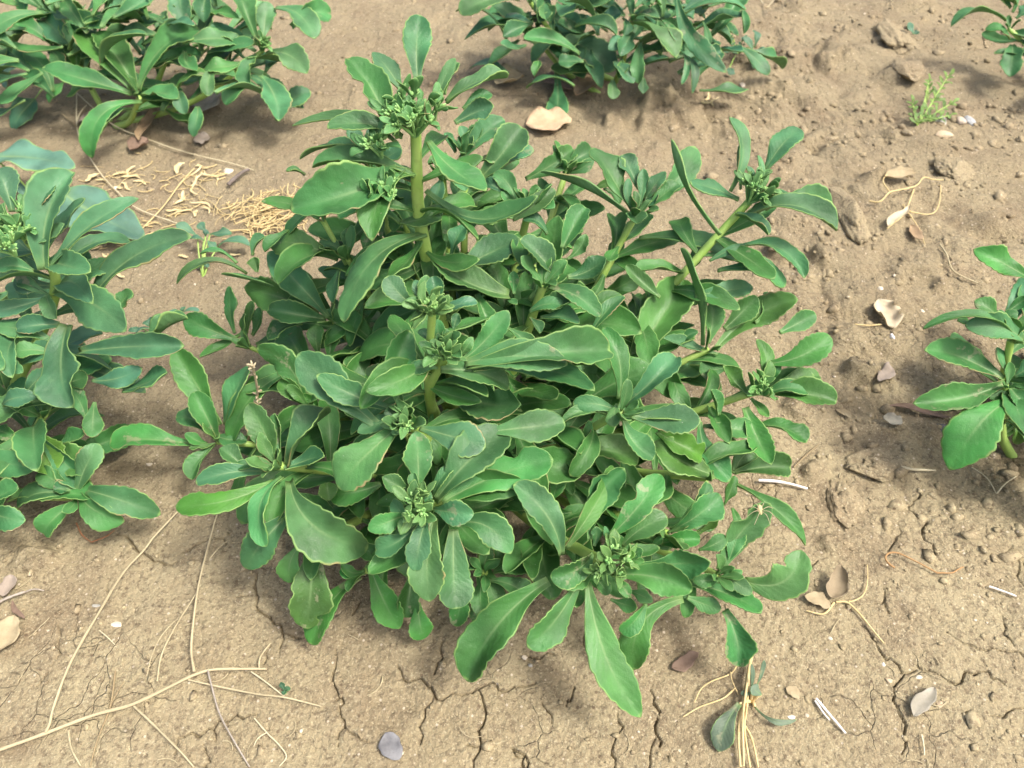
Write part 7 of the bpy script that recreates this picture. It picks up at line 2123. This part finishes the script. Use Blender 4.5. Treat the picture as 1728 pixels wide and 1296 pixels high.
def leaf_points(B, T, w, nref, R, bend=None, chan=None, roll=0.0, sw=None, notch=0, nv=NV, us=US, thick=.0014, shape=0, teeth=1.0):
    """points of one leaf from its base B to its tip T (both world), relative to B"""
    B = np.asarray(B, float); T = np.asarray(T, float)
    D = T - B; L = np.linalg.norm(D); t0 = D / L
    n0 = nref - t0 * np.dot(nref, t0)
    if np.linalg.norm(n0) < .05: n0 = np.cross(t0, np.array((1., .2, 0)))
    n0 = unit(n0); s0 = np.cross(t0, n0)
    ro = math.radians(roll + R.gauss(0, 13))
    n0, s0 = n0 * math.cos(ro) + s0 * math.sin(ro), s0 * math.cos(ro) - n0 * math.sin(ro)
    bend = R.gauss(.09, .085) if bend is None else bend
    sw = R.gauss(0, .065) if sw is None else sw
    chan = R.choice((R.uniform(.08, .4), R.uniform(.2, .6), R.uniform(.45, .95))) if chan is None else chan
    s = np.linspace(0, 1, nv)
    v = 1 - (1 - s)**1.25
    C = .5 * (B + T) + n0 * bend * 2 * L + s0 * sw * 2 * L
    vv = v[:, None]
    P = (B * (1 - vv)**2 + C * 2 * vv * (1 - vv) + T * vv**2) - B
    tg = np.gradient(P, axis=0); tg /= np.linalg.norm(tg, axis=1)[:, None] + 1e-12
    N = n0[None] - tg * (tg @ n0)[:, None]; N /= np.linalg.norm(N, axis=1)[:, None] + 1e-9
    S = np.cross(tg, N)
    tw = R.gauss(0, .22)
    a = (tw * v)[:, None]
    N, S = N * np.cos(a) + S * np.sin(a), S * np.cos(a) - N * np.sin(a)
    if shape == 2:      # broad ovate blade
        vp = .30; rise = .10 + .90 * sstep(0, vp * .8, v)**.7; e = 1.6
    elif shape == 1:    # little needle-like leaflet
        vp = .5; rise = .35 + .65 * sstep(0, vp, v); e = 2.0
    else:
        vp = R.uniform(.60, .74); b0 = R.uniform(.15, .26); rise = b0 + (1 - b0) * sstep(-.06, vp, v)**R.uniform(.9, 1.5); e = R.uniform(1.35, 2.1)
    fall = np.where(v > vp, np.maximum(0, 1 - np.abs((v - vp) / (1 - vp))**e)**(.55 if shape else R.uniform(.52, .72)), 1.0)
    hw0 = w / 2 * rise * fall
    hl = np.empty((2, nv))
    for k in (0, 1):
        f = np.ones(nv)
        if teeth:
            st = np.array([R.uniform(.3, 1) for _ in range(nv)]) * teeth
            saw = np.array((-1.1, .35, 1.0))[(np.arange(nv) + k) % 3] * st
            f += .062 * saw * sstep(.28, .5, v) * (1 - .6 * sstep(.93, 1, v))
        f += .07 * np.sin(v * R.uniform(5, 13) + R.uniform(0, 6.28)) * (shape == 0)
        if shape == 2: f += .06 * np.sin(v * 26 + k)
        if notch or (shape == 0 and R.random() < .16):
            v0 = R.uniform(.55, .85); dp = R.uniform(.3, .55) if (notch and k == 0) else R.uniform(.08, .25)
            f *= 1 - dp * np.exp(-((v - v0) / R.uniform(.045, .09))**2)
            if notch: notch = notch if k == 0 else 0
        hl[k] = np.maximum(hw0 * f, .018 * w * (1 + 0 * v))
    au = np.abs(us)[None]
    hw = np.where(us[None] < 0, hl[0][:, None], hl[1][:, None])
    hz = chan * hw0[:, None] * au**1.6
    wv = R.uniform(.05, .34)
    for k in (0, 1):
        m = (us < 0) if k == 0 else (us > 0)
        hz = hz + np.where(m[None], wv * hw0[:, None] * au**2 * np.sin(v[:, None] * R.uniform(6, 12) + R.uniform(0, 6.28)), 0)
    hz = hz - .045 * w * np.exp(-(au / .16)**2) * np.sqrt(np.maximum(0, rise * fall))[:, None] * (1 - .6 * v[:, None])
    tipc = R.gauss(-.03, .10)
    hz = hz + tipc * L * np.maximum(0, v[:, None] - .55)**2 * 2
    # rim slightly thickened and turned down
    hz = hz - .03 * hw0[:, None] * (au > .95)
    mid = P[:, None] + S[:, None] * (us[None] * hw)[..., None] + N[:, None] * hz[..., None]
    th = thick * (1 - .45 * au**2) * (.55 + .45 * np.minimum(1, hw0[:, None] / (.3 * w))) * np.where(v[:, None] < .25, 1 + 1.2 * (1 - v[:, None] / .25), 1)
    th = np.broadcast_to(th, hz.shape)
    topp = mid + N[:, None] * (th * .5)[..., None]; bot = mid - N[:, None] * (th * .5)[..., None]
    co = np.concatenate([topp.reshape(-1, 3), bot.reshape(-1, 3)])
    uv = np.stack([np.broadcast_to(us[None] * .5 + .5, hz.shape), np.broadcast_to(v[:, None], hz.shape)], -1).reshape(-1, 2)
    return co, np.concatenate([uv, uv])

def make_leaf(parent, origin, B, T, w, nref, R, color, damaged=False, thick=.0014, nv=NV, us=US, **kw):
    co, uv = leaf_points(B, T, w, nref, R, thick=thick, nv=nv, us=us, **kw)
    q, mi = leaf_topo(nv, len(us))
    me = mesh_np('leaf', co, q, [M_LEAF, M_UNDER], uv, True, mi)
    o = obj('leaf', me, parent, np.asarray(B) - origin)
    o.color = (*color, .45 if damaged else 1.0)
    return o

US7 = np.array([-1, -.9, -.5, 0, .5, .9, 1])
US5 = np.array([-1, -.6, 0, .6, 1])
def mini_leaf(mb, B, T, w, nref, R, **kw):
    co, uv = leaf_points(B, T, w, nref, R, nv=11, us=US5, thick=.0009, teeth=.5, **kw)
    q, mi = leaf_topo(11, 5)
    mb.add(co + np.asarray(B), q, uv)

def bead(mb, c, d, r, l):
    """small pointed flower bud"""
    d = unit(d); s = unit(np.cross(d, (0.3, .9, .2))); b = np.cross(d, s)
    co = []
    for h, k in ((-.9, .25), (-.35, .95), (.25, .9), (.8, .42), (1.0, .08)):
        for i in range(6):
            a = i * math.pi / 3
            co.append(c + d * h * l + (s * math.cos(a) + b * math.sin(a)) * r * k)
    q = [(j * 6 + i, j * 6 + (i + 1) % 6, (j + 1) * 6 + (i + 1) % 6, (j + 1) * 6 + i) for j in range(4) for i in range(6)]
    mb.add(np.array(co), q)

PLANT_INFO = {
 'central': ('large bushy green succulent in the middle with a tall bud topped stem', (.056, .190, .041), (.070, .198, .084)),
 'left': ('green succulent with broad spoon shaped leaves, cut by the left edge', (.058, .192, .054), (.072, .202, .094)),
 'topleft': ('bushy green succulent behind two long pale fallen stalks, at the upper left', (.062, .196, .064), (.076, .212, .088)),
 'topcentre': ('green succulent with long drooping leaves above tan fallen leaves, cut by the top edge', (.062, .192, .074), (.074, .206, .094)),
 'topright': ('small part of a green succulent in the top right corner', (.056, .184, .054), (.064, .192, .064)),
 'right': ('low green succulent cut by the right edge, grey leaf litter below it', (.060, .200, .052), (.070, .206, .066)),
}
for pname, (pbx, pby), shoots in PLANTS:
    label, cA, cB = PLANT_INFO[pname]
    base = np.array((pbx, pby, zg(pbx, pby)))
    root = obj('succulent_plant', None, None, base)
    root.empty_display_size = .05
    inside = MB()
    tag(root, label, 'plant', 'succulent plants growing in the bare soil')
    for si, (c, r, buds, inner, via, nodes, leaves) in enumerate(shoots):
        R = random.Random(hash((pname, si)) % 9973 if False else si * 131 + len(pname) * 977 + 5)
        c = np.array(c) / 1e4
        st0 = base + np.array((R.uniform(-.018, .018), R.uniform(-.018, .018), -.006))
        d = c - st0
        pts = [st0]
        if via is not N:
            vpt = np.array(via) / 1e4
            pts += [st0 + (vpt - st0) * np.array((.62, .62, .38)), vpt]
        else:
            pts.append(st0 + d * np.array((.55, .55, .36)))
        for nd in reversed(nodes): 
            ndp = np.array(nd) / 1e4
            if ndp[2] > pts[-1][2] - .02 and ndp[2] < c[2] - .03: pts.append(ndp + np.array((0, .004, 0)))
        pts.append(c - np.array((0, -.002, .003)))
        path = catmull(pts, 9)
        mb = MB(); tube(mb, path - base, r / 1e3, r / 1e3 * .62, 10, .05, si)
        stem = obj('stem', mb.mesh('stem', [M_STEM]), root, (0, 0, 0))
        ax = unit(.55 * unit(path[-1] - path[-4]) + np.array((0, 0, .55)) + .12 * TOCAM)
        hgt = min(1, max(0, (c[2] - .05) / .15))
        mixf = min(1, max(0, hgt * .8 + R.uniform(-.2, .3)))
        scol = np.array(cA) * (1 - mixf) + np.array(cB) * mixf
        for (b, t, w, bend, chan, roll, sw, notch, dam, low) in leaves:
            B = np.array(b) / 1e4; T = np.array(t) / 1e4
            nref = ax * .75 + .42 * TOCAM if low not in (1, 3) else np.array((0, 0, 1.)) + .35 * TOCAM
            yl = max(0, R.gauss(.0, .30))
            k = np.array([1 + R.gauss(0, .07) + .40 * yl, 1 + R.gauss(0, .06) + .24 * yl, 1 + R.gauss(0, .14) - .2 * yl])
            col = scol * k * R.uniform(.80, 1.18)
            if low == 2: col = np.array((.098, .255, .04))
            if low == 3:       # leaves deep inside the clump, seen only as a mass
                co_, uv_ = leaf_points(B, T, w / 1e4, nref, R, nv=17, us=US7); inside.add(co_ + B - base, leaf_topo(17, 7)[0], uv_); continue
            T[2] = max(T[2], zg(T[0], T[1]) + .005); B[2] = max(B[2], zg(B[0], B[1]) + .006)
            make_leaf(stem, base, B, T, w / 1e4 * .97, nref, R, tuple(col), bool(dam) or R.random() < .13,
                      bend=None if bend is N else bend, chan=None if chan is N else chan, roll=roll, sw=None if sw is N else sw, notch=notch)
        # leaves lower down the stem, half hidden under the crown
        nlow = {'central': 9, 'topleft': 5, 'left': 13, 'topcentre': 4}.get(pname, 7)
        if pname == 'central' and c[1] > .42: nlow = 17
        if c[2] < .066: nlow = min(nlow, 3 if pname == 'central' else 0)
        RL = random.Random(si * 17 + len(pname))
        for i in range(nlow):
            k_ = int(len(path) * (.42 + .47 * (i + .5) / nlow)); B = path[min(k_, len(path) - 2)] * 1.0
            a = i * 2.4 + RL.uniform(-.5, .5); el = RL.uniform(-.25, .45); L = RL.uniform(.036, .062) * (1.0 if pname == 'central' else 1.25)
            out = unit(B - base) * np.array((1, 1, 0)) * .5
            dv = unit(np.array((math.cos(a), math.sin(a), 0)) + out) * math.cos(el) + np.array((0, 0, math.sin(el)))
            T = B + dv * L
            if pname in ('topleft', 'topcentre') and T[1] < c[1] + .012: T[1] = 2 * B[1] - T[1] if 2 * B[1] - T[1] > c[1] else c[1] + .03
            if pname == 'right' and T[0] < c[0] - .005: T[0] = 2 * B[0] - T[0] + .01
            T[2] = max(T[2], zg(T[0], T[1]) + .006); B[2] = max(B[2], zg(B[0], B[1]) + .006)
            nr = np.array((0, 0, 1.)) + .35 * TOCAM; w_ = L * RL.uniform(.22, .33)
            if pname == 'central':
                co_, uv_ = leaf_points(B, T, w_, nr, RL, nv=17, us=US7); inside.add(co_ + B - base, leaf_topo(17, 7)[0], uv_)
            else:
                make_leaf(stem, base, B, T, w_, nr, RL, tuple(scol * RL.uniform(.88, 1.1)))
        # young leaves round the growing tip
        young = MB()
        ex = unit(np.cross(ax, (.2, 1, .1))); ey = np.cross(ax, ex); a0 = R.uniform(0, 6.28)
        for i in range(inner):
            a = a0 + i * 2.4; o_ = math.cos(a) * ex + math.sin(a) * ey
            el = math.radians(R.uniform(38, 72)); L = R.uniform(.012, .024) * (1.15 - .5 * i / max(1, inner))
            B = c - ax * .002 + o_ * .0015; T = B + (o_ * math.cos(el) + ax * math.sin(el)) * L
            col = (scol * .6 + np.array((.10, .23, .06)) * .4) * R.uniform(.9, 1.1)
            co_, uv_ = leaf_points(B, T, L * R.uniform(.34, .46), ax, R, bend=R.uniform(-.05, .1), chan=R.uniform(.3, .6), thick=.0011, nv=18, us=US7)
            young.add(co_ + B - base, leaf_topo(18, 7)[0], uv_)
        if inner:
            yo = tag(obj('young_leaves', young.mesh('young_leaves', [M_LEAF]), stem, (0, 0, 0)), kind='stuff')
            yo.color = (*(scol * .6 + np.array((.10, .23, .06)) * .4), 1)
        for (bc, br) in buds:
            bc = np.array(bc) / 1e4; rr = br / 1e3
            mbb = MB(); mbl = MB()
            ncl = max(4, int((br / 6.5)**2 * .85))
            for i in range(ncl):
                a = i * 2.4 + R.uniform(-.3, .3); q_ = math.sqrt((i + .4) / ncl)
                dirv = unit(ax * (1.1 - .55 * q_) + (math.cos(a) * ex + math.sin(a) * ey) * q_ * .8)
                cc = bc + dirv * rr * R.uniform(.55, .92)
                tube(mbb, catmull([bc - ax * .004, bc + dirv * rr * .45 - ax * .001, cc], 3) - base, .0011, .0008, 5, 0, i)
                for j in range(20):
                    dd = unit(np.array([R.gauss(0, 1), R.gauss(0, 1), R.gauss(0, 1)]) + dirv * .9)
                    bead(mbb, cc - base + dd * R.uniform(.0012, .0038), dd * .7 + dirv * .6, R.uniform(.0007, .0012), R.uniform(.0012, .0021))
                for j in range(5):
                    aa = R.uniform(0, 6.28); o2 = unit(np.cross(dirv, (math.cos(aa), math.sin(aa), .3)))
                    B = cc - dirv * .003 - base; T = B + unit(o2 * .6 + dirv * R.uniform(.5, 1.2)) * R.uniform(.008, .016)
                    mini_leaf(mbl, B, T, R.uniform(.0036, .006), dirv, R, bend=.05, chan=.4)
            bo = tag(obj('bud_cluster', mbb.mesh('bud_cluster', [M_BUD]), stem, (0, 0, 0)), kind='stuff')
            lo = tag(obj('bract', mbl.mesh('bract', [M_LEAF]), stem, (0, 0, 0)), kind='stuff')
            lo.color = (*((scol * .5 + np.array((.17, .36, .10)) * .5)), 1)

    if inside.n:
        io = tag(obj('inner_leaves', inside.mesh('inner_leaves', [M_LEAF]), root), kind='stuff')
        io.color = (*cA, 1)

# ------------------------------------------------------------------ weeds
WC = {'yellow': (.16, .26, .06), 'blue': (.075, .18, .11), 'teal': (.10, .215, .145), 'dark': (.05, .14, .07), 'wilt': (.14, .20, .13)}
for wi, (name, label, cat, colr, bp, st_r, shape, rows) in enumerate(WEEDS):
    R = random.Random(50 + wi)
    base = np.array((bp[0], bp[1], zg(*bp)))
    root = tag(obj(name, None, None, base), label, cat)
    mb = MB(); seen = set()
    for (b, t, w) in rows:
        key = (b[0] // 40, b[1] // 40, b[2] // 40)
        if key in seen: continue
        seen.add(key)
        B = np.array(b) / 1e4
        tube(mb, catmull([base - (0, 0, .003), base + (B - base) * np.array((.5, .5, .65)), B], 5) - base, st_r / 1e3, st_r / 1e3 * .7, 6, .05, wi)
    obj('stem', mb.mesh('stem', [M_STEM if colr != 'wilt' else M_TW['straw']]), root)
    for (b, t, w) in rows:
        B = np.array(b) / 1e4; T = np.array(t) / 1e4
        T[2] = max(T[2], zg(T[0], T[1]) + .004); B[2] = max(B[2], zg(B[0], B[1]) + .003)
        col = np.array(WC[colr]) * R.uniform(.85, 1.15)
        make_leaf(root, base, B, T, w / 1e4, np.array((0, 0, 1.)) + .3 * TOCAM, R, tuple(col), damaged=(colr == 'wilt'), thick=.0006,
                  shape=shape, teeth=0 if shape == 1 else .4, chan=R.uniform(.05, .25), **({} if shape != 2 else dict(bend=.04)))

# ------------------------------------------------------------------ twigs, stalks and straw
def on_soil(pl, lift, rad):
    p = catmull([(x, y, 0) for x, y in pl], 5)
    z = soil(p[:, 0], p[:, 1])
    k = np.ones(7) / 7
    z = np.maximum(np.convolve(np.pad(z, 3, mode='edge'), k, 'valid'), z - .001)
    p[:, 2] = z + rad + lift * (.35 + .65 * np.abs(np.sin(np.linspace(0.4, 2.9, len(p)))))
    return p
for ti, (name, label, cat, grp, colr, parts) in enumerate(TWIGS):
    x0, y0 = parts[0][3][0]
    base = np.array((x0, y0, zg(x0, y0)))
    meshes = []
    for pi, (pn, rad, lift, pl) in enumerate(parts):
        p = on_soil(pl, lift, rad / 1e3)
        mb = MB(); tube(mb, p - base, rad / 1e3 * .80, rad / 1e3 * .58, 6, .16, ti * 7 + pi)
        meshes.append((pn, mb.mesh(pn, [M_TW[colr]])))
    if len(meshes) == 1:
        tag(obj(name, meshes[0][1], None, base), label, cat, grp)
    else:
        root = tag(obj(name, None, None, base), label, cat, grp)
        for pn, me in meshes: obj(pn, me, root)
# upright dead flower stalk left of the central plant
p = catmull([np.array(a) / 1e4 for a in DEADSTALK], 5)
base = p[0].copy()
root = tag(obj('dead_flower_stalk', None, None, base), 'upright pinkish dry flower stalk among the left leaves of the central plant', 'dead stalk')
mb = MB(); tube(mb, p - base, .0011, .0007, 6, .15, 3); obj('stem', mb.mesh('stem', [M_TW['tan']]), root)
mb = MB(); R = random.Random(2)
for i in range(26):
    c = p[R.randint(len(p) // 2, len(p) - 1)]; d = np.array((R.gauss(0, 1), R.gauss(0, 1), R.uniform(0, 1.2)))
    bead(mb, c - base + unit(d) * .002, d, .0008, .0019)
tag(obj('dry_husks', mb.mesh('dry_husks', [M_TW['tan']]), root), kind='stuff')

# ------------------------------------------------------------------ dead leaves
for di, (name, label, cat, grp, colr, c, L, W, hd, curl, fold, lift, pet, wave) in enumerate(DRYLEAVES):
    R = random.Random(200 + di)
    nv, nu = 15, 9
    v = np.linspace(0, 1, nv)[:, None]; u = np.linspace(-1, 1, nu)[None]
    small = W < .010
    pk = R.uniform(.35, .5)
    hw = W * np.where(v < pk, np.sin(v / pk * math.pi / 2)**.75, np.maximum(0, 1 - ((v - pk) / (1 - pk))**2)**.6)
    hw = np.maximum(hw, .03 * W) * (1 + wave * .35 * np.sin(v * 19 + 5 * u + R.uniform(0, 6)))
    ang = fold * 1.5 * u * (1 + .25 * np.sin(v * 4 + R.uniform(0, 6)))
    rad = np.where(np.abs(ang) < 1e-3, 1.0, np.sin(ang) / np.where(np.abs(ang) < 1e-3, 1, ang))
    Y = u * hw * rad
    Z = hw * np.abs(u) * np.where(np.abs(ang) < 1e-3, 0, (1 - np.cos(ang)) / np.maximum(np.abs(ang), 1e-3))
    X = (v * 2 - 1) * L
    if curl:
        th = curl * (v - .35)
        k = np.where(np.abs(th) < 1e-3, 1, np.sin(th) / np.where(np.abs(th) < 1e-3, 1, th))
        X = X * k; Z = Z + L * curl * .9 * (v - .35)**2 * 1.3
    Y = Y + (wave * .5 * L * np.sin(v * 5 + R.uniform(0, 6)) if small else 0)
    Z = Z + wave * W * .30 * np.sin(v * 13 + 3 * u + R.uniform(0, 6)) * np.abs(u) - .05 * W * np.exp(-(u / .15)**2)
    X, Y, Z = [np.broadcast_to(a, (nv, nu)) for a in (X, Y, Z)]
    ca, sa = math.cos(hd), math.sin(hd)
    wx, wy = c[0] + X * ca - Y * sa, c[1] + X * sa + Y * ca
    zb = zg(*c)
    zz = np.maximum(Z - Z.min() + zb + lift, soil(wx, wy) + .0012)
    mid = np.stack([wx, wy, zz], -1)
    base = np.array((c[0], c[1], zb))
    co = np.concatenate([(mid + (0, 0, .0002)).reshape(-1, 3), (mid - (0, 0, .0002)).reshape(-1, 3)]) - base
    q, mi = leaf_topo(nv, nu)
    me = mesh_np('blade', co, q, [M_DL[colr]], None, True)
    if pet:
        root = tag(obj(name, None, None, base), label, cat, grp)
        obj('blade', me, root)
        pp = on_soil(pet, .002, .0007); mb = MB(); tube(mb, pp - base, .0008, .0005, 6, .1, di)
        obj('petiole', mb.mesh('petiole', [M_TW['straw']]), root)
        if colr == 'curlleaf':
            tp = on_soil([gp for gp in CURL_TENDRIL], .003, .0004); mb = MB(); tube(mb, tp - base, .0006, .0003, 5, .1, 2)
            obj('tendril', mb.mesh('tendril', [M_TW['straw']]), root)
    else:
        tag(obj(name, me, None, base), label, cat, grp)

# ------------------------------------------------------------------ stones
def ico2():
    v = [tuple(unit(a)) for a in ICO]; f = [tuple(t) for t in ICF]
    for _ in range(2):
        mid = {}; nf = []
        def mp(a, b):
            k = (min(a, b), max(a, b))
            if k not in mid:
                v.append(tuple(unit((np.array(v[a]) + np.array(v[b])) / 2))); mid[k] = len(v) - 1
            return mid[k]
        for a, b, c in f:
            ab, bc, ca = mp(a, b), mp(b, c), mp(c, a)
            nf += [(a, ab, ca), (b, bc, ab), (c, ca, bc), (ab, bc, ca)]
        f = nf
    return np.array(v), np.array(f)
SV, SF = ico2()
for i, (label, colr, c, rx, ry, fl) in enumerate(STONES):
    d = 1 + .22 * vnoise(SV[:, 0] * 1.4 + i * 9, SV[:, 1] * 1.4 + SV[:, 2] * 1.1, 31) + .10 * vnoise(SV[:, 0] * 3 + i, SV[:, 2] * 3 + SV[:, 1] * 2, 32)
    co = SV * d[:, None]
    # knock a few facets flat
    R = random.Random(i)
    for _ in range(14):
        n = unit(np.array((R.gauss(0, 1), R.gauss(0, 1), R.gauss(0, .8)))); h = co @ n
        co = co - np.maximum(0, h - R.uniform(.55, .8))[:, None] * n
    co = co * np.array((rx, ry, min(rx, ry) * fl)) * .85
    o = obj('stone' if rx > .008 else 'pebble', mesh_np('stone', co, SF, [M_ST[colr]], None, True), None, (c[0], c[1], zg(*c) + min(rx, ry) * fl * .10))
    tag(o, label, 'stone')

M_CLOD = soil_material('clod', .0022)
def ico4():
    v, f = SV, SF
    v = [tuple(a) for a in v]; f = [tuple(t) for t in f]
    for _ in range(2):
        mid = {}; nf = []
        def mp(a, b):
            k = (min(a, b), max(a, b))
            if k not in mid:
                v.append(tuple(unit((np.array(v[a]) + np.array(v[b])) / 2))); mid[k] = len(v) - 1
            return mid[k]
        for a, b, c in f:
            ab, bc, ca = mp(a, b), mp(b, c), mp(c, a)
            nf += [(a, ab, ca), (b, bc, ab), (c, ca, bc), (ab, bc, ca)]
        f = nf
    return np.array(v), np.array(f)
CV, CF = ico4()
for i, (label, c, rx, ry, h) in enumerate(CLODS):
    def n3(f, s):
        X, Y, Z = (CV * f).T
        return (vnoise(X + i * 7, Y, s) + vnoise(Y + i * 5, Z, s + 50) + vnoise(Z + i * 3, X, s + 90)) / 1.7
    d = 1 + .34 * n3(1.2, 41) + .20 * n3(2.6, 42) + .11 * n3(6, 43) + .075 * np.abs(n3(13, 44)) + .045 * n3(27, 45)
    co = CV * d[:, None]
    R = random.Random(60 + i)
    for _ in range(7):
        n = unit(np.array((R.gauss(0, 1), R.gauss(0, 1), R.gauss(0, .8)))); hh = co @ n
        co = co - (np.maximum(0, hh - R.uniform(.7, .95)) * .8)[:, None] * n
    co = co * np.array((rx * .92, ry * .92, h * .62))
    o = obj('soil_clod', mesh_np('soil_clod', co, CF, [M_CLOD], None, True), None, (c[0], c[1], zg(*c) - h * .12))
    tag(o, label, 'soil clod')

# ------------------------------------------------------------------ little spider on a leaf at the right
R = random.Random(1)
sp = np.array(SPIDER)
# it sits on the upper skin of the leaf found there
eye = np.array(cam.location); rd = unit(sp - eye); best = None
bpy.context.view_layer.update()
for o in scn.objects:
    if o.type != 'MESH' or o.name.split('.')[0] != 'leaf': continue
    ow = np.array(o.matrix_world.translation)
    if np.linalg.norm(ow - sp) > .12: continue
    vc = np.empty(len(o.data.vertices) * 3, np.float32); o.data.vertices.foreach_get('co', vc)
    vw = vc.reshape(-1, 3)[:len(vc) // 6] + ow
    dp = (vw - eye) @ rd; off = np.linalg.norm(vw - eye - dp[:, None] * rd, axis=1)
    k = int(np.argmin(off + (0 if best is None else 0)))
    if off[k] < .004 and (best is None or dp[k] < best[0]): best = (dp[k], vw[k])
if best is not None: sp = best[1] + np.array((0, 0, .0006))
root = tag(obj('spider', None, None, sp), 'tiny straw coloured spider with thin legs on a notched leaf of the central plant', 'spider')
mb = MB(); bead(mb, np.array((0, 0, .0022)), np.array((0.1, .9, .2)), .0017, .0030); obj('abdomen', mb.mesh('abdomen', [M_TW['straw']]), root)
mb = MB(); bead(mb, np.array((0, -.0030, .0020)), np.array((0, -1, 0)), .0012, .0016); obj('head', mb.mesh('head', [M_TW['straw']]), root)
for i in range(8):
    a = math.radians((-60, -20, 20, 60)[i % 4]); s = 1 if i < 4 else -1
    d = np.array((s * math.cos(a), math.sin(a), 0))
    mb = MB(); tube(mb, catmull([np.array((0, -.002, .0018)), d * .0045 + (0, -.002, .0042), d * .0095 + (0, -.002, 0)], 4), .00022, .00014, 5)
    obj('leg', mb.mesh('leg', [M_TW['tan']]), root)
